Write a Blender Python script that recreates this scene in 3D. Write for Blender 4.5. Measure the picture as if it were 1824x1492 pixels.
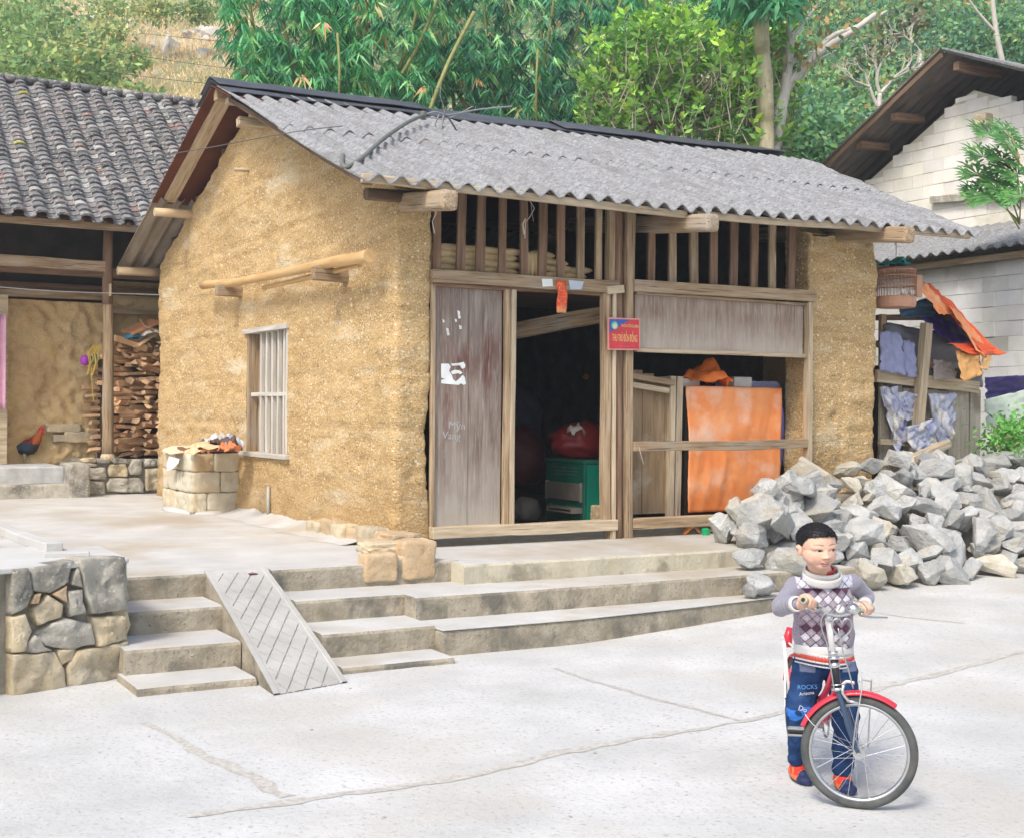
import bpy, bmesh, math, random
import numpy as np
from mathutils import Vector, Matrix, noise
R = math.radians
rng = random.Random(7)
nr = np.random.default_rng(11)
sc = bpy.context.scene
for o in list(bpy.data.objects): bpy.data.objects.remove(o)

# ---------------------------------------------------------------- camera
# World frame: X runs along the house front, Y runs back along its gable wall, Z up.
F_PX = 2313.0; YAW = -30.1; ROLL = 0.55; CAMH = 1.57
PITCH = math.atan(11.0 / F_PX)
_y = R(YAW)
_fw = Vector((-math.sin(_y), math.cos(_y), 0)); _rt = Vector((math.cos(_y), math.sin(_y), 0)); _up = Vector((0, 0, 1))
CF = _fw * math.cos(PITCH) - _up * math.sin(PITCH)
_uc = _up * math.cos(PITCH) + _fw * math.sin(PITCH)
CR = _rt * math.cos(R(ROLL)) + _uc * math.sin(R(ROLL)); CU = _uc * math.cos(R(ROLL)) - _rt * math.sin(R(ROLL))
CP = Vector((-4.7003, -9.4114, CAMH))
cam_d = bpy.data.cameras.new('camera'); cam = bpy.data.objects.new('camera', cam_d); sc.collection.objects.link(cam)
cam_d.sensor_fit = 'HORIZONTAL'; cam_d.sensor_width = 36; cam_d.lens = 36 * F_PX / 1824
cam_d.clip_start = .1; cam_d.clip_end = 1000
m3 = Matrix((CR, CU, -CF)).transposed()
cam.matrix_world = Matrix.Translation(CP) @ m3.to_4x4()
sc.camera = cam

# ---------------------------------------------------------------- light
EXPOSURE = 0.93
SUN_AZ = R(238); SUN_EL = R(50)          # azimuth clockwise from +Y
w = bpy.data.worlds.new('World'); sc.world = w; w.use_nodes = True
nt = w.node_tree; nt.nodes.clear()
sky = nt.nodes.new('ShaderNodeTexSky'); sky.sky_type = 'NISHITA'; sky.sun_disc = False
sky.sun_elevation = SUN_EL; sky.sun_rotation = SUN_AZ; sky.air_density = 1.0; sky.dust_density = 3.5; sky.ozone_density = .6
bg = nt.nodes.new('ShaderNodeBackground'); bg.inputs[1].default_value = 0.13
wo = nt.nodes.new('ShaderNodeOutputWorld')
nt.links.new(sky.outputs[0], bg.inputs[0]); nt.links.new(bg.outputs[0], wo.inputs[0])
sl = bpy.data.lights.new('sun', 'SUN'); sl.energy = 1.5; sl.angle = R(13); sl.color = (1, .95, .88)
so = bpy.data.objects.new('sun', sl); sc.collection.objects.link(so)
sdir = Vector((math.sin(SUN_AZ) * math.cos(SUN_EL), math.cos(SUN_AZ) * math.cos(SUN_EL), math.sin(SUN_EL)))
so.rotation_euler = sdir.to_track_quat('Z', 'Y').to_euler()
vs = sc.view_settings; vs.view_transform = 'Standard'; vs.look = 'None'; vs.exposure = EXPOSURE; vs.gamma = 1
sc.cycles.max_bounces = 6; sc.cycles.diffuse_bounces = 3; sc.cycles.transparent_max_bounces = 8

# ---------------------------------------------------------------- helpers
def ray(x, y): return CF + CR * ((x - 912) / F_PX) - CU * ((y - 746) / F_PX)
def onX(x, y, u): d = ray(x, y); return CP + d * ((u - CP.x) / d.x)
def onY(x, y, v): d = ray(x, y); return CP + d * ((v - CP.y) / d.y)
def onZ(x, y, z): d = ray(x, y); return CP + d * ((z - CP.z) / d.z)
def atD(x, y, D): return CP + ray(x, y) * D

def nth(k):
    W = ['first','second','third','fourth','fifth','sixth','seventh','eighth','ninth','tenth','eleventh','twelfth','thirteenth','fourteenth','fifteenth','sixteenth','seventeenth','eighteenth','nineteenth','twentieth']
    T = {2:'twenty',3:'thirty',4:'forty'}
    return W[k] if k < 20 else T[(k+1)//10] + ('-' + W[(k+1) % 10 - 1] if (k+1) % 10 else 'ieth')
def link(o):
    sc.collection.objects.link(o); return o
def tag(o, label=None, cat=None, group=None, kind=None):
    if label: o['label'] = label
    if cat: o['category'] = cat
    if group: o['group'] = group
    if kind: o['kind'] = kind
    return o
def thing(name, label, cat, loc=(0, 0, 0), rz=0, group=None):
    o = link(bpy.data.objects.new(name, None)); o.location = loc; o.rotation_euler = (0, 0, rz)
    o.empty_display_size = .1
    return tag(o, label, cat, group)
def attach(o, parent):
    """child keeps its world-space coordinates"""
    if parent is not None:
        o.parent = parent
        p = parent; M = Matrix.Identity(4)
        chain = []
        while p is not None: chain.append(p); p = p.parent
        for q in reversed(chain):
            M = M @ (q.matrix_parent_inverse if q.parent else Matrix.Identity(4)) @ q.matrix_basis
        o.matrix_parent_inverse = M.inverted()
    return o
def copy_tree(o, parent=None):
    c = o.copy(); link(c)
    if parent is not None: c.parent = parent
    for ch in list(o.children): copy_tree(ch, c)
    return c

class MB:
    def __init__(s): s.v = []; s.f = []; s.c = []; s.mi = []; s.cm = 0; s.cc = None
    def add(s, vs, fs, col=None, mi=None):
        b = len(s.v); s.v += [tuple(v) for v in vs]
        for f in fs:
            s.f.append(tuple(i + b for i in f)); s.c.append(col if col else s.cc); s.mi.append(s.cm if mi is None else mi)
    def box(s, lo, hi, col=None, mi=None, M=None):
        x0, y0, z0 = lo; x1, y1, z1 = hi
        vs = [(x0,y0,z0),(x1,y0,z0),(x1,y1,z0),(x0,y1,z0),(x0,y0,z1),(x1,y0,z1),(x1,y1,z1),(x0,y1,z1)]
        if M is not None: vs = [M @ Vector(v) for v in vs]
        s.add(vs, [(0,3,2,1),(4,5,6,7),(0,1,5,4),(1,2,6,5),(2,3,7,6),(3,0,4,7)], col, mi); return s
    def prism(s, poly, z0, z1, col=None):
        n = len(poly); vs = [(p[0], p[1], z0) for p in poly] + [(p[0], p[1], z1) for p in poly]
        a = sum(poly[i][0] * poly[(i+1) % n][1] - poly[(i+1) % n][0] * poly[i][1] for i in range(n))
        idx = list(range(n)) if a > 0 else list(range(n))[::-1]
        fs = [tuple(i + n for i in idx), tuple(reversed(idx))]
        for k in range(n):
            i, j = idx[k], idx[(k+1) % n]; fs.append((i, j, j + n, i + n))
        s.add(vs, fs, col); return s
    def tube(s, pts, rad, n=8, col=None, caps=True, flat=1.0):
        pts = [Vector(p) for p in pts]; m = len(pts)
        if not hasattr(rad, '__len__'): rad = [rad] * m
        vs = []; prev = None
        for i, p in enumerate(pts):
            t = (pts[min(i+1, m-1)] - pts[max(i-1, 0)]).normalized()
            if prev is None:
                a = Vector((0, 0, 1)) if abs(t.z) < .9 else Vector((1, 0, 0)); u = t.cross(a).normalized()
            else:
                u = prev - t * prev.dot(t)
                if u.length < 1e-6: u = t.orthogonal()
                u.normalize()
            prev = u; w_ = t.cross(u)
            for k in range(n):
                a = 2 * math.pi * k / n
                vs.append(p + (u * math.cos(a) + w_ * math.sin(a) * flat) * rad[i])
        fs = []
        for i in range(m - 1):
            for k in range(n):
                fs.append((i*n+k, i*n+(k+1) % n, (i+1)*n+(k+1) % n, (i+1)*n+k))
        if caps: fs += [tuple(range(n))[::-1], tuple((m-1)*n + k for k in range(n))]
        s.add(vs, fs, col); return s
    def loop(s, pts, r, n=6, col=None):
        """closed tube"""
        pts = [Vector(p) for p in pts]; m = len(pts)
        c = sum(pts, Vector()) / m
        nn = (pts[0] - c).cross(pts[m // 4] - c).normalized()
        vs = []
        for i, p in enumerate(pts):
            t = (pts[(i+1) % m] - pts[i-1]).normalized(); u = t.cross(nn).normalized()
            for k in range(n):
                a = 2 * math.pi * k / n; vs.append(p + u * math.cos(a) * r + nn * math.sin(a) * r)
        fs = [(i*n+k, i*n+(k+1) % n, ((i+1) % m)*n+(k+1) % n, ((i+1) % m)*n+k) for i in range(m) for k in range(n)]
        s.add(vs, fs, col); return s
    def lathe(s, prof, n=16, c=(0, 0, 0), axis='z', col=None):
        vs = []
        for r_, h in prof:
            for k in range(n):
                a = 2 * math.pi * k / n; x, y = r_ * math.cos(a), r_ * math.sin(a)
                p = (x, y, h) if axis == 'z' else ((h, x, y) if axis == 'x' else (x, h, y))
                vs.append((p[0]+c[0], p[1]+c[1], p[2]+c[2]))
        m = len(prof); fs = [(i*n+k, i*n+(k+1) % n, (i+1)*n+(k+1) % n, (i+1)*n+k) for i in range(m-1) for k in range(n)]
        fs += [tuple(range(n))[::-1], tuple((m-1)*n+k for k in range(n))]
        s.add(vs, fs, col); return s
    def grid(s, fn, nu, nv, keep=None, col=None, flip=False, close=False):
        vs = [fn(i, j) for j in range(nv + 1) for i in range(nu + 1)]
        fs = []
        for j in range(nv):
            for i in range(nu):
                if keep and not keep(i, j): continue
                a = j*(nu+1)+i; q = (a, a+1, a+nu+2, a+nu+1)
                fs.append(q[::-1] if flip else q)
        s.add(vs, fs, col); return s
    def build(s, name, mats, parent=None, smooth=False, bevel=0, solid=0, weld=False, sub=0, label=None, cat=None, group=None, kind=None):
        me = bpy.data.meshes.new(name); me.from_pydata(s.v, [], s.f)
        if not isinstance(mats, (list, tuple)): mats = [mats]
        for m in mats: me.materials.append(m)
        if any(s.mi): me.polygons.foreach_set('material_index', s.mi)
        if any(c is not None for c in s.c):
            at = me.color_attributes.new('Col', 'FLOAT_COLOR', 'CORNER')
            arr = []
            for f, c in zip(s.f, s.c):
                c = c if c else (1, 1, 1)
                arr += list(c[:3] + (1,) if isinstance(c, tuple) else tuple(c) + (1,)) * len(f)
            at.data.foreach_set('color', arr)
        if weld:
            bm = bmesh.new(); bm.from_mesh(me); bmesh.ops.remove_doubles(bm, verts=bm.verts, dist=1e-4)
            bmesh.ops.recalc_face_normals(bm, faces=bm.faces); bm.to_mesh(me); bm.free()
        me.polygons.foreach_set('use_smooth', [smooth] * len(me.polygons)); me.update()
        o = link(bpy.data.objects.new(name, me))
        if solid:
            md = o.modifiers.new('solid', 'SOLIDIFY'); md.thickness = solid; md.offset = 0
        if bevel:
            md = o.modifiers.new('bevel', 'BEVEL'); md.width = bevel; md.segments = 2; md.limit_method = 'ANGLE'; md.angle_limit = R(40)
        if sub:
            md = o.modifiers.new('sub', 'SUBSURF'); md.levels = sub; md.render_levels = sub
        tag(o, label, cat, group, kind)
        return attach(o, parent)

def fb(p, sc_=1.0, oct=4, seed=0.0):
    return noise.fractal(Vector((p[0]*sc_+seed, p[1]*sc_+seed*1.7, p[2]*sc_-seed)), 1.0, 2.0, oct)

def beam(name, p0, p1, w_, h_, m, parent=None, warp=.006, seg=10, bev=.006, up=(0, 0, 1), seed=None, **kw):
    """a sawn beam with its grain along local X; p0-p1 centre line, w_ sideways, h_ along up"""
    p0 = Vector(p0); p1 = Vector(p1); L = (p1 - p0).length; x = (p1 - p0).normalized()
    y = Vector(up).cross(x)
    if y.length < 1e-4: y = Vector((0, 1, 0)).cross(x)
    y.normalize(); z = x.cross(y)
    M = Matrix((x, y, z)).transposed().to_4x4(); M.translation = p0
    sd = rng.random() * 50 if seed is None else seed
    b = MB(); vs = []; fs = []
    for i in range(seg + 1):
        t = i / seg * L
        oy = (noise.noise(Vector((t*1.3+sd, 0, 0)))) * warp; oz = (noise.noise(Vector((t*1.3+sd, 7, 0)))) * warp
        k = 1 + noise.noise(Vector((t*2.1, sd, 3))) * .06
        for (a, c) in ((-1,-1),(1,-1),(1,1),(-1,1)):
            vs.append((t, a*w_/2*k+oy + noise.noise(Vector((t*5, a, sd)))*warp*.35, c*h_/2*k+oz + noise.noise(Vector((t*5, c+4, sd)))*warp*.35))
    for i in range(seg):
        for k in range(4):
            fs.append((i*4+k, i*4+(k+1) % 4, (i+1)*4+(k+1) % 4, (i+1)*4+k))
    fs = [f[::-1] for f in fs]
    fs += [(0, 1, 2, 3), tuple(seg*4+k for k in (3, 2, 1, 0))]
    b.add(vs, fs)
    o = b.build(name, m, None, bevel=bev, **kw)
    o.matrix_basis = M
    return attach(o, parent)

def log(name, pts, r, m, parent=None, n=10, rough=.05, sub=6, seed=None, **kw):
    """a round pole through pts (local X follows first to last point)"""
    pts = [Vector(p) for p in pts]; sd = rng.random()*40 if seed is None else seed
    x = (pts[-1] - pts[0]).normalized(); q = x.to_track_quat('X', 'Z'); M = Matrix.Translation(pts[0]) @ q.to_matrix().to_4x4(); Mi = M.inverted()
    rr = r if hasattr(r, '__len__') else [r]*len(pts)
    P = []; RR = []
    for i in range(len(pts)-1):
        for k in range(sub):
            t = k/sub; P.append(Mi @ pts[i].lerp(pts[i+1], t)); RR.append(rr[i]*(1-t)+rr[i+1]*t)
    P.append(Mi @ pts[-1]); RR.append(rr[-1])
    for i in range(len(P)):
        RR[i] *= 1 + noise.noise(Vector((P[i].x*4+sd, 0, 0)))*rough*2
        P[i] = P[i] + Vector((0, noise.noise(Vector((P[i].x*1.5, sd, 0))), noise.noise(Vector((P[i].x*1.5, sd, 9)))))*r_first(rr)*.25
    b = MB(); b.tube(P, RR, n)
    o = b.build(name, m, None, smooth=False, bevel=0, **kw)
    for pl in o.data.polygons: pl.use_smooth = len(pl.vertices) == 4
    o.matrix_basis = M
    return attach(o, parent)
def r_first(r): return r[0] if hasattr(r, '__len__') else r

# ---------------------------------------------------------------- materials
def mat(name, c1, c2=None, sc_=5, st=(1,1,1), det=6, c3=None, sc3=1.0, t3=(.5,.6), st3=(1,1,1), zg=None, spots=None,
        rough=.85, bump=.35, bsc=None, bst=None, bd=.01, rnd=0.0, metal=0.0, spec=.25, attr=False, cracks=None, fine=None, coat=0):
    m = bpy.data.materials.new(name); m.use_nodes = True; nt = m.node_tree; N = nt.nodes; L = nt.links
    bs = N['Principled BSDF']; bs.inputs['Roughness'].default_value = rough; bs.inputs['Metallic'].default_value = metal
    bs.inputs['Specular IOR Level'].default_value = spec
    if coat: bs.inputs['Coat Weight'].default_value = coat
    tc = N.new('ShaderNodeTexCoord')
    def coords(s3):
        mp = N.new('ShaderNodeMapping'); mp.inputs['Scale'].default_value = s3; L.new(tc.outputs['Object'], mp.inputs[0])
        if rnd:
            oi = N.new('ShaderNodeObjectInfo'); ml = N.new('ShaderNodeMath'); ml.operation = 'MULTIPLY'; ml.inputs[1].default_value = 37
            L.new(oi.outputs['Random'], ml.inputs[0]); L.new(ml.outputs[0], mp.inputs['Location'])
        return mp.outputs[0]
    def nz(scale, s3, detail=6, rg=.6):
        n = N.new('ShaderNodeTexNoise'); n.inputs['Scale'].default_value = scale; n.inputs['Detail'].default_value = detail
        n.inputs['Roughness'].default_value = rg; L.new(coords(s3), n.inputs['Vector']); return n.outputs['Fac']
    def ramp(fac, a, b, ca=(0,0,0), cb=(1,1,1)):
        r = N.new('ShaderNodeValToRGB'); r.color_ramp.elements[0].position = a; r.color_ramp.elements[1].position = b
        r.color_ramp.elements[0].color = (*ca, 1); r.color_ramp.elements[1].color = (*cb, 1); L.new(fac, r.inputs[0]); return r.outputs[0]
    def mix(fac, a, b, bt='MIX'):
        x = N.new('ShaderNodeMix'); x.data_type = 'RGBA'; x.blend_type = bt
        if isinstance(fac, float): x.inputs[0].default_value = fac
        else: L.new(fac, x.inputs[0])
        for k, v_ in ((6, a), (7, b)):
            if isinstance(v_, tuple): x.inputs[k].default_value = (*v_, 1)
            else: L.new(v_, x.inputs[k])
        return x.outputs[2]
    n1 = nz(sc_, st, det)
    col = ramp(n1, .32, .68, c1, c2 or c1)
    if attr:
        a = N.new('ShaderNodeVertexColor'); a.layer_name = 'Col'; col = mix(1.0, col, a.outputs[0], 'MULTIPLY')
    if c3: col = mix(ramp(nz(sc3, st3, 5), *t3), col, c3)
    if fine: col = mix(ramp(nz(fine[0], fine[4] if len(fine) > 4 else (1,1,1), 3), fine[1], fine[2]), col, fine[3])
    if spots:
        for (ss, th, scol) in spots:
            v = N.new('ShaderNodeTexVoronoi'); v.inputs['Scale'].default_value = ss; v.inputs['Randomness'].default_value = 1
            vm = N.new('ShaderNodeVectorMath'); vm.operation = 'MULTIPLY_ADD'; nn_ = N.new('ShaderNodeTexNoise'); nn_.inputs['Scale'].default_value = ss*1.3; cdd = coords((1,1,1.25)); L.new(cdd, nn_.inputs['Vector'])
            L.new(nn_.outputs['Color'], vm.inputs[0]); vm.inputs[1].default_value = (.9/ss,)*3; L.new(cdd, vm.inputs[2]); L.new(vm.outputs[0], v.inputs['Vector'])
            # only some cells carry a pebble, each of its own size
            sep = N.new('ShaderNodeSeparateColor'); L.new(v.outputs['Color'], sep.inputs[0])
            ml = N.new('ShaderNodeMath'); ml.operation = 'MULTIPLY'; ml.inputs[1].default_value = th; L.new(sep.outputs[0], ml.inputs[0])
            lt = N.new('ShaderNodeMath'); lt.operation = 'LESS_THAN'; L.new(v.outputs['Distance'], lt.inputs[0]); L.new(ml.outputs[0], lt.inputs[1])
            col = mix(lt.outputs[0], col, scol)
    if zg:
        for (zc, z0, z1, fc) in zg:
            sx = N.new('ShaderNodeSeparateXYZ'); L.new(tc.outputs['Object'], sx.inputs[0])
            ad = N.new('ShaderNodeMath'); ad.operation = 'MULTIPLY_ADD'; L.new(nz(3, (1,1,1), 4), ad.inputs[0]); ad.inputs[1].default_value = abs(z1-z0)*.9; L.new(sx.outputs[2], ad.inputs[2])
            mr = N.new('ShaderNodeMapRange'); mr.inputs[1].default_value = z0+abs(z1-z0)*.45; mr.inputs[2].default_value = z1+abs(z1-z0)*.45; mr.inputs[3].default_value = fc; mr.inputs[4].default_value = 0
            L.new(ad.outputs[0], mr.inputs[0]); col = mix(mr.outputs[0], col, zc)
    if cracks:
        v = N.new('ShaderNodeTexVoronoi'); v.feature = 'DISTANCE_TO_EDGE'; v.inputs['Scale'].default_value = cracks[0]
        L.new(coords((1,1,1)), v.inputs['Vector']); col = mix(ramp(v.outputs['Distance'], 0, cracks[1], (1,1,1), (0,0,0)), col, cracks[2])
    if rnd:
        oi = N.new('ShaderNodeObjectInfo'); mr = N.new('ShaderNodeMapRange'); mr.inputs[3].default_value = 1-rnd; mr.inputs[4].default_value = 1+rnd*.6
        L.new(oi.outputs['Random'], mr.inputs[0]); cc = N.new('ShaderNodeCombineColor')
        for k in range(3): L.new(mr.outputs[0], cc.inputs[k])
        col = mix(1.0, col, cc.outputs[0], 'MULTIPLY')
    L.new(col, bs.inputs['Base Color'])
    if bump:
        b = N.new('ShaderNodeBump'); b.inputs['Strength'].default_value = bump; b.inputs['Distance'].default_value = bd
        L.new(nz(bsc or sc_*4, bst or st, 8, .65), b.inputs['Height']); L.new(b.outputs[0], bs.inputs['Normal'])
    return m

def leafmat(name, tint=(1,1,1), trans=.35, rough=.5):
    m = bpy.data.materials.new(name); m.use_nodes = True; nt = m.node_tree; N = nt.nodes; L = nt.links
    bs = N['Principled BSDF']; bs.inputs['Roughness'].default_value = rough; bs.inputs['Specular IOR Level'].default_value = .35
    a = N.new('ShaderNodeVertexColor'); a.layer_name = 'Col'
    x = N.new('ShaderNodeMix'); x.data_type = 'RGBA'; x.blend_type = 'MULTIPLY'; x.inputs[0].default_value = 1
    L.new(a.outputs[0], x.inputs[6]); x.inputs[7].default_value = (*tint, 1); L.new(x.outputs[2], bs.inputs['Base Color'])
    tr = N.new('ShaderNodeBsdfTranslucent'); L.new(x.outputs[2], tr.inputs[0])
    ms = N.new('ShaderNodeMixShader'); ms.inputs[0].default_value = trans
    L.new(bs.outputs[0], ms.inputs[1]); L.new(tr.outputs[0], ms.inputs[2]); L.new(ms.outputs[0], N['Material Output'].inputs[0])
    return m

EARTH = dict(sc_=3.2, det=8, bump=1, bsc=20, bd=.028, rough=.95, spec=.1)
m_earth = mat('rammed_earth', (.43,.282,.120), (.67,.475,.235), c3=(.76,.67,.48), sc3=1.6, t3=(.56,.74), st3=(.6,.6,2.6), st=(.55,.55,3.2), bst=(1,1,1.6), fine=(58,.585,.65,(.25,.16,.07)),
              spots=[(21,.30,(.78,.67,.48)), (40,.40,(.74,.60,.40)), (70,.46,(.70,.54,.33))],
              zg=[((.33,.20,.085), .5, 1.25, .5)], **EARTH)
m_earth2 = mat('mud_brick', (.60,.42,.20), (.76,.58,.33), c3=(.54,.37,.19), sc3=1.6, t3=(.5,.66), spots=[(30,.25,(.66,.52,.34))], **EARTH)
m_conc = mat('old_concrete', (.46,.455,.43), (.59,.585,.56), sc_=1.8, det=11, c3=(.43,.38,.30), sc3=.8, t3=(.48,.66), bump=.5, bsc=18, bd=.008, rough=.9,
             fine=(60, .66, .72, (.36,.34,.30)))
m_street = mat('pale_concrete_road', (.47,.475,.46), (.63,.63,.615), sc_=1.3, det=12, c3=(.50,.475,.425), sc3=.55, t3=(.47,.66), bump=.8, bsc=22, bd=.010, rough=.88,
             fine=(40, .57, .68, (.40,.39,.365)))
m_riser = mat('stained_step_riser', (.27,.235,.17), (.46,.41,.32), sc_=7, det=12, c3=(.17,.16,.13), sc3=2.6, t3=(.50,.62), st3=(1,1,.8), bump=1, bsc=34, bd=.014, rough=.95, fine=(46,.61,.70,(.20,.18,.14)))
m_riser_y = mat('lime_step_riser', (.44,.40,.29), (.56,.52,.41), sc_=4, c3=(.30,.27,.20), sc3=3, t3=(.52,.62), bump=.8, bsc=25, bd=.012, rough=.95)
m_ramp = mat('scored_ramp', (.37,.365,.34), (.50,.49,.46), sc_=3, attr=True, bump=.4, bsc=20, bd=.006, rough=.9)
WG = dict(rough=.8, bump=.7, bd=.004, spec=.2)
m_wood = mat('weathered_wood', (.26,.175,.10), (.49,.375,.245), sc_=3, st=(.7,9,9), bsc=6, bst=(.6,16,16), rnd=.18, c3=(.40,.35,.29), sc3=1.5, t3=(.54,.74), fine=(5,.58,.66,(.13,.085,.05),(.35,15,15)), **WG)
m_wood_l = mat('pale_wood', (.36,.28,.18), (.61,.51,.37), sc_=3, fine=(5,.60,.68,(.22,.16,.10),(.35,15,15)), st=(.7,9,9), bsc=6, bst=(.6,16,16), rnd=.12, **WG)
m_wood_g = mat('pale_grey_wood', (.44,.42,.37), (.66,.64,.58), sc_=3, st=(.7,9,9), bsc=6, bst=(.6,16,16), rnd=.1, **WG)
m_wood_r = mat('reddish_wood', (.15,.085,.052), (.31,.20,.13), sc_=3, st=(.7,9,9), bsc=6, bst=(.6,16,16), rnd=.2, **WG)
m_wood_d = mat('dark_wood', (.10,.065,.04), (.22,.15,.10), sc_=3, st=(.7,9,9), bsc=6, bst=(.6,16,16), rnd=.2, **WG)
m_pole = mat('peeled_pole', (.48,.34,.19), (.68,.53,.34), sc_=3, st=(.8,6,6), bsc=8, bst=(.7,10,10), rnd=.12, **WG)
m_bamboo = mat('bamboo_pole', (.50,.30,.12), (.66,.45,.22), sc_=4, st=(.6,5,5), bsc=9, rough=.55, bump=.3, bd=.003)
m_roof = mat('fibre_cement_sheet', (.19,.195,.20), (.36,.365,.37), sc_=20, det=10, c3=(.20,.195,.185), sc3=2.0, st3=(2.2,.5,1), t3=(.50,.72), fine=(38,.56,.64,(.15,.15,.155)), bump=.6, bsc=60, bd=.006, rough=.95)
m_roof_in = mat('brown_sheet_underside', (.085,.028,.016), (.15,.05,.024), sc_=2, bump=.2, bsc=8, rough=.8)
m_cap = mat('black_ridge_felt', (.05,.053,.063), (.085,.088,.10), sc_=4, bump=.25, bsc=12, bd=.004, rough=.55, spec=.4)
m_plank = mat('worn_painted_planks', (.15,.105,.085), (.34,.285,.24), sc_=3, st=(7,7,.55), det=8, c3=(.15,.065,.05), sc3=2.2, st3=(1.8,1.8,.6), t3=(.50,.70),
              fine=(9,.54,.70,(.37,.335,.30),(11,11,.5)), zg=[((.44,.41,.35), .6, 1.3, .8)], bsc=7, bst=(14,14,.6), **WG)
m_plank2 = mat('worn_board_panel', (.20,.135,.10), (.40,.33,.265), sc_=3, fine=(9,.55,.70,(.44,.385,.33),(11,11,.5)), st=(7,7,.7), det=8, c3=(.20,.10,.075), sc3=2.2, st3=(2,1,.8), t3=(.50,.70), zg=[((.55,.50,.43), 2.1, 2.5, .7)], bsc=7, bst=(14,14,.6), **WG)
m_stone_y = mat('yellow_limestone', (.46,.37,.23), (.66,.57,.40), sc_=6, det=10, fine=(40,.6,.68,(.36,.31,.22)), c3=(.38,.35,.29), sc3=2, t3=(.5,.66), bump=.9, bsc=14, bd=.02, rnd=.12, rough=.92)
m_stone_o = mat('ochre_stone', (.46,.33,.19), (.68,.52,.34), sc_=6, det=10, c3=(.44,.34,.22), sc3=3, t3=(.54,.66), fine=(40,.62,.70,(.40,.29,.17)), bump=.9, bsc=12, bd=.02, rnd=.1, rough=.92)
m_stone_g = mat('lichened_stone', (.38,.355,.295), (.58,.545,.46), sc_=6, det=9, c3=(.22,.21,.18), sc3=2.4, t3=(.5,.64), bump=1, bsc=22, bd=.02, rnd=.14, rough=.95, fine=(45,.6,.68,(.58,.55,.48)))
m_mortar = mat('stone_mortar', (.22,.20,.16), (.36,.33,.26), sc_=8, bump=1, bsc=20, bd=.02)
m_rock = mat('grey_limestone_rubble', (.375,.385,.375), (.60,.605,.585), sc_=2.8, det=11, c3=(.54,.50,.41), sc3=1.3, t3=(.56,.72), bump=1, bsc=11, bd=.03, rnd=.22, fine=(30,.62,.70,(.30,.31,.31)), rough=.9)
m_mud_dim = mat('dimmed_mud_wall', (.075,.055,.038), (.15,.11,.07), sc_=4, bump=.8, bsc=18, bd=.02, rough=.95)  # mud darkened to put the room's deep shade into the wall colour
m_rock_b = mat('beige_limestone_rubble', (.42,.39,.31), (.62,.59,.50), sc_=3, det=11, c3=(.36,.37,.36), sc3=1.5, t3=(.54,.68), bump=.8, bsc=13, bd=.018, rnd=.15, rough=.9)
m_dark = mat('near_black', (.03,.022,.016), (.06,.045,.03), sc_=3, bump=.2)  # near-black colour for backings behind gaps and openings
def flat(name, c, rough=.6, metal=0.0, spec=.4, bump=.15, var=.12, **kw):
    d = tuple(x*(1-var) for x in c); e = tuple(min(1, x*(1+var)) for x in c)
    return mat(name, d, e, sc_=9, rough=rough, metal=metal, spec=spec, bump=bump, bsc=40, bd=.002, **kw)
# ================================================================ setting: street, terrace, steps
def gz(x, y):
    s = max(0.0, x - .2)
    return .034 * s * (1 / (1 + math.exp(-(y + 4.2) * 1.2))) + .012*noise.noise(Vector((x*.5, y*.5, 0)))
b = MB()
xs = [-60, -40, -25, -15, -10] + [-8 + i*.25 for i in range(0, 81)] + [14, 20, 30, 45, 60]
ys = [-40, -25, -18, -14] + [-12 + i*.25 for i in range(0, 53)]
b.grid(lambda i, j: (xs[i], ys[j], gz(xs[i], ys[j])), len(xs)-1, len(ys)-1)
o = b.build('street', m_street, smooth=True, kind='structure')
# joints and cracks of the street slabs: shallow gritty seams
m_seam = mat('gritty_joint', (.38,.36,.31), (.60,.58,.54), sc_=30, bump=.8, bsc=60, bd=.006)
def seam(name, px, w_):
    P = [onZ(x, y, 0) for x, y in px]; b = MB(); vs = []; n = 0; pts = []
    for a, c in zip(P[:-1], P[1:]):
        k = max(2, int((c-a).length/.06))
        for i in range(k): pts.append(a.lerp(c, i/k))
    pts.append(P[-1])
    for i, p in enumerate(pts):
        t = (pts[min(i+1, len(pts)-1)] - pts[max(0, i-1)]).normalized(); s_ = Vector((-t.y, t.x, 0))
        ww = w_*1.5*(.55 + .9*abs(noise.noise(p*4)) ); off = s_*noise.noise(p*2.3)*w_*.9
        for sg in (-1, 1):
            q = p + off + s_*sg*ww*(.5 + .5*noise.noise(p*9 + Vector((sg*5, 0, 0)))); vs.append((q.x, q.y, gz(q.x, q.y) + .0022))
    b.add(vs, [(2*i, 2*i+1, 2*i+3, 2*i+2) for i in range(len(pts)-1)])
    return b.build(name, m_seam, kind='structure')
seam('street_joint', [(262,1285),(330,1325),(430,1378),(510,1418)], .045)
seam('street_joint', [(330,1452),(470,1432),(640,1408),(860,1375),(1010,1340),(1170,1312),(1330,1283),(1420,1262),(1560,1230),(1700,1200),(1830,1172)], .05)
seam('street_joint', [(990,1190),(1060,1215),(1150,1240),(1250,1265),(1325,1285)], .035)
seam('street_joint', [(1540,1105),(1620,1118),(1720,1128)], .02)
# loose grit, leaves and pebbles on the street
for k in range(34):
    x = rng.uniform(60, 1800); y = rng.uniform(1180, 1490); p = onZ(x, y, 0); r_ = rng.uniform(.004, .013)
    b = MB(); b.lathe([(r_*.4, 0), (r_, r_*.35), (r_*.7, r_*.8)], 6)
    o = b.build('pebble', m_rock if k % 5 else m_stone_g, smooth=False, label='tiny loose pebble lying on the pale street', cat='pebble', group='pebbles on the street')
    o.location = (p.x, p.y, gz(p.x, p.y)); o.rotation_euler = (0, 0, k); o.scale = (1, .6, .6)

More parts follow.
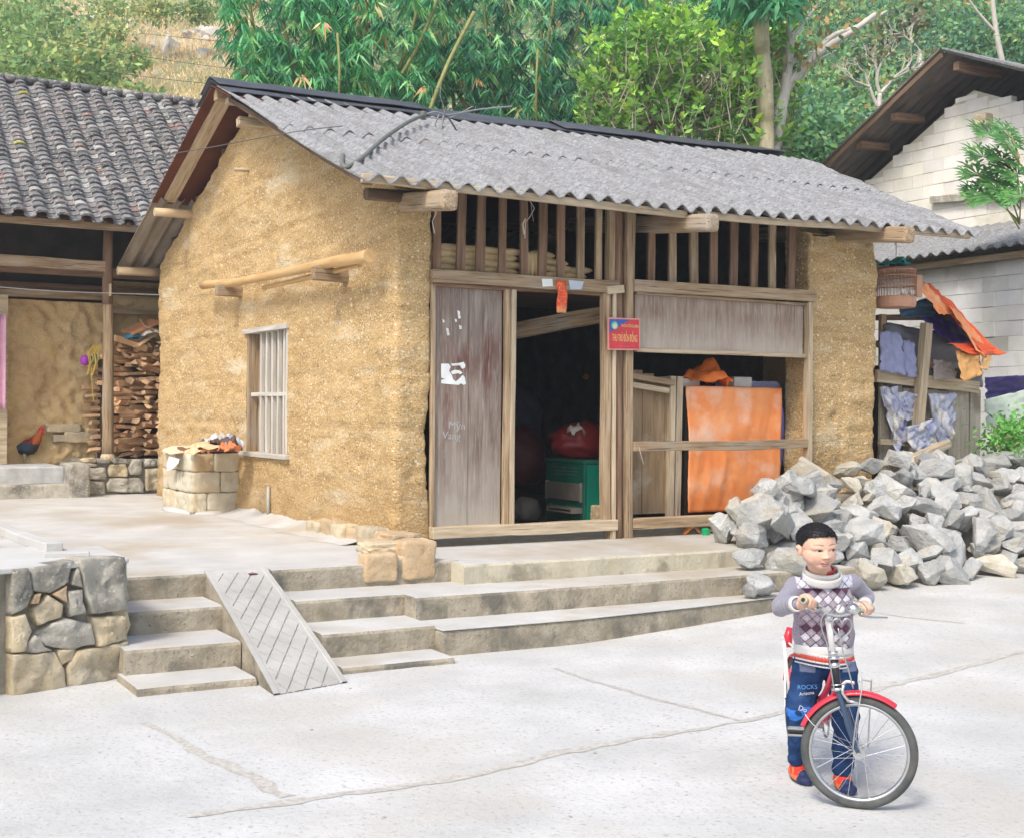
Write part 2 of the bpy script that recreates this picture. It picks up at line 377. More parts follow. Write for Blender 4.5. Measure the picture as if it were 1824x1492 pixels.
# terrace in front of the gable wall, one slab of worn concrete
b = MB()
b.prism([(-9,-.92),(-.28,-.92),(-.28,0),(-.1,.5),(-.1,9.6),(-9,9.6)], -.2, .485)
b.build('terrace', m_conc, kind='structure', bevel=.02)
# uneven screed at the wall foot
b = MB()
b.grid(lambda i, j: (-.34 - j*.075*(1+.5*noise.noise(Vector((i*.3, 2, 0)))), .35 + i*.09, .487 + (.075+.04*noise.noise(Vector((i*.35, 0, 0))))*(1-j/4)**1.6), 38, 4, flip=True)
b.build('screed_fillet', m_conc, smooth=True, kind='structure')

# stairs
def wob(poly_fn): return poly_fn
def stair(name, label, parts, mats_):
    root = thing(name, label, 'stairs', (parts[0][0][0], parts[0][0][1], 0))
    for (x0, y0, x1, y1, z0, z1), mt in zip([p[1] for p in parts], mats_):
        # riser/tread block built as fine grid box with worn edges
        b = MB(); nx = max(4, int((x1-x0)/.03))
        def prof(i):
            x = x0 + (x1-x0)*i/nx
            e = .012*noise.noise(Vector((x*7, y0, z1))) ; f = .014*noise.noise(Vector((x*2, z1, y0))) + .006*noise.noise(Vector((x*11, z1, y0)))
            return [(x, y0+f, z0), (x, y0+f+e, z1-.02), (x, y0+f+.012, z1-.004), (x, y0+f+.04, z1), (x, y1, z1)]
        P = [prof(i) for i in range(nx+1)]
        vs = [v for p in P for v in p]
        fs = [(i*5+k, (i+1)*5+k, (i+1)*5+k+1, i*5+k+1) for i in range(nx) for k in range(4)]
        mi = [0 if k < 2 else 1 for i in range(nx) for k in range(4)]
        for f, m_ in zip(fs, mi): pass
        b.add(vs, [], None)
        for f, m_ in zip(fs, mi): b.f.append(f); b.c.append(None); b.mi.append(m_)
        b.add([P[0][k] for k in range(5)] + [(x0, y1, z0)], [(5, 4, 3, 2, 1, 0)], None, 0)
        b.add([P[-1][k] for k in range(5)] + [(x1, y1, z0)], [(0, 1, 2, 3, 4, 5)], None, 0)
        b.build('step', [mt, m_conc], root)
    return root
L_ = lambda *a: ((a[0], a[1]), a)
stair('concrete_steps', 'short flight of worn concrete steps between the rubble wall and the ramp',
      [L_(-2.905,-2.27,-2.235,-1.8,-.05,.045), L_(-2.88,-1.88,-2.2,-1.35,-.05,.19), L_(-2.82,-1.4,-2.15,-.9,-.05,.335), L_(-2.72,-.945,-2.12,-.86,-.05,.489)],
      [m_riser, m_riser, m_riser, m_riser])
stair('concrete_steps', 'long concrete steps running from ramp to rock pile',
      [L_(-1.68,-2.22,-.93,-1.8,-.05,.04), L_(-1.68,-1.89,-.9,-1.4,-.05,.19), L_(-1.68,-1.42,-.86,-.86,-.05,.335), L_(-1.68,-.97,-.24,-.86,-.05,.489),
       L_(-.9,-1.60,3.1,-1.40,-.05,.331), L_(-.312,-1.17,3.25,-.95,-.05,.4785)],
      [m_riser, m_riser, m_riser, m_riser, m_riser, m_riser_y])
# the long front of the stairs: a lower tread that fans out to the right, then two broad treads and the platform
b = MB()
b.prism([(-.90,-1.98),(.1,-2.0),(1.2,-1.9),(2.6,-1.72),(3.0,-1.70),(3.0,-1.4),(-.9,-1.4)], -.1, .165)
b.build('pavement', [m_riser], kind='structure', bevel=.02)
b = MB()
b.prism([(-.9,-1.99),(.1,-2.01),(1.2,-1.91),(2.6,-1.73),(3.0,-1.71),(3.0,-1.5),(-.9,-1.5)], .165, .176)
b.build('pavement', [m_conc], kind='structure', bevel=.008)
b = MB(); b.prism([(-.86,-1.54),(3.1,-1.55),(3.1,-.3),(-.86,-.3)], .0, .333); b.build('pavement', m_conc, kind='structure', bevel=.01)
b = MB(); b.prism([(-.3,-1.1),(3.3,-1.12),(3.3,-.25),(5.2,-.25),(5.2,.4),(-.3,.4)], .1, .48); b.build('pavement', m_conc, kind='structure', bevel=.015)
b = MB(); b.prism([(3.3,-1.0),(12,-1.0),(12,9),(3.3,9)], -.1, .22); b.build('yard_ground', m_conc, kind='structure')

# scored ramp
root = thing('ramp', 'smooth concrete ramp scored with a diamond grid, running down between the two flights of steps', 'ramp', (-1.95,-1.7,0))
def rz_(y): return .49 + (y + .9) * (.49/1.62)
b = MB(); nx, ny = 10, 36
tl, tr, bl, br = (-2.13,-.90), (-1.70,-.90), (-2.24,-2.58), (-1.75,-2.45)
def rp(s, t): 
    x = (tl[0]*(1-s)+tr[0]*s)*(1-t) + (bl[0]*(1-s)+br[0]*s)*t; y = (tl[1]*(1-s)+tr[1]*s)*(1-t) + (bl[1]*(1-s)+br[1]*s)*t
    return x, y, max(.006, .492*(1-t) + .006 + .006*math.sin(t*math.pi)*1.5)
NX, NY = 90, 260
def rfn(i, j):
    s, t = i/NX, j/NY; x, y, z = rp(s, t)
    if .13 < s < .90 and t > .03:
        a = (s*.45*1.9 + t*1.75); c = (s*.45*1.9 - t*1.75); p_ = .20
        d = min(abs((a/p_) % 1 - .5), abs(((c+.03)/p_) % 1 - .5))*p_
        if d < .009: z -= .007
    if s < .08 or s > .93: z += .006
    z += .002*noise.noise(Vector((x*9, y*9, 0)))
    return (x, y, z)
b.grid(rfn, NX, NY, flip=True)
def groove(i, j):
    s, t = (i+.5)/NX, (j+.5)/NY
    if not (.13 < s < .90 and t > .03): return False
    a = (s*.45*1.9 + t*1.75); c = (s*.45*1.9 - t*1.75); p_ = .20
    return min(abs((a/p_) % 1 - .5), abs(((c+.03)/p_) % 1 - .5))*p_ < .010
b.c = [(.86,.86,.84) if groove(k % NX, k // NX) else (1,1,1) for k in range(NX*NY)]
b.build('ramp_surface', m_ramp, root, smooth=False)
b = MB()
for s, fl in ((0, False), (1, True)):
    vs = []
    for j in range(21):
        x, y, z = rp(s, j/20); vs += [(x + (.003 if s == 0 else -.003), y, z+.004), (x + (.003 if s == 0 else -.003), y, -.05)]
    fs = [(2*j, 2*j+1, 2*j+3, 2*j+2) for j in range(20)]
    b.add(vs, fs if not fl else [f[::-1] for f in fs])
b.build('ramp_side', m_riser, root)
b = MB(); b.lathe([(.02,0),(.028,.003),(.01,.006)], 7)
o = b.build('fallen_leaf', flat('red_leaf',(.30,.10,.10)), label='small dark red leaf at the top of the ramp', cat='leaf'); p = Vector(rp(.72,.06)); o.location = (p.x, p.y, p.z+.005); o.scale = (1.3,.8,1)

# ---- rubble retaining wall at left: fitted polygonal stones on the front face, concrete capping
def front_stone(name, poly, pf, depth, m, parent, bulge=.025, label=None):
    """poly in face coordinates (s,z); pf maps (s,z,out) to world. A pillow-faced stone."""
    c = Vector((sum(p[0] for p in poly)/len(poly), sum(p[1] for p in poly)/len(poly), 0))
    # densify outline
    out = []
    for a, d in zip(poly, poly[1:]+poly[:1]):
        a = Vector((a[0], a[1], 0)); d = Vector((d[0], d[1], 0)); k = max(2, int((d-a).length/.03))
        for i in range(k):
            p = a.lerp(d, i/k); out.append(p + Vector((noise.noise(p*13+Vector((0,0,5))), noise.noise(p*13+Vector((9,0,5))), 0))*.008)
    n = len(out); rings = [(1.0, -depth), (1.0, 0), (.985, bulge*.55), (.94, bulge*.85), (.8, bulge), (.6, bulge), (.4, bulge*1.05), (.2, bulge)]
    vs = []
    sd = rng.random()*30
    for k, (s_, h) in enumerate(rings):
        for p in out:
            q = c + (p-c)*s_; hh = h + (noise.fractal(Vector((q.x*8+sd, q.y*8, 1)), .8, 2.1, 6)*.030 if k > 1 else 0); vs.append(pf(q.x, q.y, hh))
    vs.append(pf(c.x, c.y, bulge*1.1))
    fs = [(k*n+i, k*n+(i+1) % n, (k+1)*n+(i+1) % n, (k+1)*n+i) for k in range(len(rings)-1) for i in range(n)]
    l = (len(rings)-1)*n; fs += [(l+i, l+(i+1) % n, len(vs)-1) for i in range(n)]
    b = MB(); b.add(vs, fs)
    o = b.build(name, m, parent, smooth=True, weld=True)
    if label: o['label'] = label
    return o
A = Vector((-2.83,-1.70,0)); Bp = Vector((-4.9,-2.36,0)); dd = (A-Bp).normalized(); nn = Vector((dd.y,-dd.x,0))
def pfw(s, z, out):   # s: pixels measured on the photo -> ray to the wall's front plane
    q = A + dd*s + nn*out; return (q.x, q.y, z)
def face_at(x, y):
    d = ray(x, y); t = (A-CP).dot(nn)/d.dot(nn); p = CP + d*t; return ((p-A).dot(dd), p.z)
root = thing('rubble_wall', 'low retaining wall of big fitted lichened stones beside the steps', 'wall', (-3.6,-2,0))
stones = [([(136,993),(222,991),(223,1087),(160,1092),(150,1050)], m_stone_g), ([(162,1098),(222,1094),(226,1138),(170,1150)], m_stone_y),
  ([(135,1158),(226,1140),(231,1200),(120,1232),(118,1190)], m_stone_y), ([(20,1165),(98,1160),(112,1190),(118,1232),(20,1250)], m_stone_y),
  ([(60,1132),(90,1110),(115,1100),(160,1108),(166,1146),(125,1156),(80,1150)], m_stone_g), ([(104,1156),(136,1154),(128,1176),(108,1184)], m_stone_y),
  ([(118,1052),(143,1048),(148,1090),(122,1098)], m_stone_g), ([(48,1010),(132,998),(120,1035),(88,1056),(60,1052)], m_stone_g),
  ([(20,1012),(46,1010),(58,1055),(45,1080),(20,1095)], m_stone_g), ([(20,1100),(42,1092),(56,1122),(40,1160),(20,1162)], m_stone_y),
  ([(60,1082),(84,1060),(112,1075),(108,1098),(85,1106),(66,1112)], m_stone_y), ([(92,1058),(115,1042),(117,1072)], m_stone_o), 
  ([(60,1058),(72,1055),(66,1072),(52,1074)], m_stone_o), ([(44,1150),(58,1128),(78,1152),(95,1158),(44,1163)], m_stone_g),
  ([(126,1040),(136,1010),(146,1044)], m_stone_g)]
for poly, m_ in stones:
    front_stone('stone', [face_at(x, y) for x, y in poly], pfw, .12, m_, root, bulge=.02)
# stones further left, outside the photograph's border
for (s0, z0, s1, z1) in [(-1.6,-.05,-1.02,.28),(-1.6,.3,-1.2,.66),(-1.17,.31,-.92,.66),(-2.1,-.05,-1.63,.3),(-2.1,.32,-1.63,.66)]:
    front_stone('stone', [(s0,z0),(s1,z0),(s1+.03,z1),(s0,z1-.02)], pfw, .12, rng.choice([m_stone_y, m_stone_g]), root)
b = MB()
q0, q1 = A + nn*-.035, Bp + nn*-.035
b.prism([(q0.x,q0.y),(q0.x+.02,-.98),(q0.x-2.2,-.98),(q1.x-.3,q1.y)], -.1, .665); b.build('mortar_core', m_mortar, root)
# the wall's end face toward the steps
def pfe(s, z, out): return (-2.83+out, -1.70+s, z)
for (s0, z0, s1, z1) in [(.02,.0,.40,.2),(.0,.21,.3,.44),(.0,.45,.34,.69),(.42,.15,.7,.42),(.32,.44,.7,.69)]:
    front_stone('stone', [(s0,z0),(s1,z0),(s1-.01,z1),(s0+.01,z1)], pfe, .08, rng.choice([m_stone_y, m_stone_g, m_stone_g]), root, bulge=.012)
b = MB(); b.prism([(A.x+.01,A.y-.01),(A.x+.01,-.93),(-3.05,-.93),(-3.2,-.8),(-7.2,-.8),(-7.2,Bp.y-.75),(Bp.x,Bp.y)], .668, .70); b.build('capping', m_conc, root, bevel=.008)
# low kerb where the upper court meets the wall's capping
p0 = onZ(96,981,.70); p1 = onZ(-60,925,.70)
o = beam('court_kerb', (p0.x,p0.y,.72), (p1.x,p1.y,.72), .10, .06, m_conc, warp=.01, kind='structure')
p2 = onZ(160,990,.70); p3 = onZ(78,992,.70)
beam('court_kerb', (p2.x,p2.y,.715), (p3.x,p3.y,.715), .08, .04, m_conc, warp=.01, kind='structure')
# ================================================================ the earth-walled house
house = thing('earth_house', 'small rammed-earth house with grey corrugated roof and a slatted timber front', 'house', (2.3, 3.5, .48))
UG, UR, VB = -.33, 4.97, 7.0
EV, EZ, RV, RZ, BV, BZ = -.6, 3.315, 3.6, 4.88, 7.62, 3.36
def roof_z(v): return EZ + (v-EV)*(RZ-EZ)/(RV-EV) if v < RV else RZ + (v-RV)*(BZ-RZ)/(BV-RV)
def roof_z2(u, v): return roof_z(v) + .012*(u-.5) * (1 if v < RV else .6)
def wall_top(v): return roof_z(v) - .21
WIN = (2.42, 3.62, 1.15, 2.385)   # v0 v1 z0 z1

def earth_strip(name, path, topf, hole=None, zb=.30, ds=.03, dz=.03, amp=.022, m=None, seed=0, side=1, erode=None, parent=house, inset=.30):
    """displaced wall skin following a plan path; hole = (path s0, s1, z0, z1)"""
    P = [Vector((*p, 0)) for p in path]
    S = [0]
    for a, b_ in zip(P[:-1], P[1:]): S.append(S[-1] + (b_-a).length)
    cols = []
    n = int(S[-1]/ds)
    ss = [S[-1]*i/n for i in range(n+1)]
    if hole:
        for h in hole[:2]:
            k = min(range(len(ss)), key=lambda i: abs(ss[i]-h)); ss[k] = h
    zt = max(topf(p) for p in P) + .0
    zt = max(zt, 4.9); m_ = int((zt-zb)/dz); zz = [zb + (zt-zb)*j/m_ for j in range(m_+1)]
    if hole:
        for h in hole[2:]:
            k = min(range(len(zz)), key=lambda i: abs(zz[i]-h)); zz[k] = h
    def at(s):
        for k in range(len(P)-1):
            if s <= S[k+1] + 1e-9:
                t = (s-S[k])/(S[k+1]-S[k]); p = P[k].lerp(P[k+1], t)
                # smooth normal near corners
                d = (P[k+1]-P[k]).normalized(); nrm = Vector((d.y, -d.x, 0))*side
                for kk, dk in ((k, s-S[k]), (k+1, S[k+1]-s)):
                    if 0 < kk < len(P)-1 and dk < .06:
                        d1 = (P[kk]-P[kk-1]).normalized(); d2 = (P[kk+1]-P[kk]).normalized()
                        m0 = (Vector((d1.y,-d1.x,0)) + Vector((d2.y,-d2.x,0))).normalized()*side
                        f = 1-dk/.06; nrm = (nrm*(1-f)+m0*f).normalized(); p = p - m0*(.022*f*f)
                return p, nrm
        return P[-1].copy(), nrm
    b = MB(); nv = len(zz)-1; nu = len(ss)-1
    VV = []
    for j, z in enumerate(zz):
        for i, s in enumerate(ss):
            p, nrm = at(s); tp = topf(p); tp += .05*noise.noise(Vector((p.x*2+seed, p.y*2.3, 5))) + .02*noise.noise(Vector((p.x*9, p.y*9, 5)))
            z_ = min(z, tp)
            q = Vector((p.x*1.0, p.y*1.0, z_))
            d = amp*1.5*noise.noise(q*1.3+Vector((seed,0,0))) + amp*.55*noise.noise(q*6) + amp*.42*noise.noise(q*17) + amp*.22*noise.noise(q*34)
            # rammed lifts: faint ledges every 0.45 m, and pits
            l = (z_ + .02*noise.noise(Vector((s*.7, 0, seed)))) % .47
            if l < .035: d -= .010*(1+noise.noise(q*5))
            pit = noise.noise(q*8+Vector((3,3,3)))
            if pit > .35: d -= (pit-.35)*.06
            if hole:
                ds_ = max(hole[0]-s, s-hole[1], hole[2]-z_, z_-hole[3])
                if ds_ < .03: d *= .3
            if z_ > tp - .15: d *= .7
            if erode: d += erode(s, p, z_)
            VV.append((p.x+nrm.x*d, p.y+nrm.y*d, z_))
    def keep(i, j):
        if hole:
            sm = (ss[i]+ss[i+1])/2; zm = (zz[j]+zz[j+1])/2
            if hole[0] < sm < hole[1] and hole[2] < zm < hole[3]: return False
        k = j*(nu+1)+i
        return abs(VV[k][2]-VV[k+nu+1][2]) > 1e-6 or abs(VV[k+1][2]-VV[k+nu+2][2]) > 1e-6
    b.grid(lambda i, j: VV[j*(nu+1)+i], nu, nv, keep=keep, flip=(side < 0))
    # top face, going inwards
    tops = VV[nv*(nu+1):]
    vs = []
    for i, s in enumerate(ss):
        p, nrm = at(s); vs += [tops[i], (p.x-nrm.x*inset, p.y-nrm.y*inset, tops[i][2])]
    b.add(vs, [(2*i, 2*i+1, 2*i+3, 2*i+2) for i in range(nu)])
    if hole:
        s0, s1, z0, z1 = hole
        e = []
        for (s, z) in ((s0,z0),(s1,z0),(s1,z1),(s0,z1)):
            p, nrm = at(s); e.append(((p.x,p.y,z), (p.x-nrm.x*inset,p.y-nrm.y*inset,z)))
        for k in range(4):
            a, c = e[k], e[(k+1) % 4]; b.add([a[0], c[0], c[1], a[1]], [(0,1,2,3)])
    return b.build(name, m or m_earth, parent, smooth=True)
def ero(s, p, z):
    d = 0
    # eroded front corner at hip height, crumbling foot, ragged apex
    r = math.hypot(p.x-0, p.y-0)
    if r < .25 and .85 < z < 1.75: d -= .035*(1-r/.25)*math.sin((z-.85)/.9*math.pi)*(1+.6*noise.noise(Vector((0,0,z*9))))
    if z < .75: d += .03*(.75-z)/.3*(.6+noise.noise(Vector((p.x*3,p.y*3,z*3))))
    if z > 4.2: d += .02*noise.noise(Vector((p.y*6, z*6, 3)))
    return d
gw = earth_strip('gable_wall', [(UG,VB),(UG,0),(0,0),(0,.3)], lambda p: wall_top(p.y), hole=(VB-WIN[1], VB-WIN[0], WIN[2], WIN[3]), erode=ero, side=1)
def topr(p): return 3.42 + (p.y*.25 if p.y > 0 else 0)
def ero2(s, p, z):
    d = 0
    if p.x < 4.55 and p.y < .02: d -= .03      # the inner half of the pier stands back a little
    if p.x > 4.7 and z > 3.0: d -= .06*(z-3.0)/.3*(1+noise.noise(Vector((p.x*5, p.y*5, z*5))))
    return d
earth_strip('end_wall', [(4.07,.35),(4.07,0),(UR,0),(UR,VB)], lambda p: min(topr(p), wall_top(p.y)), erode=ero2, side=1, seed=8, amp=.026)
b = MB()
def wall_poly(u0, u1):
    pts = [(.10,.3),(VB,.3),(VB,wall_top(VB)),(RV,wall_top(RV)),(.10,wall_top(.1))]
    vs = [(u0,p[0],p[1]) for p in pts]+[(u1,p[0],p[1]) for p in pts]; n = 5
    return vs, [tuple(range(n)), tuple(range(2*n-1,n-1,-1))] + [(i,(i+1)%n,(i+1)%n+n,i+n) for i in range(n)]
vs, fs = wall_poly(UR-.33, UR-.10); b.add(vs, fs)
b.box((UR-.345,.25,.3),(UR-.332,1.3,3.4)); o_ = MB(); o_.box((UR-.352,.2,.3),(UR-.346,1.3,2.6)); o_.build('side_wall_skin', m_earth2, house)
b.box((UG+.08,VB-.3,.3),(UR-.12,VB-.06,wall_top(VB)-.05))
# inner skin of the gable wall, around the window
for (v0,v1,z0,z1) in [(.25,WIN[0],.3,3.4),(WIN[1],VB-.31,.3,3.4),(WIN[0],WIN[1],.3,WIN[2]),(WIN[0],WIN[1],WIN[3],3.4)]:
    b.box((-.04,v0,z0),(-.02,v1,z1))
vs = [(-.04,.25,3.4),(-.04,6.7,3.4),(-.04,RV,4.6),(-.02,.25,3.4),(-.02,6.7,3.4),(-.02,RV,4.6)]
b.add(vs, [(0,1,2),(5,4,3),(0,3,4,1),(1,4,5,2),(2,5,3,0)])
b.build('inner_wall', m_mud_dim, house)
b = MB(); b.box((0,0.02,.2),(UR-.34,VB-.31,.505)); b.build('floor', mat('earth_floor',(.20,.15,.10),(.30,.24,.17),sc_=4), house)

# ---- window in the gable wall
win = MB()
v0, v1, z0, z1 = WIN; X = UG
fr = []
def bx(name, lo, hi, m, par, bev=.004, **kw):
    lo = Vector(lo); hi = Vector(hi); d = hi-lo; ax = max(range(3), key=lambda k: d[k]); c = (lo+hi)/2
    p0 = c.copy(); p1 = c.copy(); p0[ax] = lo[ax]; p1[ax] = hi[ax]
    if ax == 0: w_, h_, up = d.y, d.z, (0,0,1)
    elif ax == 1: w_, h_, up = d.x, d.z, (0,0,1)
    else: w_, h_, up = d.y, d.x, (1,0,0)
    return beam(name, p0, p1, w_, h_, m, par, warp=.003, bev=bev, up=up, **kw)
wf = bx('window_frame', (X-.03,v0-.02,z1-.03),(X+.12,v1+.06,z1+.02), m_wood_g, house)
bx('window_sill', (X-.05,v0-.08,z0-.045),(X+.14,v1+.12,z0), m_wood_g, house)
bx('jamb', (X-.0,v0,z0),(X+.14,v0+.055,z1-.03), m_wood_g, wf)
bx('jamb', (X-.0,v1-.05,z0),(X+.14,v1,z1-.03), m_wood, wf)
bx('crossbar', (X+.03,v0+.055,z0+.56),(X+.065,v1-.05,z0+.60), m_wood_g, wf)
for k in range(5):
    vv = v0 + .055 + (k+.75)*(v1-v0-.36)/5
    o = bx('window_bar', (X+.035,vv,z0),(X+.075,vv+.045,z1-.03), m_wood_g, wf, label=None)
bx('shutter', (X+.11,v0+.05,z0),(X+.125,v1-.02,z1-.03), m_wood, wf)

# ---- projecting round and square timbers on the gable side
def logx(name, px, py, r, m=m_pole, u1=UG+.1, L=.42, u0=None, **kw):
    """end seen at photo point px,py on plane u0, running into the wall along X"""
    u0 = UG-L if u0 is None else u0
    p = onX(px, py, u0)
    return log(name, [p, (u1, p.y, p.z + .01)], r, m, house, sub=3, **kw)
logx('purlin', 275, 378, .05, L=.44)
logx('purlin', 209, 483, .055, L=.46)
beam('purlin', (-.70,RV-.02,RZ-.10),(5.6,RV,RZ-.08), .11,.12, m_wood, house)
beam('stub_beam', onX(423,217,-.62), onX(423,217,-.62)+Vector((.4,0,0)), .10,.085, m_wood_l, house, up=(0,.2,1))
beam('purlin', onX(404,180,-.66), onX(404,180,-.66)+Vector((.6,0,0)), .10,.06, m_wood_l, house)
beam('purlin', onX(527,243,-.62), onX(527,243,-.62)+Vector((.5,0,0)), .09,.10, m_wood_l, house)
p = onX(417,302,-.47); log('peg', [p, p+Vector((.22,-.03,.0))], .018, m_wood_l, house, sub=2)
# flat rafter under the rear slope
a = Vector((-.56, RV+.15, roof_z(RV+.15)-.045)); c = Vector((-.56, 5.78, roof_z(5.78)-.05)); beam('rafter', a, c, .15, .035, m_wood_l, house)
beam('rafter', (-.60,RV-.1,RZ-.12),(-.80,EV+.1,EZ-.04), .09,.05, m_wood_d, house)
# two brackets carrying a long bamboo pole
beam('bracket', onX(557,487,-.62), onX(557,487,-.62)+Vector((.42,0,-.01)), .10,.115, m_wood, house)
beam('bracket', onX(385,517,-.60), onX(385,517,-.60)+Vector((.4,0,-.01)), .09,.11, m_wood, house)
pts = [onX(362,508,-.50), onX(430,503,-.50), onX(500,487,-.50), onX(560,473,-.52), onX(620,463,-.52), onX(658,457,-.52)]
log('bamboo_pole', pts, [.045,.042,.043,.045,.05,.052], m_bamboo, None, n=12, label='long pale bamboo pole lying on two wooden brackets on the earth wall', cat='pole')
pts = [onX(470,513,-.43), onX(540,497,-.44), onX(640,472,-.44)]
log('bamboo_pole', pts, .024, m_bamboo, None, n=8, label='thin second bamboo pole tucked behind the long one on the wall brackets', cat='pole')
log('drain_pipe', [onX(478,866,UG-.03), onX(478,915,UG-.03)], .018, flat('grey_pvc', (.42,.42,.38)), house, n=10, sub=1)

# ---- roof
WAVE, AMP = .186, .031
def uL(v): return (-.87 + (.13)*(v-EV)/(RV-EV)) if v < RV else -.74 + .0*(v-RV)
def uR(v): return (5.78 + (1.5)*(v-EV)/(RV-EV)) if v < RV else 7.28 - 1.3*(v-RV)/(BV-RV)
def corr(name, va, vb, lift_a, lift_b, m, n=6, wave=WAVE, amp=AMP, th=.011, wavy=True, edge=None, nper=10, phase=0):
    """corrugated rows of sheets between va and vb; two skins"""
    us0, us1 = min(uL(va),uL(vb))-.01, max(uR(va),uR(vb))+.01
    nn_ = int((us1-us0)/wave*nper)
    b = MB()
    def zf(u, v, j):
        t = (v-va)/(vb-va)
        z = roof_z2(u, v) + (lift_a*(1-t)+lift_b*t) + amp*math.cos(2*math.pi*(u-phase)/wave)
        sh = math.floor((u+.4)/.92); z += .008*noise.noise(Vector((sh*3.1, va, 0))) + .010*noise.noise(Vector((u*.7, v*.8, 0)))
        return z
    for sg in (0, 1):
        rows = []
        for j in range(n+1):
            v = va + (vb-va)*j/n; r = []
            for i in range(nn_+1):
                u = us0 + (us1-us0)*i/nn_; sh = math.floor((u+.4)/.92)
                vv = v + (.018*noise.noise(Vector((sh*5.3, va*3, 2))) if j == 0 else 0)
                uc = min(max(u, uL(v)), uR(v)); r.append((uc, vv, zf(uc, vv, j) - sg*th))
            rows.append(r)
        b.grid(lambda i, j: rows[j][i], nn_, n, keep=lambda i, j: abs(rows[j][i][0]-rows[j][i+1][0]) > 1e-5 or abs(rows[j+1][i][0]-rows[j+1][i+1][0]) > 1e-5, flip=bool(sg))
        if sg == 0: top = rows
        else:
            for j in (0, n):
                vs = []
                for i in range(nn_+1): vs += [top[j][i], rows[j][i]]
                b.add(vs, [(2*i,2*i+1,2*i+3,2*i+2) if j == 0 else (2*i+2,2*i+3,2*i+1,2*i) for i in range(nn_)])
            for i in (0, nn_):
                vs = []
                for j in range(n+1): vs += [top[j][i], rows[j][i]]
                b.add(vs, [(2*j,2*j+1,2*j+3,2*j+2) for j in range(n)])
    return b.build(name, m, house, smooth=True)
corr('roof_sheets', EV, 1.42, .0, .0, m_roof)
corr('roof_sheets', 1.28, 3.38, .016, .016, m_roof)
corr('roof_sheets', 5.72, BV, -.03, .0, mat('stained_sheet', (.20,.165,.13),(.36,.31,.25), sc_=3, st=(4,.5,1), bump=.3), wave=.177)
b = MB()
for (k, (va, vb, dz)) in enumerate([(RV-.02, 5.86, .015), (2.9, RV+.02, .045)]):
    n = 12
    vs = []
    for sg in (0, .012):
        for j in range(n+1):
            v = va+(vb-va)*j/n
            vs += [(uL(v)-.005, v, roof_z(v)+dz-.045-sg), (uR(v)-.25, v, roof_z2(uR(v),v)+dz-.05-sg)]
    m_ = 2*(n+1)
    fs = [(2*j,2*j+1,2*j+3,2*j+2) for j in range(n)] + [(m_+2*j+2,m_+2*j+3,m_+2*j+1,m_+2*j) for j in range(n)]
    fs += [(2*j+2, m_+2*j+2, m_+2*j, 2*j) for j in range(n)] + [(0,m_,m_+1,1),(2*n+1,m_+2*n+1,m_+2*n,2*n)]
    b.add(vs, fs)
b.build('roof_boarding', m_roof_in, house)
# black felt ridge cap, loosely folded over the ridge, in two lengths
def cap(name, ua, ub, front, back, lift, seed):
    b = MB(); nu, nv = int((ub-ua)/.09), 10
    def fn(i, j):
        u = ua+(ub-ua)*i/nu; t = j/nv
        vf = RV - front(u) ; vb_ = RV + back; v = vf+(vb_-vf)*t
        z = roof_z2(u, v) + .045 + lift + .012*noise.noise(Vector((u*1.4, v*3, seed))) + (.02*abs(noise.noise(Vector((u*2.2, seed, 0)))) if j == 0 else 0)
        if abs(v-RV) < .12: z += .0
        return (u, v, z + (.02*math.exp(-((v-RV)/.2)**2)))
    b.grid(fn, nu, nv)
    return b.build(name, m_cap, house, smooth=True, solid=.008)
cap('ridge_cap', uL(RV)-.01, 4.1, lambda u: .62 - .045*u + .10*noise.noise(Vector((u*.8, 0, 4))) , .45, .0, 1)
cap('ridge_cap', 3.3, 6.95, lambda u: .40 + .08*noise.noise(Vector((u*.9, 0, 7))) - max(0,(u-5.2))*.17, .35, .03, 5)
cap('ridge_cap', uL(RV)-.02, 1.6, lambda u: .34, .30, .03, 9)

# ---- eave timbers
b0 = onY(644,305,-.52); b1 = onY(1285,386,-.52); b2 = onY(1640,408,-.52)
beam('eave_board', (-.86,-.53,3.297),(2.15,-.53,3.275), .045,.062, m_wood_l, house, warp=.012, seg=16)
beam('eave_board', (2.26,-.53,3.277),(5.66,-.53,3.372), .045,.064, m_wood_l, house, warp=.012, seg=16)
for (u, vend, w_, z_) in [(-.28,-.85,.14,3.175),(2.20,-.85,.14,3.205),(4.52,-.84,.14,3.285)]:
    beam('tie_beam', (u,vend,z_-.035),(u+(.12 if u < 0 else -.02),1.3,z_+.20), w_,.15, m_wood, house, warp=.01, bev=.03)
log('wall_plate', [(-.60,-.02,3.27),(-.05,-.01,3.275)], .05, m_wood_d, house, n=10)
for v in (1.2,2.4,4.6,5.6,6.6):
    beam('purlin', (-.3,v,roof_z(v)-.10),(5.6,v,roof_z(v)-.07), .09,.09, m_wood_d, house)

# ---- timber front
hdr1 = beam('header_beam', (-.02,-.01,2.665),(1.80,-.01,2.675), .10,.105, m_wood, house, warp=.006)
hdr2 = beam('header_beam', (1.95,-.015,2.70),(4.09,-.015,2.715), .11,.105, m_wood, house, warp=.006)
for x in (781.5,823,859,897,937,969,1002,1038,1069):
    u = onY(x,430,0).x; beam('slat', (u,.03,2.715),(u+rng.uniform(-.012,.012),.03,3.42), .03,.072*rng.uniform(.85,1.12), rng.choice([m_wood_r, m_wood_r, m_wood]), house, up=(1,0,0), seg=5, bev=.004)
for x in (1126,1162.5,1202,1240,1275,1310,1346,1380,1413):
    u = onY(x,440,0).x; beam('slat', (u,.03,2.75),(u+rng.uniform(-.012,.012),.03,3.44), .03,.085*rng.uniform(.9,1.1), rng.choice([m_wood_r, m_wood, m_wood_r]), house, up=(1,0,0), seg=5, bev=.004)
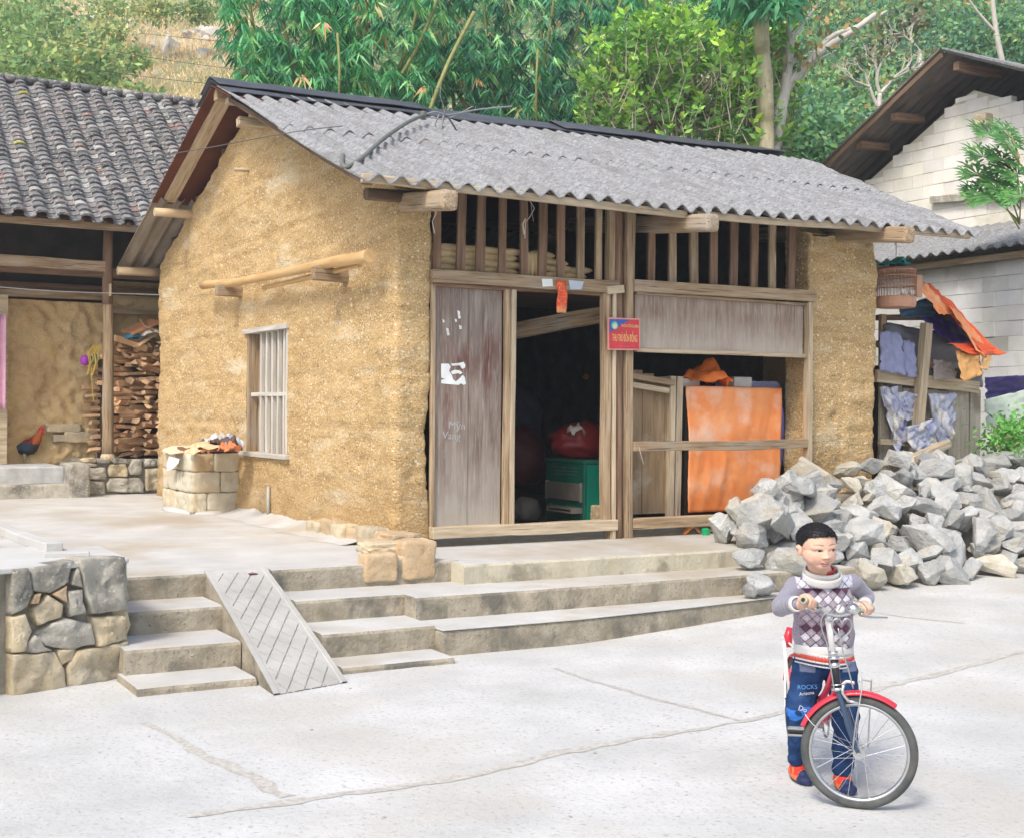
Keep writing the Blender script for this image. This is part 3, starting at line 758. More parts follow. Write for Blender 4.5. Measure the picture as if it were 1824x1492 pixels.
# posts between the bays
log('post', [(1.835,.0,.44),(1.83,.02,1.8),(1.815,.02,3.5)], .052, m_wood_r, house, n=12)
beam('post', (1.925,-.02,.44),(1.915,-.01,3.5), .075,.075, m_wood, house, up=(1,0,0))
beam('post', (1.755,.02,.44),(1.745,.03,3.5), .08,.06, m_wood, house, up=(1,0,0))
beam('door_jamb', (1.70,-.01,.62),(1.685,-.0,2.62), .07,.075, m_wood, house, up=(1,0,0))
beam('door_jamb', (1.765,-.045,.45),(1.755,-.035,2.62), .03,.035, m_wood_l, house, up=(1,0,0))
beam('frame_post', (4.045,-.02,.48),(4.03,-.02,2.66), .08,.055, m_wood_l, house, up=(1,0,0))
beam('foot_block', (1.76,-.02,.43),(1.76,-.02,.56), .07,.06, m_wood, house, up=(1,0,0), seg=2)
# door leaf of two painted planks
b = MB()
def plankbox(b, x0, x1, y0, y1, z0, z1, nx=3, nz=14, bow=.004):
    vs = []
    for sg in (0, 1):
        for j in range(nz+1):
            for i in range(nx+1):
                x = x0+(x1-x0)*i/nx; z = z0+(z1-z0)*j/nz; vs.append((x + (.002*noise.noise(Vector((z*3, x0, 0))) if i in (0, nx) else 0), (y0 if sg == 0 else y1)+bow*noise.noise(Vector((x*5, z*1.5, 1))), z))
    m_ = (nx+1)*(nz+1); fs = []
    for j in range(nz):
        for i in range(nx):
            a = j*(nx+1)+i; fs += [(a,a+1,a+nx+2,a+nx+1), (m_+a+nx+1,m_+a+nx+2,m_+a+1,m_+a)]
        a = j*(nx+1); c = a+nx; fs += [(a+nx+1,m_+a+nx+1,m_+a,a), (c,m_+c,m_+c+nx+1,c+nx+1)]
    b.add(vs, fs)
plankbox(b, .035, .345, .02, .05, .645, 2.60); plankbox(b, .350, .665, .028, .056, .64, 2.585)
door = b.build('door', m_plank, house)
beam('stile', (.018,.012,.63),(.012,.012,2.61), .035,.04, m_wood, door, up=(1,0,0))
beam('stile', (.695,.0,.64),(.705,.01,2.60), .045,.05, m_wood, door, up=(1,0,0))
beam('stile', (.745,-.012,.64),(.755,-.0,2.60), .05,.045, m_wood_l, door, up=(1,0,0))
beam('threshold', (-.01,-.02,.595),(1.80,-.015,.600), .11,.095, m_wood_l, house)
beam('sill_beam', (1.97,-.01,.60),(4.02,-.01,.605), .09,.10, m_wood, house)
beam('rail', (1.96,-.05,1.285),(4.03,-.035,1.30), .05,.085, m_wood, house, warp=.01)
b = MB()
plankbox(b, 2.0, 3.98, .0, .03, 2.155, 2.65, nx=16, nz=5, bow=.006); b.build('board_panel', m_plank2, house)
beam('panel_trim', (2.0,-.02,2.135),(4.0,-.015,2.140), .05,.035, m_wood_l, house)
beam('panel_trim', (2.0,-.01,2.64),(4.0,-.01,2.635), .04,.025, m_wood, house)
beam('header_strip', (.0,.02,2.60),(1.72,.02,2.61), .05,.03, m_wood_r, house)
beam('lintel_block', (1.66,-.06,2.635),(1.84,-.05,2.66), .04,.07, m_wood_l, house, seg=3)
b_ = beam('cross_beam', onY(912,590,.95), onY(1090,558,.30), .12,.14, m_wood, house)
# loft boards and the grey plinth under the door
b = MB(); b.box((.02,.06,2.70),(4.0,2.6,2.725)); b.build('loft_floor', m_wood_d, house)
b = MB(); b.box((.0,.03,.44),(4.05,.2,.545)); b.build('door_plinth', flat('dark_cement',(.20,.21,.22),bump=.4), house)

# chalk writing and the torn white notice on the door
m_chalk = flat('chalk', (.40,.40,.40), rough=.95)
m_paper = flat('torn_paper', (.78,.82,.80), rough=.9)
def textmesh(name, s, size, m, loc, rot=(R(90),0,0), parent=None, extrude=.0006, sx=1, align='CENTER', shear=0):
    c = bpy.data.curves.new(name, 'FONT'); c.body = s; c.size = size; c.extrude = extrude; c.align_x = align; c.align_y = 'CENTER'; c.shear = shear; c.resolution_u = 3
    t = bpy.data.objects.new(name, c); link(t); bpy.context.view_layer.update()
    me = bpy.data.meshes.new_from_object(t.evaluated_get(bpy.context.evaluated_depsgraph_get())); bpy.data.objects.remove(t)
    me.materials.clear(); me.materials.append(m)
    o = link(bpy.data.objects.new(name, me)); o.location = loc; o.rotation_euler = rot; o.scale = (sx,1,1)
    return attach(o, parent)
p = onY(814,758,.0195); textmesh('chalk_writing', 'Mỹn', .085, m_chalk, (p.x,.0165,p.z), rot=(R(90),R(4),0), parent=door, extrude=.0004)
p = onY(800,776,.0195); textmesh('chalk_writing', 'Vang', .085, m_chalk, (p.x+.02,.0165,p.z), rot=(R(90),R(4),0), parent=door, extrude=.0004)
def sheet(name, px, plane_v, m, parent, th=.002):
    P = [onY(x, y, plane_v) for x, y in px]; b = MB(); n = len(P)
    b.add([(q.x, plane_v, q.z) for q in P]+[(q.x, plane_v+th, q.z) for q in P], [tuple(range(n)), tuple(range(2*n-1,n-1,-1))]+[(i,i+n,(i+1)%n+n,(i+1)%n) for i in range(n)])
    return b.build(name, m, parent)
sheet('torn_notice', [(786,648),(799,648),(803,653),(800,661),(805,668),(807,676),(812,680),(819,674),(824,668),(828,672),(830,684),(826,686),(821,683),(817,686),(806,685),(786,683),(786,677),(793,675),(786,673)], .0155, m_paper, door)
sheet('torn_notice', [(803,648),(816,647),(826,645),(829,650),(828,656),(823,657),(819,651),(806,652)], .0155, m_paper, door)
sheet('torn_notice', [(803,662),(810,659),(819,660),(824,664),(820,667),(816,665),(806,667)], .0155, m_paper, door)
for (x,y,r_) in [(817,557,4),(818,564,4),(820,583,4),(797,588,4),(798,594,4),(790,572,3),(812,571,3)]:
    sheet('paint_fleck', [(x-r_*.6,y-r_),(x+r_*.5,y-r_*.6),(x+r_*.7,y+r_*.8),(x-r_*.3,y+r_)], .0155, m_paper, door)

# ---- stones at the foot of the front corner
def rock_mesh(name, seed, m, n=16, sx=1, sy=1, sz=.75, flatten=.55, bev=.02, rough=.06):
    r2 = random.Random(seed); bm = bmesh.new()
    for k in range(n):
        v = Vector((r2.gauss(0,1), r2.gauss(0,1), r2.gauss(0,1))).normalized()
        v = Vector((v.x*sx, v.y*sy, v.z*sz))*r2.uniform(.78,1.0)*.5
        bm.verts.new(v)
    res = bmesh.ops.convex_hull(bm, input=bm.verts)
    bmesh.ops.delete(bm, geom=[g for g in res['geom_interior'] if isinstance(g, bmesh.types.BMVert)], context='VERTS')
    bmesh.ops.dissolve_limit(bm, angle_limit=R(14), verts=bm.verts, edges=bm.edges)
    if bev: bmesh.ops.bevel(bm, geom=list(bm.edges)+list(bm.verts), offset=bev, segments=2, profile=.6, affect='EDGES')
    bmesh.ops.triangulate(bm, faces=bm.faces)
    bmesh.ops.subdivide_edges(bm, edges=[e for e in bm.edges if e.calc_length() > .12], cuts=2, use_grid_fill=False)
    bmesh.ops.triangulate(bm, faces=bm.faces)
    for v in bm.verts:
        d = noise.fractal(v.co*4+Vector((seed,0,0)), 1, 2, 4); v.co += v.co.normalized()*d*rough
    bmesh.ops.recalc_face_normals(bm, faces=bm.faces)
    me = bpy.data.meshes.new(name); bm.to_mesh(me); bm.free(); me.materials.append(m)
    me.polygons.foreach_set('use_smooth', [False]*len(me.polygons))
    return me
def boxstone(name, c, size, m, parent, seed, rot=0):
    me = bpy.data.meshes.new(name); bm = bmesh.new(); bmesh.ops.create_cube(bm, size=1)
    bmesh.ops.subdivide_edges(bm, edges=bm.edges, cuts=11, use_grid_fill=True)
    for v in bm.verts:
        q = v.co.copy(); L4 = (abs(q.x)**16+abs(q.y)**16+abs(q.z)**16)**(1/16); q = q*(.5/L4)*(1)
        q += q.normalized()*(noise.fractal(q*2.6+Vector((seed*3.3,0,0)),1,2,4)*.05)
        q += Vector((noise.noise(q*9+Vector((seed,0,0))), noise.noise(q*9+Vector((0,seed,5))), noise.noise(q*9+Vector((3,0,seed)))))*.012 + q.normalized()*(noise.ridged_multi_fractal(q*4+Vector((seed,0,0)),1,2,5,1,2)-1)*.030; v.co = Vector((q.x*size[0]*1.0, q.y*size[1], q.z*size[2]))
    bm.to_mesh(me); bm.free(); me.materials.append(m); me.polygons.foreach_set('use_smooth', [True]*len(me.polygons))
    o = link(bpy.data.objects.new(name, me)); o.location = c; o.rotation_euler = (0,0,rot)
    return attach(o, parent)
def footstone(x0, x1, y0, y1, v, dep, m, seed):
    a = onY(x0,y1,v); c = onY(x1,y0,v); boxstone('foundation_stone', ((a.x+c.x)/2, v+dep/2, (a.z+c.z)/2), (abs(c.x-a.x), dep, abs(c.z-a.z)), m, house, seed)
footstone(719,778,962,1033,-.98,.22,m_stone_o,1)
footstone(651,709,985,1038,-.99,.15,m_stone_o,2)
footstone(706,722,990,1038,-.955,.2,m_stone_y,3)
footstone(700,752,950,972,-.62,.3,m_stone_o,6)
footstone(660,706,962,974,-.58,.25,m_stone_o,7)
footstone(656,722,966,987,-.86,.22,m_stone_y,4)
for k, (v, w_) in enumerate([(-.35,.3),(-.05,.28),(.22,.3),(.5,.28),(.78,.26),(1.05,.3),(1.35,.28)]):
    boxstone('foundation_stone', (UG-.04+ (.02 if k % 2 else 0), v, .50), (.24, w_*1.1, .20+.04*(k % 3)), m_stone_o if k % 2 else m_stone_y, house, 10+k)
# ================================================================ neighbour house on the left, tiled
lh = thing('tiled_house', 'old mud-brick house with a mossy grey tile roof and a deep verandah, behind the terrace', 'house', (-1.5, 9, .9))
E0, EZ0, RG, RGZ = 7.05, 3.90, 10.3, 6.22
def lz(v): return EZ0 + (v-E0)*(RGZ-EZ0)/(RG-E0)
b = MB(); per, crs = .262, 31
sl = math.hypot(RG-E0, RGZ-EZ0); cs = (RG-E0)/sl; sn = (RGZ-EZ0)/sl
def pal():
    t = rng.random()
    if t < .62: g = rng.uniform(.10,.20); return (g*1.0, g*.99, g*1.0)
    if t < .86: g = rng.uniform(.14,.24); return (g*1.05, g*.95, g*.93)
    if t < .975: g = rng.uniform(.24,.36); return (g, g*.98, g*.94)
    if t < .995: return (rng.uniform(.2,.26), .15, .13)
    return (.30,.28,.08)
for k in range(26):
    uc = 1.9 - k*per
    for c in range(crs):
        d0 = sl*c/crs - .02; d1 = sl*(c+1)/crs + .035
        jit = rng.uniform(-.012,.012); rot = rng.uniform(-.02,.02); lf = rng.uniform(0,.012)
        sag = .03*noise.noise(Vector((uc*.5, d0*.5, 0))) + .015*noise.noise(Vector((k*.7, c*.2, 1)))
        vs = []
        NS = 7
        for (d, z_, rr) in ((d0, .040+lf, .082), (d1, .018, .070)):
            for i in range(NS):
                a = math.pi*(.06+.88*i/(NS-1)); x = uc + jit + rr*math.cos(a)*1.0 + rot*(d-d0); h = z_ + rr*.62*math.sin(a) + sag
                vs.append((x, E0 + d*cs - h*sn, EZ0 + d*sn + h*cs))
        for i in range(NS):
            a = math.pi*(.06+.88*i/(NS-1)); x = uc + jit + .068*math.cos(a); h = .022+lf + .068*.58*math.sin(a) + sag; vs.append((x, E0 + d0*cs - h*sn, EZ0 + d0*sn + h*cs))
        col = pal()
        b.add(vs, [(i+1,i,NS+i,NS+i+1) for i in range(NS-1)] + [(i,i+1,2*NS+i+1,2*NS+i) for i in range(NS-1)], col)
        # the under tile in the gutter between
        vs = []
        for (d, z_) in ((d0, .022), (d1, .004)):
            for i in range(5):
                a = math.pi*(1.1+.8*i/4); x = uc + per/2 + .075*math.cos(a); h = z_ + .03 + .05*math.sin(a) + sag
                vs.append((x, E0 + (d-.03)*cs - h*sn, EZ0 + (d-.03)*sn + h*cs))
        for i in range(5):
            p_ = vs[i]; vs.append((p_[0], p_[1]+.01, p_[2]-.014))
        b.add(vs, [(i,i+1,6+i,5+i) for i in range(4)] + [(i+1,i,10+i,11+i) for i in range(4)], pal())
m_tile = mat('mossy_clay_tiles', (.85,.85,.85), (1.25,1.25,1.25), sc_=12, c3=(.55,.55,.50), sc3=25, t3=(.55,.7), attr=True, bump=.5, bsc=60, bd=.004, rough=.95)
b.build('roof', m_tile, lh, smooth=False)
b = MB()
vs = [(-5,E0+.02,EZ0-.02),(2,E0+.02,EZ0-.02),(2,RG,RGZ-.03),(-5,RG,RGZ-.03)]; b.add(vs, [(0,1,2,3)])
vs = [(-5,RG,RGZ+.03),(2,RG,RGZ+.03),(2,RG+3.3,EZ0),(-5,RG+3.3,EZ0)]; b.add(vs, [(0,1,2,3)])
b.build('roof_deck', m_wood_d, lh)
b = MB()
for k in range(46):
    u = 1.9-k*.15; b.tube([(u, RG-.02, RGZ+.05+.02*rng.random()), (u+.17, RG, RGZ+.07)], [.06,.05], 7, pal())
b.build('ridge_tiles', m_tile, lh, smooth=True)
for k in range(12): 
    v = E0+.05+k*.28
beam('eave_beam', (-5,E0+.10,EZ0-.07),(2,E0+.10,EZ0-.06), .05,.09, m_wood, lh)
for k in range(24):
    u = 1.8-k*.28; beam('rafter', (u,E0+.02,EZ0-.03),(u,RG,RGZ-.10), .05,.04, m_wood_d, lh, seg=2)
PV = 7.52
pu = onY(193,700,PV).x
log('post', [(pu,PV,.93),(pu-.005,PV,2.2),(pu-.02,PV,3.45)], [.075,.068,.058], m_wood, lh, n=14)
log('post', [(pu-.02,PV-.0,2.9),(pu-.02,PV,3.9)], [.066,.06], m_wood_r, lh, n=14)
b = MB(); b.lathe([(.09,.90),(.095,.96),(.08,1.0)],12,(pu,PV,0)); b.build('post_base', m_stone_y, lh)
beam('notice_board', onY(196,506,PV-.09), onY(196,528,PV-.09), .09,.02, m_wood_l, lh, up=(1,0,0), seg=2)
z1_ = onY(100,470,PV).z
beam('verandah_beam', (-5,PV,z1_+.02),(pu+.0,PV,z1_), .10,.13, m_wood, lh, warp=.02)
beam('verandah_beam', (-5,PV+.6,z1_-.02),(1.6,PV+.6,z1_-.02), .10,.12, m_wood_r, lh)
WV = 8.4
# back wall of mud brick, lumpy, with a dark gap at its top
def lwall(name, ua, ub, v, z0, z1, m, seed, amp=.03):
    b = MB(); nu = int((ub-ua)/.035); nv = int((z1-z0)/.035)
    def fn(i, j):
        u = ua+(ub-ua)*i/nu; z = z0+(z1-z0)*j/nv
        d = amp*noise.noise(Vector((u*2.5,z*2.5,seed))) + amp*.8*noise.noise(Vector((u*9,z*9,seed))) + amp*.5*noise.noise(Vector((u*22,z*22,seed)))
        return (u, v - d, z)
    b.grid(fn, nu, nv); return b.build(name, m, lh, smooth=True)
lwall('mud_wall', -4.5, -.62, WV, .80, 2.98, m_earth2, 3, .085)
lwall('mud_wall', -.64, 2.0, WV+.12, .80, 3.3, m_earth2, 13, .03)
beam('lintel', (-4.6,WV-.06,3.03),(-.75,WV-.06,3.06), .16,.09, m_wood, lh)
beam('lintel', (-4.6,WV+.1,3.16),(2,WV+.1,3.16), .16,.10, m_wood_r, lh)
beam('lintel', (-.6,WV,2.88),(2,WV,2.88), .10,.06, m_wood, lh)
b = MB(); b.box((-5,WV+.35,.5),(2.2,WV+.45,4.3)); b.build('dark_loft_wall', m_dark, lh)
for (x,y,w_,h_) in [(113,762,64,16),(140,778,56,22),(108,780,30,14),(165,768,30,16)]:
    p = onY(x,y,WV-.03); boxstone('base_stone', (p.x,p.y,p.z), (w_*.0066,.12,h_*.0066), m_stone_y, lh, x)
# plinth of rough stone under the verandah
pl = thing('stone_plinth', 'low rough-stone plinth wall carrying the verandah post and the firewood', 'wall', (-.5,7.3,.48))
def ppf(s, z, out): return (s, 7.43-out, z)
def pst(x0,y0,x1,y1,m):
    j = lambda: rng.uniform(-3,3)
    P = [onY(x0+j()*.7,y1+j()*.4,7.43), onY(x1+j()*.7,y1+j()*.4,7.43), onY(x1+j(),(y0+y1)/2,7.43), onY(x1-4+j(),y0+j()*.4,7.43), onY(x0+4+j(),y0+j()*.4,7.43), onY(x0+j(),(y0+y1)/2,7.43)]
    front_stone('stone', [(p.x,p.z) for p in P], ppf, .12, m, pl, bulge=.03)
for a in [(146,816,170,822),(146,824,172,830),(152,832,190,853),(192,826,228,848),(231,818,254,846),(256,816,278,831),(280,817,300,832),(257,834,302,872),(192,850,254,876),(150,856,188,880),(172,816,196,823),(198,815,228,824)]:
    pst(*a, rng.choice([m_stone_g, m_stone_g, m_stone_y]))
for k in range(6): front_stone('stone', [(-.05+k*.4,.48),(.33+k*.4,.48),(.33+k*.4,.9),(-.05+k*.4,.92)], ppf, .12, m_stone_g, pl, bulge=.03)
b = MB(); b.box((-1.2,7.46,.4),(2.2,8.9,.925)); b.build('mortar_core', m_mortar, pl)
st_ = thing('concrete_steps', 'two broad grey steps at the left end of the plinth, under the rooster', 'steps', (-2,7.2,.48))
b = MB(); b.box((-5,6.98,.4),(-1.22,7.5,.655)); b.build('step', m_stone_g, st_, bevel=.02)
b = MB(); b.box((-5,7.30,.6),(-1.42,9,.855)); b.build('step', mat('whitewashed_step',(.36,.37,.36),(.62,.63,.62),sc_=5,bump=.6,bsc=25), st_, bevel=.02)
b = MB(); b.box((-1.43,6.96,.4),(-1.18,7.6,.90)); b.build('step_cheek', m_stone_g, st_, bevel=.03)
# pink cloth at the far left
b = MB(); b.grid(lambda i, j: (-2.19+i*.022, 8.0+.03*math.sin(i*1.3), 1.55+j*.12+.0*i), 8, 10)
o = b.build('pink_curtain', flat('pink_cloth',(.75,.42,.55)), smooth=True, solid=.004, label='strip of pink cloth hanging at the far left edge of the mud wall', cat='curtain')
b = MB(); b.box((-2.32,8.05,.86),(-1.98,8.2,3.0)); b.build('door_frame', m_wood_l, lh)

# ---- firewood stacked against the wall, every log its own
m_fw = mat('split_firewood', (.64,.38,.20), (.90,.62,.38), sc_=3, st=(.7,8,8), rnd=.3, c3=(.66,.46,.28), sc3=5, t3=(.5,.62), bump=.7, bsc=8, bst=(.6,12,12), bd=.004)
fw_meshes = []
for k in range(7):
    b = MB(); r2 = random.Random(k+40); n = r2.choice([3,4,4,5]); L = .5
    angs = sorted(r2.uniform(0, 2*math.pi) for _ in range(n)); angs = [2*math.pi*i/n + r2.uniform(-.4,.4) for i in range(n)]
    vs = []
    for i in range(6):
        t = i/5
        for a in angs:
            r_ = .5*(1+.15*r2.uniform(-1,1)); vs.append((L*(t-.5)+r2.uniform(-.02,.02)*(1 if i in (0,5) else .3), r_*math.cos(a)+.10*math.sin(t*2.5+k), r_*.62*math.sin(a)+.08*math.cos(t*2+k)))
    fs = [(i*n+j, i*n+(j+1)%n, (i+1)*n+(j+1)%n, (i+1)*n+j) for i in range(5) for j in range(n)] + [tuple(range(n))[::-1], tuple(5*n+j for j in range(n))]
    b.add(vs, fs); o = b.build('firewood_log', m_fw, smooth=False); fw_meshes.append(o.data); bpy.data.objects.remove(o)
def fwood(x, y, v, sx, d, rz, ry=0, label='split brown firewood log in the stack behind the verandah post'):
    o = link(bpy.data.objects.new('firewood_log', rng.choice(fw_meshes))); p = onY(x, y, v)
    o.location = p; o.scale = (sx, d, d*rng.uniform(.6,1.1)); o.rotation_euler = (rng.uniform(-.6,.6), ry+rng.uniform(-.08,.08), rz)
    tag(o, label, 'firewood', 'split logs in the firewood stack'); return o
y = 808; ly = 0
while y > 606:
    left = 206 if y < 800 else 214
    # columns right of the post
    for ki, x in enumerate(range(208, 302, 21)):
        fwood(x+rng.uniform(-5,5), y+rng.uniform(-2,2), 7.85+.10*rng.random(), rng.uniform(.6,.9), rng.uniform(.095,.15), rng.uniform(.1,1.3), label='split log, %s from the post in the %s layer up of the firewood' % (nth(ki), nth(ly)))
    y -= 8.3; ly += 1
y = 800; ly = 0
while y > 690:
    for x in (168,184):
        fwood(x+rng.uniform(-5,5)+ (8 if y > 740 else 0), y, 8.15+.1*rng.random(), rng.uniform(.5,.7), rng.uniform(.08,.12), rng.uniform(-.3,.4), label='split log left of the post, %s in the %s layer up' % ('outer' if x == 168 else 'inner', nth(ly)))
    y -= 12; ly += 1
for ki, (x,y) in enumerate([(182,660),(178,672),(186,682)]): fwood(x,y,8.1,.5,.10,.1,label='%s log from the top just left of the verandah post' % nth(ki))
fwood(232,612,7.75,.9,.16,.2,.25,label='thick pale log lying across the top of the firewood stack')
fwood(262,604,7.75,.8,.12,.4,-.5,label='slanting branch on top of the firewood stack')
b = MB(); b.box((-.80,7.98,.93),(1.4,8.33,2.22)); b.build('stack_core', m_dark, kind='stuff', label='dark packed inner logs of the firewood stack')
# oddments on the stack
def crumple(name, c, size, m, seed, label, cat, n=14, amp=.35, thin=.25, rz=0):
    b = MB()
    def fn(i, j):
        x = (i/n-.5); y = (j/n-.5); q = Vector((x*2.6+seed, y*2.6, seed)); z = thin*(1-(2*x)**2)*(1-(2*y)**2)*1.6 + amp*(noise.noise(q)+.6*abs(noise.noise(q*2.6)))
        return (x*size[0]*(1+.25*noise.noise(q+Vector((5,0,0)))), y*size[1]*(1+.25*noise.noise(q+Vector((0,7,0)))), z*size[2])
    b.grid(fn, n, n)
    o = b.build(name, m, smooth=True, solid=.004, label=label, cat=cat); o.location = c; o.rotation_euler = (0,0,rz); return o
m_cb = flat('cardboard', (.52,.33,.18)); m_cb2 = flat('orange_card', (.62,.30,.14)); m_bl = flat('blue_plastic', (.05,.28,.50)); m_wc = flat('white_sack', (.62,.55,.48))
p = onY(252,582,7.8); b = MB(); b.box((-.22,-.15,-.015),(.22,.15,.015)); o = b.build('cardboard', m_cb2, bevel=.004, label='orange cardboard flap on top of the firewood', cat='cardboard'); o.location = p; o.rotation_euler = (.2,-.42,.2)
p = onY(278,584,7.8); b = MB(); b.box((-.2,-.15,-.012),(.2,.15,.012)); o = b.build('cardboard', m_cb, bevel=.004, label='brown cardboard sheet leaning on the orange flap', cat='cardboard'); o.location = p; o.rotation_euler = (.4,.3,.1)
crumple('plastic_bag', onY(237,602,7.72), (.22,.16,.12), m_bl, 3, 'crumpled bright blue plastic bag on the firewood', 'bag')
crumple('sack', onY(272,598,7.72), (.30,.22,.22), m_wc, 5, 'pale cloth sack on the firewood beside the wall', 'sack')
# purple and green bag with yellow straps hanging by the stack
bg_ = thing('hanging_bag', 'purple and teal bag with yellow straps hanging beside the firewood', 'bag', onY(155,645,7.9))
p = onY(151,642,7.9)
for (dx, dz, rx, rz_, mm) in [(0,0,.06,.07,flat('purple_plastic',(.36,.05,.45))), (.07,-.005,.045,.065,flat('dark_blue_plastic',(.06,.10,.22))), (.13,.02,.05,.07,flat('teal_plastic',(.10,.25,.20)))]:
    b = MB(); b.lathe([(.01,-rz_),(rx*.8,-rz_*.7),(rx,0),(rx*.7,rz_*.8),(.01,rz_)],10); o = b.build('pouch', mm, None, smooth=True); o.location = (p.x+dx, p.y, p.z+dz); bpy.context.view_layer.update(); attach(o, bg_)
m_yel = flat('yellow_strap', (.72,.50,.08))
for k in range(6):
    x = 158+k*3; a = onY(x-2,668-(k%3)*9,7.86); c = onY(x+rng.uniform(-3,3),628,7.86); e = onY(x+9,615,7.88); b = MB(); b.tube([a,(a+c)/2+Vector((.02,-.02,0)),c,e],.007,5); b.build('strap', m_yel, bg_)
a = onY(165,700,7.86); b = MB(); b.tube([onY(163,655,7.86),a,onY(167,715,7.86)],.005,5); b.build('strap', m_yel, bg_)
o = fwood(157,655,7.95,.5,.10,.1,label='short plank end under the hanging bag')

# ================================================================ white block house on the right
m_blk = mat('pale_concrete_block', (.78,.77,.73), (.90,.89,.86), sc_=3, c3=(.60,.54,.43), sc3=1.2, t3=(.52,.7), rnd=.0, bump=.5, bsc=25, bd=.006, rough=.92, attr=True)
m_blk2 = mat('bluish_concrete_block', (.72,.75,.77), (.86,.88,.89), sc_=3, c3=(.56,.56,.53), sc3=1.0, t3=(.52,.7), bump=.5, bsc=25, bd=.006, rough=.92, attr=True)
def blockwall(name, X, v0, v1, z0, zt, m, parent, bh=.19, bl=.40, holes=(), th=.12, seed=0, stepped=True):
    b = MB(); r2 = random.Random(seed); j = 0; z = z0
    while z < 9:
        off = (j % 2)*bl/2; v = v0 + off - bl; anyb = False
        while v < v1:
            a, c = max(v, v0), min(v+bl, v1)
            if c-a > .03:
                top = min(zt(a), zt(c))
                h = min(bh, top-z)
                if h > .05 and not any(ha < (a+c)/2 < hb and hc < z+bh/2 < hd for ha,hb,hc,hd in holes):
                    g = .0025; o_ = r2.uniform(-.006,.008); k = r2.uniform(.90,1.04); kk = (k, k*r2.uniform(.97,1.0), k*r2.uniform(.93,1.0))
                    b.box((X+o_, a+g, z+g), (X+th, c-g, z+h-g), kk); anyb = True
            v += bl
        z += bh; j += 1
        if not anyb: break
    b.cc = (.88,.86,.80); 
    # mortar sheet just behind the faces
    zs = [z0]
    o = b.build(name, m, parent, bevel=.006)
    b = MB(); n = 30; vs = []
    for i in range(n+1):
        v = v0+(v1-v0)*i/n; vs += [(X+.012, v, z0), (X+.012, v, zt(v)-.07)]
    b.add(vs, [(2*i,2*i+1,2*i+3,2*i+2) for i in range(n)], (.70,.68,.62)); b.build('mortar', m, parent)
    return o
bh_ = thing('block_house', 'tall unplastered pale block house with a sheet roof and stepped gable, on the right', 'house', (12, 3, .5))
GX = 10.5; AV, AZ = 3.62, 6.48
def gtop(v): return AZ - (abs(v-AV)*.52 if v > AV else abs(v-AV)*.42) 
blockwall('gable_wall', GX, -2.5, 7.6, 2.0, lambda v: gtop(v)-.08, m_blk, bh_, seed=3, holes=[(4.55,4.78,5.36,5.55)])
b = MB(); b.box((GX+.12,-2.5,1.0),(GX+6,7.6,4.4)); b.build('house_body', m_blk2, bh_)
def proof(name, u0, u1, va, za, vb, zb, m, parent, amp=.03, wave=.2, along='v'):
    """corrugated slope between (va,za) and (vb,zb); ridges run down the slope"""
    n = int(abs(u1-u0)/wave*8); b = MB()
    for sg in (0,1):
        b.grid(lambda i, j: (u0+(u1-u0)*i/n, va+(vb-va)*j/6, za+(zb-za)*j/6 + amp*math.cos(2*math.pi*i/8) - sg*.012), n, 6, flip=bool(sg) ^ (vb < va))
    # edge strip
    for i in (0, n):
        u = u0+(u1-u0)*i/n; b.add([(u,va,za+amp),(u,vb,zb+amp),(u,vb,zb+amp-.03),(u,va,za+amp-.03)], [(0,1,2,3)])
    return b.build(name, m, parent, smooth=True)
m_roof2 = mat('dark_old_sheet', (.12,.10,.085),(.24,.20,.17), sc_=3, st=(4,.6,1), bump=.3)
proof('roof', GX-.62, GX+6, AV+.02, AZ+.34, 8.3, AZ+.34-4.56*.545, m_roof2, bh_)
proof('roof', GX-.62, GX+6, AV-.02, AZ+.34, -3.0, AZ+.34-6.7*.42, m_roof, bh_)
for (x, y) in [(1592,208),(1530,258)]:
    p = onX(x, y, GX-.48); beam('purlin', p, p+Vector((.6,0,.02)), .13,.11, m_wood_r, bh_)
p = onX(1703,118,GX-.5); beam('purlin', p, p+Vector((.9,0,0)), .10,.12, m_wood_r, bh_)
beam('verge_board', (GX-.60,AV,AZ+.26),(GX-.60,8.2,AZ+.26-4.48*.545), .03,.07, m_wood_d, bh_)
p = onX(1752,215,GX-.06); boxstone('projecting_block', p, (.2,.22,.17), m_stone_y, bh_, 5)
beam('wall_beam', onX(1660,357,GX-.05), onX(1830,345,GX-.05), .1,.10, m_stone_g, bh_)
# lower shed against it
sh = thing('block_shed', 'low shed of bluish concrete blocks under a grey corrugated lean-to roof', 'shed', (9.5, 2.5, .4))
SX = 8.75
blockwall('shed_wall', SX, -3.5, 5.6, .3, lambda v: 3.55, m_blk2, sh, seed=9, holes=[(1.55,1.95,2.45,2.64)])
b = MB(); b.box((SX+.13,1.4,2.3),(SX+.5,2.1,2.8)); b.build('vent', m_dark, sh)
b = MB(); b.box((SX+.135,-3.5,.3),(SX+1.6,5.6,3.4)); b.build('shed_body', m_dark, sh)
n = int(9.6/.19*8); b = MB()
for sg in (0,1):
    b.grid(lambda i, j: (SX-.30+ (GX-SX+.25)*j/6, -3.8+9.6*i/n, 3.68+.62*j/6+.026*math.cos(2*math.pi*i/8)-sg*.014), n, 6, flip=not bool(sg))
vs = []
for i in range(n+1): vs += [(SX-.30,-3.8+9.6*i/n,3.68+.026*math.cos(2*math.pi*i/8)), (SX-.30,-3.8+9.6*i/n,3.666+.026*math.cos(2*math.pi*i/8))]
b.add(vs, [(2*i,2*i+1,2*i+3,2*i+2) for i in range(n)])
b.build('roof', m_roof, sh, smooth=True)
beam('shed_beam', (SX-.12,-3.6,3.56),(SX-.12,5.7,3.56), .08,.08, m_wood, sh)

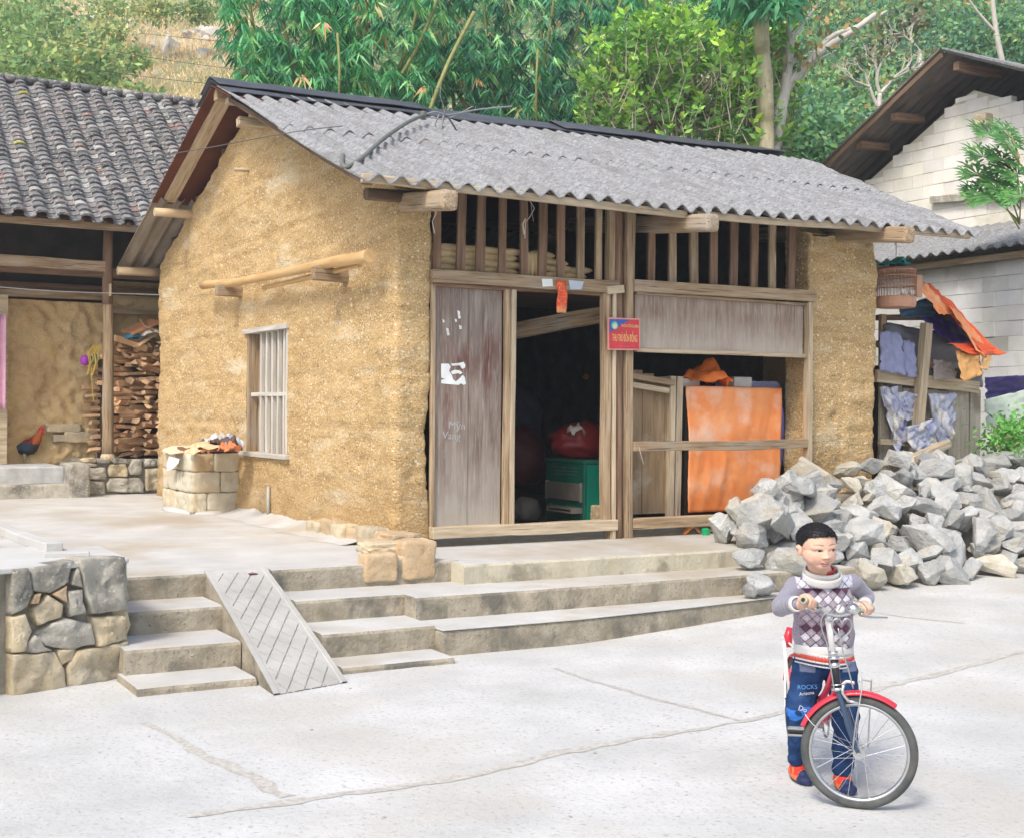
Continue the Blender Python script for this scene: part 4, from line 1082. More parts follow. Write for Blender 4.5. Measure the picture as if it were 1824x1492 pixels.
# ================================================================ makeshift shelter between the house and the shed
sb = thing('board_pen', 'makeshift pen of grey boards, posts and scraps beside the right end of the house', 'shelter', (6,.3,.4))
SV = .3
def bxy(name, x0, y0, x1, y1, th, m, v=SV, w_=None, par=sb, **kw):
    a = onY(x0,y0,v); c = onY(x1,y1,v); return beam(name, a, c, w_ or .05, th, m, par, up=(0,0,1) if abs(x1-x0) > abs(y1-y0) else (1,0,0), **kw)
b = MB()
a = onY(1566,690,SV+.06); c = onY(1745,802,SV+.06)
us = [a.x + (c.x-a.x)*k/9 for k in range(10)]
for k in range(9):
    b.box((us[k]+.004, SV+.05+.012*(k%2), c.z-.6), (us[k+1]-.004, SV+.075+.012*(k%2), a.z+rng.uniform(-.03,.03)))
b.build('boards', mat('grey_pen_boards',(.36,.32,.25),(.56,.51,.43),sc_=3,st=(8,8,.7),c3=(.24,.20,.15),sc3=2,t3=(.52,.66),bump=.8,bsc=7,bst=(14,14,.6),bd=.004,fine=(30,.6,.68,(.30,.26,.21))), sb)
bxy('rail', 1560,669,1742,690,.13,m_wood_l)
bxy('rail', 1566,786,1690,792,.06,m_wood_l, v=SV-.03)
bxy('post', 1650,576,1634,782,.10,m_wood_l, v=SV-.08, w_=.09)
bxy('post', 1572,560,1572,700,.08,m_wood, v=SV+.1)
bxy('rail', 1562,612,1700,668,.07,m_wood, v=SV+.12)
bxy('rail', 1562,566,1690,566,.06,m_wood_d, v=SV+.15)
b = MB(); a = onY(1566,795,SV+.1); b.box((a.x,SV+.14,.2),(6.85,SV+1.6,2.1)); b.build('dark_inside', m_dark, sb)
def drape(name, px, m, label, cat, v=SV, n=12, amp=.05, seed=0, parent=None, th=.005):
    """cloth over a quad given by 4 photo corners (tl,tr,br,bl), each with its own depth"""
    Q = [onY(p[0], p[1], p[2] if len(p) > 2 else v) for p in px]; b = MB()
    def fn(i, j):
        s, t = i/n, j/n; p = (Q[0]*(1-s)+Q[1]*s)*(1-t)+(Q[3]*(1-s)+Q[2]*s)*t
        k = noise.noise(Vector((s*4+seed, t*2.5, seed)))*amp + amp*.5*noise.noise(Vector((s*11+seed, t*7, seed)))
        return (p.x + k*.4, p.y - abs(k)*1.3, p.z + k*.3)
    b.grid(fn, n, n, flip=True); return b.build(name, m, parent, smooth=True, solid=th, label=label, cat=cat)
m_tarp = mat('orange_tarpaulin', (.90,.26,.06), (.95,.39,.15), sc_=3, c3=(.93,.60,.42), sc3=3.2, t3=(.50,.74), rough=.5, bump=.35, bsc=9, bd=.01, spec=.4)
m_tarpr = flat('red_orange_tarpaulin', (.80,.12,.03), rough=.5)
m_blue = flat('blue_tarpaulin', (.03,.06,.22), rough=.5); m_bluel = flat('faded_blue_sheet', (.26,.28,.44), rough=.6); m_navy = flat('navy_tarpaulin', (.035,.02,.22), rough=.45); m_tealt = flat('dark_teal_tarpaulin', (.02,.07,.12), rough=.5)
drape('tarpaulin', [(1640,500,.2),(1668,520,.5),(1785,632,.5),(1755,634,-.05)], m_tarpr, 'bright orange tarpaulin slung down from the bird cage toward the shed', 'tarpaulin', amp=.06, seed=2, n=18)
drape('tarpaulin', [(1632,506,.0),(1650,506,.1),(1695,560,.1),(1672,560,-.05)], m_tarp, 'short orange tarpaulin fold right beside the bird cage', 'tarpaulin', amp=.05, seed=7)
drape('tarpaulin', [(1690,545,.0),(1700,552,.3),(1762,622,.3),(1748,640,-.1)], m_tarp, 'pale orange folded edge of the tarpaulin', 'tarpaulin', amp=.05, seed=9)
drape('tarpaulin', [(1688,612,-.05),(1758,612,.1),(1792,630,.1),(1726,630,-.1)], m_tarpr, 'red-orange lower lip of the tarpaulin', 'tarpaulin', amp=.05, seed=12)
drape('cloth', [(1702,625,-.02),(1737,630,-.02),(1751,665,-.1),(1712,683,-.1)], flat('orange_ochre_cloth',(.62,.34,.12)), 'ochre cloth hanging from the tarpaulin over the pen rail', 'cloth', amp=.05, seed=15)
drape('cloth', [(1750,634,-.02),(1766,634,-.02),(1758,660,-.1),(1745,656,-.1)], flat('ochre_cloth',(.60,.38,.16)), 'small ochre rag tied at the pen corner', 'cloth', amp=.03, seed=17)
drape('tarpaulin', [(1610,540,.35),(1660,530,.5),(1745,608,.6),(1690,612,.3)], m_navy, 'dark navy tarpaulin under the orange one', 'tarpaulin', amp=.07, seed=3, n=14)
drape('tarpaulin', [(1600,540,.22),(1655,536,.3),(1668,562,.3),(1602,566,.2)], m_tealt, 'dark teal tarpaulin behind the bird cage', 'tarpaulin', amp=.05, seed=21, n=14)
drape('tarpaulin', [(1568,575,.40),(1740,600,.5),(1750,690,.5),(1568,690,.4)], flat('dark_grey_sheet',(.13,.13,.15)), 'dark sheet closing the back of the pen', 'tarpaulin', amp=.08, seed=23, n=16)
drape('cloth', [(1566,590,.22),(1602,592,.25),(1612,668,.2),(1566,660,.2)], m_bluel, 'faded blue cloth hung behind the pen rail by the wall', 'cloth', amp=.06, seed=5, n=14)
drape('cloth', [(1604,605,.28),(1628,610,.28),(1632,672,.2),(1612,672,.2)], m_bluel, 'second faded blue cloth further right behind the rail', 'cloth', amp=.06, seed=8, n=12)
drape('cloth', [(1662,640,.28),(1690,644,.28),(1700,676,.2),(1662,676,.2)], flat('grey_sack',(.30,.27,.26)), 'grey sack slumped behind the rail right of the post', 'sack', amp=.06, seed=38, n=12)
m_film = mat('torn_blue_film', (.20,.23,.46), (.60,.62,.66), sc_=9, det=8, c3=(.62,.60,.55), sc3=5, t3=(.5,.6), rough=.4, bump=.5, bsc=14, bd=.01)
drape('plastic_film', [(1567,690),(1592,690),(1618,770),(1590,812)], m_film, 'torn strip of blue and white plastic film left of the pen post', 'plastic film', v=SV-.03, amp=.09, seed=30, n=22)
drape('plastic_film', [(1592,698),(1632,700),(1632,745),(1606,752)], m_film, 'crumpled plastic film right behind the pen post', 'plastic film', v=SV-.02, amp=.08, seed=31, n=20)
drape('plastic_film', [(1650,700),(1696,702),(1694,770),(1676,815)], m_film, 'large torn sheet of blue and white plastic film right of the pen post', 'plastic film', v=SV-.05, amp=.09, seed=33, n=24)
drape('plastic_film', [(1612,760),(1660,745),(1668,790),(1620,812)], m_film, 'plastic film trailing onto the rocks', 'plastic film', v=SV-.12, amp=.09, seed=36, n=20)
drape('tarpaulin', [(1754,672,.9),(1835,668,.9),(1835,702,.9),(1754,711,.9)], flat('deep_navy_sheet',(.018,.012,.10),rough=.45), 'deep violet-blue tarpaulin at the right edge beyond the pen', 'tarpaulin', v=.9, amp=.05, seed=40)
drape('tarpaulin', [(1752,712,.8),(1840,690,.8),(1840,755,.7),(1756,755,.7)], flat('pale_green_sheet',(.42,.50,.44)), 'pale green plastic sheet at the right edge', 'tarpaulin', v=.8, amp=.05, seed=44)
beam('shed_post', (7.35,1.1,.3),(7.35,1.1,2.3), .08,.08, m_wood, up=(1,0,0), label='grey wooden post at the right edge behind the violet tarpaulin', cat='post')
# bird cage
cg = onY(1598,515,.05)
cage = thing('bird_cage', 'round wooden bird cage hanging by the right end of the earth house', 'bird cage', (cg.x, cg.y, cg.z))
m_cage = flat('red_brown_cane', (.46,.22,.13), rough=.45); m_cb_ = flat('cage_base_wood', (.50,.27,.17), rough=.5)
cx, cy = cg.x-.02, cg.y; R0 = .195
zb = onY(1598,552,.05).z; zm = onY(1598,530,.05).z; zt_ = onY(1598,482,.05).z
b = MB(); b.lathe([(R0*.98,zb+.02),(R0*1.04,zb+.05),(R0*1.04,zm-.01),(R0*1.0,zm)],28,(cx,cy,0)); b.build('base', m_cb_, cage, smooth=False)
for zz_, r_ in ((zt_,R0),(zt_-.06,R0),((zt_+zm)/2-.02,R0),(zm,R0)):
    b = MB(); b.loop([(cx+r_*math.cos(a), cy+r_*math.sin(a), zz_) for a in [2*math.pi*k/32 for k in range(32)]], .006, 6); b.build('hoop', m_cage, cage, smooth=True)
for k in range(36):
    a = 2*math.pi*k/36; b = MB(); b.tube([(cx+R0*math.cos(a), cy+R0*math.sin(a), zm),(cx+R0*math.cos(a), cy+R0*math.sin(a), zt_)], .0028, 5, caps=False); b.build('cage_bar', m_cage, cage)
b = MB(); b.lathe([(R0,zt_),(R0*.8,zt_+.025),(.03,zt_+.035)],24,(cx,cy,0)); b.build('top', m_cage, cage)
b = MB(); b.box((cx+.12,cy-.17,zm),(cx+.20,cy-.12,zt_-.05)); b.build('door_panel', m_cb_, cage, bevel=.005)
for dx in (-.02,.10):
    b = MB(); b.lathe([(.02,zm+.01),(.032,zm+.03),(.034,zm+.065),(.028,zm+.065)],12,(cx+dx,cy-.12,0)); b.build('feed_cup', flat('white_porcelain',(.8,.8,.78),rough=.3), cage, smooth=True)
b = MB(); b.tube([(cx,cy,zt_+.03),(cx,cy,zt_+.3),(cx-.02,cy+.0,3.3)],.004,6); b.build('hook', m_cage, cage)
crumple('cloth', (cx-.08,cy-.02,zt_+.045), (.22,.2,.10), flat('teal_cloth',(.01,.22,.22)), 4, 'teal cloth bundled on top of the bird cage', 'cloth')
crumple('cloth', (cx+.05,cy,zt_+.07), (.16,.16,.14), flat('green_cloth',(.01,.28,.24)), 9, 'small green cloth knot on the cage top', 'cloth')
# ================================================================ block pier against the gable wall, cloths on it
pier = thing('stone_pier', 'squat pier of pale sandstone blocks against the gable wall, cloths piled on top', 'pier', (-.6,4.4,.48))
m_pb = mat('pale_sandstone', (.50,.45,.33), (.66,.61,.48), sc_=5, c3=(.56,.42,.25), sc3=1.6, t3=(.52,.68), bump=.6, bsc=22, bd=.01, rnd=.1, rough=.93)
def pblock(x0, x1, y0, y1, z0, z1, sd):
    boxstone('block', ((x0+x1)/2,(y0+y1)/2,(z0+z1)/2), (x1-x0,y1-y0,z1-z0), m_pb, pier, sd)
PX0, PX1, PY0, PY1 = -.83, -.34, 3.88, 4.98
zs = [.50,.71,.93,1.13]
for r in range(3):
    ys = [PY0, PY0+.24+.09*(r%2), PY0+.55, PY0+.82+.08*(r%2), PY1]
    for k in range(4): pblock(PX0, PX0+.25, ys[k]+.004, ys[k+1]-.004, zs[r], zs[r+1]-.006, r*7+k)
    xs_ = [PX0+.01, PX0+.24+.07*(r%2), PX1+.03] if r else [PX0+.01, PX0+.17, PX1+.03]
    for k in range(2): pblock(xs_[k]+.003, xs_[k+1]-.003, PY0-.012, PY0+.22, zs[r], zs[r+1]-.006, 30+r*7+k)
b = MB(); b.box((PX0+.03,PY0+.03,.45),(PX1+.05,PY1-.03,1.12)); b.build('core', m_mortar, pier)
b = MB(); b.lathe([(.62,.485),(.60,.505),(.55,.52)],24,(0,0,0)); o = b.build('screed_foot', m_conc, pier, smooth=True); o.scale = (.62,1.35,1); o.location = (0,0,0)
o.matrix_basis = Matrix.Translation((-.58,4.42,0)) @ Matrix.Diagonal((.58,1.12,1,1))
b = MB(); b.box((PX0+.02,PY0-.02,1.135),(PX1+.08,PY1-.5,1.175)); b.build('wooden_board', m_wood_r, pier, bevel=.004, label='dark board on top of the pier')
m_or = mat('orange_cloth', (.80,.40,.20), (.90,.62,.42), sc_=4, rough=.9, bump=.3, bsc=40, bd=.003)
def cl(name, px, py, u, size, m, seed, label, amp=.3, thin=.2, rz=0, cat='cloth'):
    p = onX(px, py, u); return crumple(name, p, size, m, seed, label, cat, n=18, amp=amp, thin=thin, rz=rz)
cl('cloth', 330,805,-.72,(.40,.72,.14),flat('peach_cloth',(.86,.62,.42)),2,'long peach cloth lying over the left end of the pier',amp=.22,thin=.25)
cl('cloth', 352,806,-.86,(.20,.34,.2),m_or,5,'bright orange cloth corner hanging over the pier edge',amp=.3)
cl('cloth', 372,797,-.75,(.34,.55,.14),m_or,8,'orange cloth folded in the middle of the pier top',amp=.25)
cl('cloth', 402,795,-.62,(.26,.30,.22),flat('dark_brown_cloth',(.10,.06,.05)),11,'dark brown rag crumpled on the right end of the pier',amp=.5)
cl('cloth', 388,787,-.55,(.24,.42,.14),flat('grey_white_cloth',(.50,.50,.48)),14,'grey-white cloth heaped at the back of the pier top',amp=.55)
cl('plastic_bag', 413,791,-.55,(.20,.24,.16),mat('blue_white_plastic',(.25,.38,.55),(.75,.78,.80),sc_=8,rough=.3,spec=.5),17,'crumpled blue and white plastic bag on the right end of the pier',amp=.5,cat='bag')
cl('cloth', 408,800,-.78,(.16,.3,.2),flat('red_orange_rag',(.66,.20,.08)),20,'small red-orange rag at the right edge of the pier',amp=.4)
b = MB(); P_ = [onX(x,y,-.92) for x,y in [(301,812),(320,817),(318,824),(308,834),(297,838),(298,824)]]
b.add([tuple(p) for p in P_], [tuple(range(6))]); b.build('paper', m_paper, solid=.004, label='white paper hanging from the left corner of the pier', cat='paper')

# ================================================================ things on and in the timber front
m_sg = flat('sign_red', (.52,.045,.06), rough=.45); m_sgb = flat('sign_border', (.62,.30,.24), rough=.5); m_sy = flat('sign_yellow', (.78,.52,.20), rough=.5)
m_sbl = flat('sign_blue', (.05,.09,.36), rough=.45); m_sgr = flat('sign_emblem', (.08,.45,.36), rough=.45); m_scr = flat('sign_cream', (.62,.60,.42), rough=.5)
sv = -.085
a = onY(1083,565,sv); c = onY(1140,625,sv); sgx, sgz = (a.x+c.x)/2, (a.z+c.z)/2; hw, hh = (c.x-a.x)/2, (a.z-c.z)/2
sign = thing('sign_board', 'small red name board with yellow lettering nailed to the post right of the door', 'sign', (sgx, sv, sgz))
SR = R(-1.2)
def sgbox(name, x0, z0, x1, z1, dy, m):
    b = MB(); b.box((x0,dy,z0),(x1,dy+.004 if dy else .014,z1)); o = b.build(name, m); o.matrix_basis = Matrix.Translation((sgx,sv,sgz)) @ Matrix.Rotation(SR,4,'Y'); o.parent = sign; o.matrix_parent_inverse = Matrix.Translation((-sgx,-sv,-sgz)); return o
sgbox('panel', -hw, -hh, hw, hh, 0, m_sgb); 
sgbox('face', -hw+.014, -hh+.014, hw-.014, hh-.014, -.0045, m_sg)
b = MB(); b.add([(-hw+.014,-.0065,hh-.014),(-hw+.014,-.0065,.01),(hw*.35,-.0065,hh-.014)], [(0,1,2)]); o = b.build('blue_corner', m_sbl); o.matrix_basis = Matrix.Translation((sgx,sv,sgz)) @ Matrix.Rotation(SR,4,'Y'); o.parent = sign; o.matrix_parent_inverse = Matrix.Translation((-sgx,-sv,-sgz))
b = MB(); b.lathe([(.036,-.009),(.036,-.0075)],20,(-hw*.62,0,hh*.50),'y'); b.lathe([(.024,-.011),(.024,-.0095)],20,(-hw*.62,0,hh*.46),'y',None); b.mi = [0]*22+[1]*22
o = b.build('emblem', [m_sgr, m_scr]); o.matrix_basis = Matrix.Translation((sgx,sv,sgz)); o.parent = sign; o.matrix_parent_inverse = Matrix.Translation((-sgx,-sv,-sgz))
textmesh('lettering', 'THÔN ĐỒNG BẢN', .036, m_sy, (sgx+.055, sv-.0068, sgz+hh*.50), parent=sign, sx=.62)
textmesh('lettering', 'THU TRÚ ĐỒN ĐỒNG', .088, m_sy, (sgx+.004, sv-.0068, sgz-hh*.28), parent=sign, sx=.30)
textmesh('lettering', '· · · · · · · ·', .03, m_sy, (sgx, sv-.0068, sgz-hh*.78), parent=sign, sx=.8)

m_redp = mat('red_gilt_paper', (.62,.02,.015), (.80,.06,.03), sc_=20, fine=(120,.56,.60,(.85,.50,.10)), zg=[((.85,.60,.25),-.16,-.05,.7)], rough=.4, spec=.5)
p = onY(1001,529,-.08)
b = MB(); b.grid(lambda i, j: (-.05+.1*i/6+.004*math.sin(j), .012*math.sin(i*1.2+j*.7), -.135+.27*j/12), 6, 12)
o = b.build('red_paper_charm', m_redp, smooth=True, solid=.003, label='narrow red and gold paper charm hanging from the door header', cat='charm'); o.location = p
b = MB(); q = onY(999,498,-.06); b.tube([p+Vector((0,0,.13)), q], .002, 4); b.build('thread', m_wc, label='short thread holding the red charm', cat='thread')
# scraps of paper stuck on the header
for (pts_, m_) in [([(965,497),(984,497),(985,510),(967,511)], m_paper), ([(1013,499),(1040,502),(1036,516),(1016,516)], flat('blue_grey_sticker',(.45,.52,.60)))]:
    o = sheet('sticker', pts_, -.068, m_, house)
# broken strings on the slats and beam end
b = MB()
b.tube([onY(940,352,-.02), onY(952,372,-.04), onY(943,388,-.03), onY(936,396,-.03), onY(935,425,-.02)], .004, 5); b.tube([onY(936,390,-.03), onY(931,400,-.03), onY(934,418,-.02)], .008, 5)
b.tube([onY(946,365,-.04), onY(950,395,-.05)], .002, 4)
b.build('string', m_wc, label='frayed white string hanging on a slat above the door', cat='string')
b = MB(); b.tube([onY(762,372,-.3), onY(772,368,-.35), onY(777,380,-.3), onY(770,395,-.3), onY(774,416,-.3)], .004, 5)
b.build('string', m_wc, label='loose string dangling under the left beam end', cat='string')
b = MB(); b.tube([onY(1138,795,-.09), onY(1142,810,-.10), onY(1146,826,-.09)], .0025, 5); b.build('string', m_wc, label='bit of string tied round the middle rail', cat='string')

# corn cobs stacked on the loft, each cob a thing
m_corn = mat('dry_maize', (.56,.40,.19), (.74,.58,.34), sc_=8, st=(1,4,4), rnd=.16, bump=.8, bsc=60, bd=.004, rough=.7)
b = MB(); prof = [(.006,-.10),(.020,-.095),(.026,-.06),(.027,0),(.024,.05),(.016,.085),(.005,.105)]
b.lathe(prof, 10, axis='x'); o = b.build('corn_cob', m_corn, smooth=True); cobme = o.data; bpy.data.objects.remove(o)
ccount = {}
def cob(x, v, z, rz=0, ry=0, sc_=1, label='dry yellow corn cob lying in the stacked rows behind the slats'):
    o = link(bpy.data.objects.new('corn_cob', cobme)); o.location = (x,v,z); o.rotation_euler = (rng.random()*6, ry, rz); o.scale = (sc_, sc_, sc_); tag(o, label, 'corn cob', 'corn cobs on the loft')
for layer in range(4):
    x = .02
    while x < 1.62:
        hmax = 4.2 - (x*1.0 if x > .55 else .2)
        if .84 < x < 1.02: x += .13; continue
        if layer < hmax - (0 if x < 1.35 else 1.0):
            for row in range(2):
                kk = ccount.get((layer,row), 0); ccount[(layer,row)] = kk+1
                cob(x+.05*(layer%2)+rng.uniform(-.01,.01), .14+.07*row, 2.76+layer*.056, rng.uniform(-.12,.12), rng.uniform(-.06,.06), rng.uniform(1.12,1.3), 'dry corn cob, %s from the left in the %s layer up, %s row' % (nth(kk), nth(layer), 'front' if row == 0 else 'back'))
        x += .185
for k in range(4): cob(.90+.045*k, .09, 2.83, .1, R(88), 1.05, '%s from the left of four corn cobs standing upright in the stack' % nth(k))

# inside the doorway: green machine, red sacks
MZ=1.135
gm = thing('rice_mill', 'green metal box machine with a grey grille and a square chute just inside the door', 'machine', (1.5,.9,.5))
m_gr = mat('green_enamel', (.004,.085,.055), (.006,.13,.085), sc_=5, c3=(.12,.13,.11), sc3=6, t3=(.6,.68), rough=.45, bump=.1, spec=.5)
m_grl = flat('grey_grille', (.20,.18,.15), bump=.6)
MX, MY0, MY1, MZ, MZ0 = 1.33, .50, 1.10, 1.135, .505
MX = onY(1040,850,MY0).x; MY1 = onX(972,850,MX).y
b = MB(); b.box((MX,MY0,MZ0+.06),(MX+.6,MY1,MZ)); b.build('body', m_gr, gm, bevel=.01)
b = MB(); b.box((MX-.012,MY0-.012,MZ-.02),(MX+.61,MY1+.01,MZ+.01)); b.build('lid', m_gr, gm, bevel=.004)
b = MB(); b.box((MX+.03,MY0-.012,MZ0+.09),(MX+.56,MY0-.002,MZ-.035)); b.build('side_panel', mat('bright_green_enamel',(.0,.17,.11),(.0,.22,.145),rough=.45), gm, bevel=.004)
g0 = onX(974,856,MX-.02); g1 = onX(1033,892,MX-.02); ya, yb, za, zb_ = g1.y, g0.y, g1.z, g0.z
b = MB(); b.box((MX-.02,ya,za),(MX-.002,yb,zb_))
for k in range(14):
    z_ = za + (zb_-za)*(k+.5)/14; b.box((MX-.028,ya+.01,z_-.004),(MX-.020,yb-.01,z_+.004))
b.build('grille', m_grl, gm)
for yy in (ya-.012, yb):
    b = MB(); b.box((MX-.03,yy,za-.01),(MX-.003,yy+.014,zb_+.012)); b.build('grille_trim', m_grl, gm)
h0_ = onX(980,899,MX-.08); h1_ = onX(1024,914,MX-.08); b = MB(); t_ = .016; ya, yb, za, zb_ = h1_.y, h0_.y, h1_.z, h0_.z
b.box((MX-.12,ya,za),(MX,yb,za+t_)); b.box((MX-.12,ya,zb_-t_),(MX,yb,zb_)); b.box((MX-.12,ya,za+t_),(MX,ya+t_,zb_-t_)); b.box((MX-.12,yb-t_,za+t_),(MX,yb,zb_-t_)); b.build('chute', m_grl, gm)
b = MB(); b.box((MX+.01,MY0+.01,MZ0),(MX+.58,MY1-.02,MZ0+.06)); b.build('base', m_dark, gm)
for k in range(3):
    b = MB(); b.box((MX-.004,MY0+.10,MZ-.07-.03*k),(MX+.002,MY1-.1-.03*k,MZ-.066-.03*k)); b.build('label_stripe', m_grl, gm)
m_reds = flat('red_sack', (.22,.010,.010), rough=.45)
def sack(name, c, s, m, seed, label, cat='sack', knot=True):
    root = thing(name, label, cat, c)
    me = bpy.data.meshes.new('sack_body'); bm = bmesh.new(); bmesh.ops.create_icosphere(bm, subdivisions=4, radius=1)
    for v in bm.verts:
        q = v.co.copy(); v.co *= 1 + .16*noise.fractal(q*1.8+Vector((seed,0,0)),1,2,4)
        v.co.x *= s[0]; v.co.y *= s[1]; v.co.z *= s[2]
        if v.co.z < -.7*s[2]: v.co.z = -.7*s[2]
    bm.to_mesh(me); bm.free(); me.materials.append(m); me.polygons.foreach_set('use_smooth',[True]*len(me.polygons))
    o = link(bpy.data.objects.new('sack_body', me)); o.location = c; attach(o, root)
    if knot:
        o2 = crumple('tied_neck', (c[0]-s[0]*.5,c[1]-s[1]*.7,c[2]+s[2]*.5), (.16,.12,.14), m_wc, seed, None, None, n=8, amp=.6); attach(o2, root)
    return root
p = onY(1040,788,1.0); sack('sack', (p.x,1.05,p.z), (.34,.25,.20), m_reds, 3, 'red plastic sack tied with a pale string on top of the green machine')
p = onY(985,800,1.6); sack('sack', (p.x-.2,1.9,1.1), (.30,.25,.34), flat('dark_red_sack',(.08,.008,.007)), 8, 'dark red sack in the shade behind the green machine', knot=False)
p = onY(955,905,1.3); sack('sack', (p.x,1.5,.62), (.16,.16,.13), m_grl, 12, 'small dark grey bundle on the floor left of the green machine', knot=False)
p = onY(930,700,2.4); sack('sack', (p.x,2.6,1.5), (.35,.25,.4), flat('dim_blue_sack',(.05,.06,.10)), 15, 'dim bluish sack at the back of the dark room', knot=False)
p = onY(1044,672,2.0); b = MB(); b.lathe([(.01,-.03),(.04,0),(.01,.04)],10,tuple(p)); b.build('orange_lamp_shade', flat('orange_pot',(.5,.14,.04)), smooth=True, label='small orange pot hanging at the back of the room', cat='pot')
b = MB(); b.lathe([(.10,0),(.16,.05),(.17,.055)],18,(1.0,1.3,.80)); b.build('basin', m_wc, smooth=True, label='shallow pale basin in the dark left of the machine', cat='basin')
o = boxstone('clay_block', onY(1066,915,.45), (.12,.14,.16), m_stone_o, None, 4); tag(o, 'brown clay lump beside the green machine at the door jamb', 'block')

# the right bay: boarded crate, orange tarpaulin, foam slabs
cr = thing('wooden_crate', 'tall crate of brown boards with pale corner posts behind the middle rail', 'crate', (2.6,.3,.5))
CV = .22
a = onY(1124,672,CV); c = onY(1200,915,CV)
b = MB(); xs_ = [2.03+k*.125 for k in range(6)]
for k in range(5): plankbox(b, xs_[k], xs_[k+1]-.004, CV+.03+.004*(k%2), CV+.05, .66, 2.0-.03*k, nx=2, nz=8)
b.build('board_side', mat('brown_crate_boards',(.22,.145,.08),(.37,.27,.16),sc_=3,st=(8,8,.8),c3=(.40,.34,.25),sc3=3,t3=(.55,.68),bump=.7,bsc=7,bst=(14,14,.6),bd=.004), cr)
pa = onY(1200,670,CV); pb_ = onY(1192,920,CV)
beam('corner_post', (pb_.x-.0,CV-.0,.62),(pa.x-.02,CV,pa.z), .07,.055, m_wood_l, cr, up=(1,0,0))
beam('corner_post', (pb_.x+.085,CV+.02,.62),(pa.x+.065,CV+.02,pa.z-.0), .07,.07, m_wood_l, cr, up=(1,0,0))
beam('top_rail', onY(1122,668,CV-.02), onY(1200,682,CV-.02), .05,.055, m_wood, cr)
beam('top_rail', onY(1122,684,CV-.03), onY(1190,696,CV-.03), .05,.05, m_wood_l, cr)
b = MB(); a = onY(1222,688,CV+.05); c = onY(1392,700,CV+.05); TX0, TX1, TZ = a.x, c.x, a.z
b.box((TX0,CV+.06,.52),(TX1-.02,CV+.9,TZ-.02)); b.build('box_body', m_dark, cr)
beam('corner_post', (TX1+.17,CV+.12,.6),(TX1+.16,CV+.12,TZ+.06), .05,.05, m_wood_l, cr, up=(1,0,0))
# tarp: drapes from the top edge over the front
b = MB(); nU, nV = 44, 50
def tfn(i, j):
    s, t = i/nU, j/nV
    x = TX0 + (TX1-TX0)*s + .012*noise.noise(Vector((t*3,0,1))) + (-.02*t if i == nU else 0)
    k = .024*noise.noise(Vector((s*4,t*3,2))) + .012*(1-abs(noise.noise(Vector((s*7+t*2,t*2.5,5)))))**3 + .006*noise.noise(Vector((s*25,t*25,5)))
    if t < .12: return (x, CV+.05+.35*(1-t/.12), TZ + .008 + k*.4 - .01*(t/.12))
    tt = (t-.12)/.88; return (x - .05*tt*(s), CV+.05 - .03*math.sin(tt*2.2) - k - .02*tt, TZ - tt*(TZ-.66) )
b.grid(tfn, nU, nV, flip=True); b.build('tarpaulin', m_tarp, smooth=True, solid=.003, label='big bright orange tarpaulin covering the crate behind the rail', cat='tarpaulin')
b = MB()
def bfn(i, j):
    s, t = i/6, j/30; k = .02*noise.noise(Vector((s*4,t*6,8)))
    x = TX1 - .02 + .085*s*(1+.5*math.sin(t*5)) + (.03*math.sin(t*3))
    return (x, CV+.09+.05*s - k, TZ+.02 - t*(TZ-.72) - .05*s)
b.grid(bfn, 6, 30, flip=True); b.build('blue_sheet', flat('periwinkle_sheet', (.16,.18,.52), rough=.55), smooth=True, solid=.003, label='periwinkle blue sheet showing along the right edge of the orange tarpaulin', cat='tarpaulin')
m_foam = flat('grey_foam', (.55,.53,.50), rough=.9)
a = onY(1175,668,CV+.25)
b = MB(); b.box((0,0,0),(.40,.30,.085)); o = b.build('foam_slab', m_foam, bevel=.01, label='pale grey foam slab on the crate left of the orange cloth', cat='slab'); o.location = (a.x,CV+.15,TZ+.005); o.rotation_euler=(0,R(3),0)
a = onY(1296,672,CV+.25)
b = MB(); b.box((0,0,0),(.22,.30,.10)); o = b.build('foam_slab', m_foam, bevel=.01, label='pale grey foam slab on the crate right of the orange cloth', cat='slab'); o.location = (a.x-.02,CV+.12,TZ+.005)
a = onY(1263,676,CV+.1)
crumple('cloth', (a.x,CV+.14,TZ+.04), (.46,.30,.30), flat('bright_orange_cloth',(.85,.20,.03)), 6, 'bright orange cloth bundled on top of the covered crate', 'cloth', n=22, amp=.28, thin=.4)
o = drape('cloth', [(1325,678),(1385,680),(1392,696),(1330,692)], m_bluel, 'faded blue cloth end on the crate right of the foam slab', 'cloth', v=CV+.2, amp=.03)
a = onY(1238,948,.05); crumple('cloth', (a.x,.10,.50), (.36,.22,.12), m_tarp, 26, 'orange rag squeezed under the sill beam beside the rocks', 'cloth', n=14, amp=.5)
a = onY(1260,957,-.1); b = MB(); b.lathe([(.035,0),(.04,.05),(.02,.06)],10); o = b.build('green_cap', flat('green_plastic',(.0,.38,.14),rough=.3), label='small green plastic cap beside the first rocks', cat='cap'); o.location = (a.x-.02,-.1,.482)

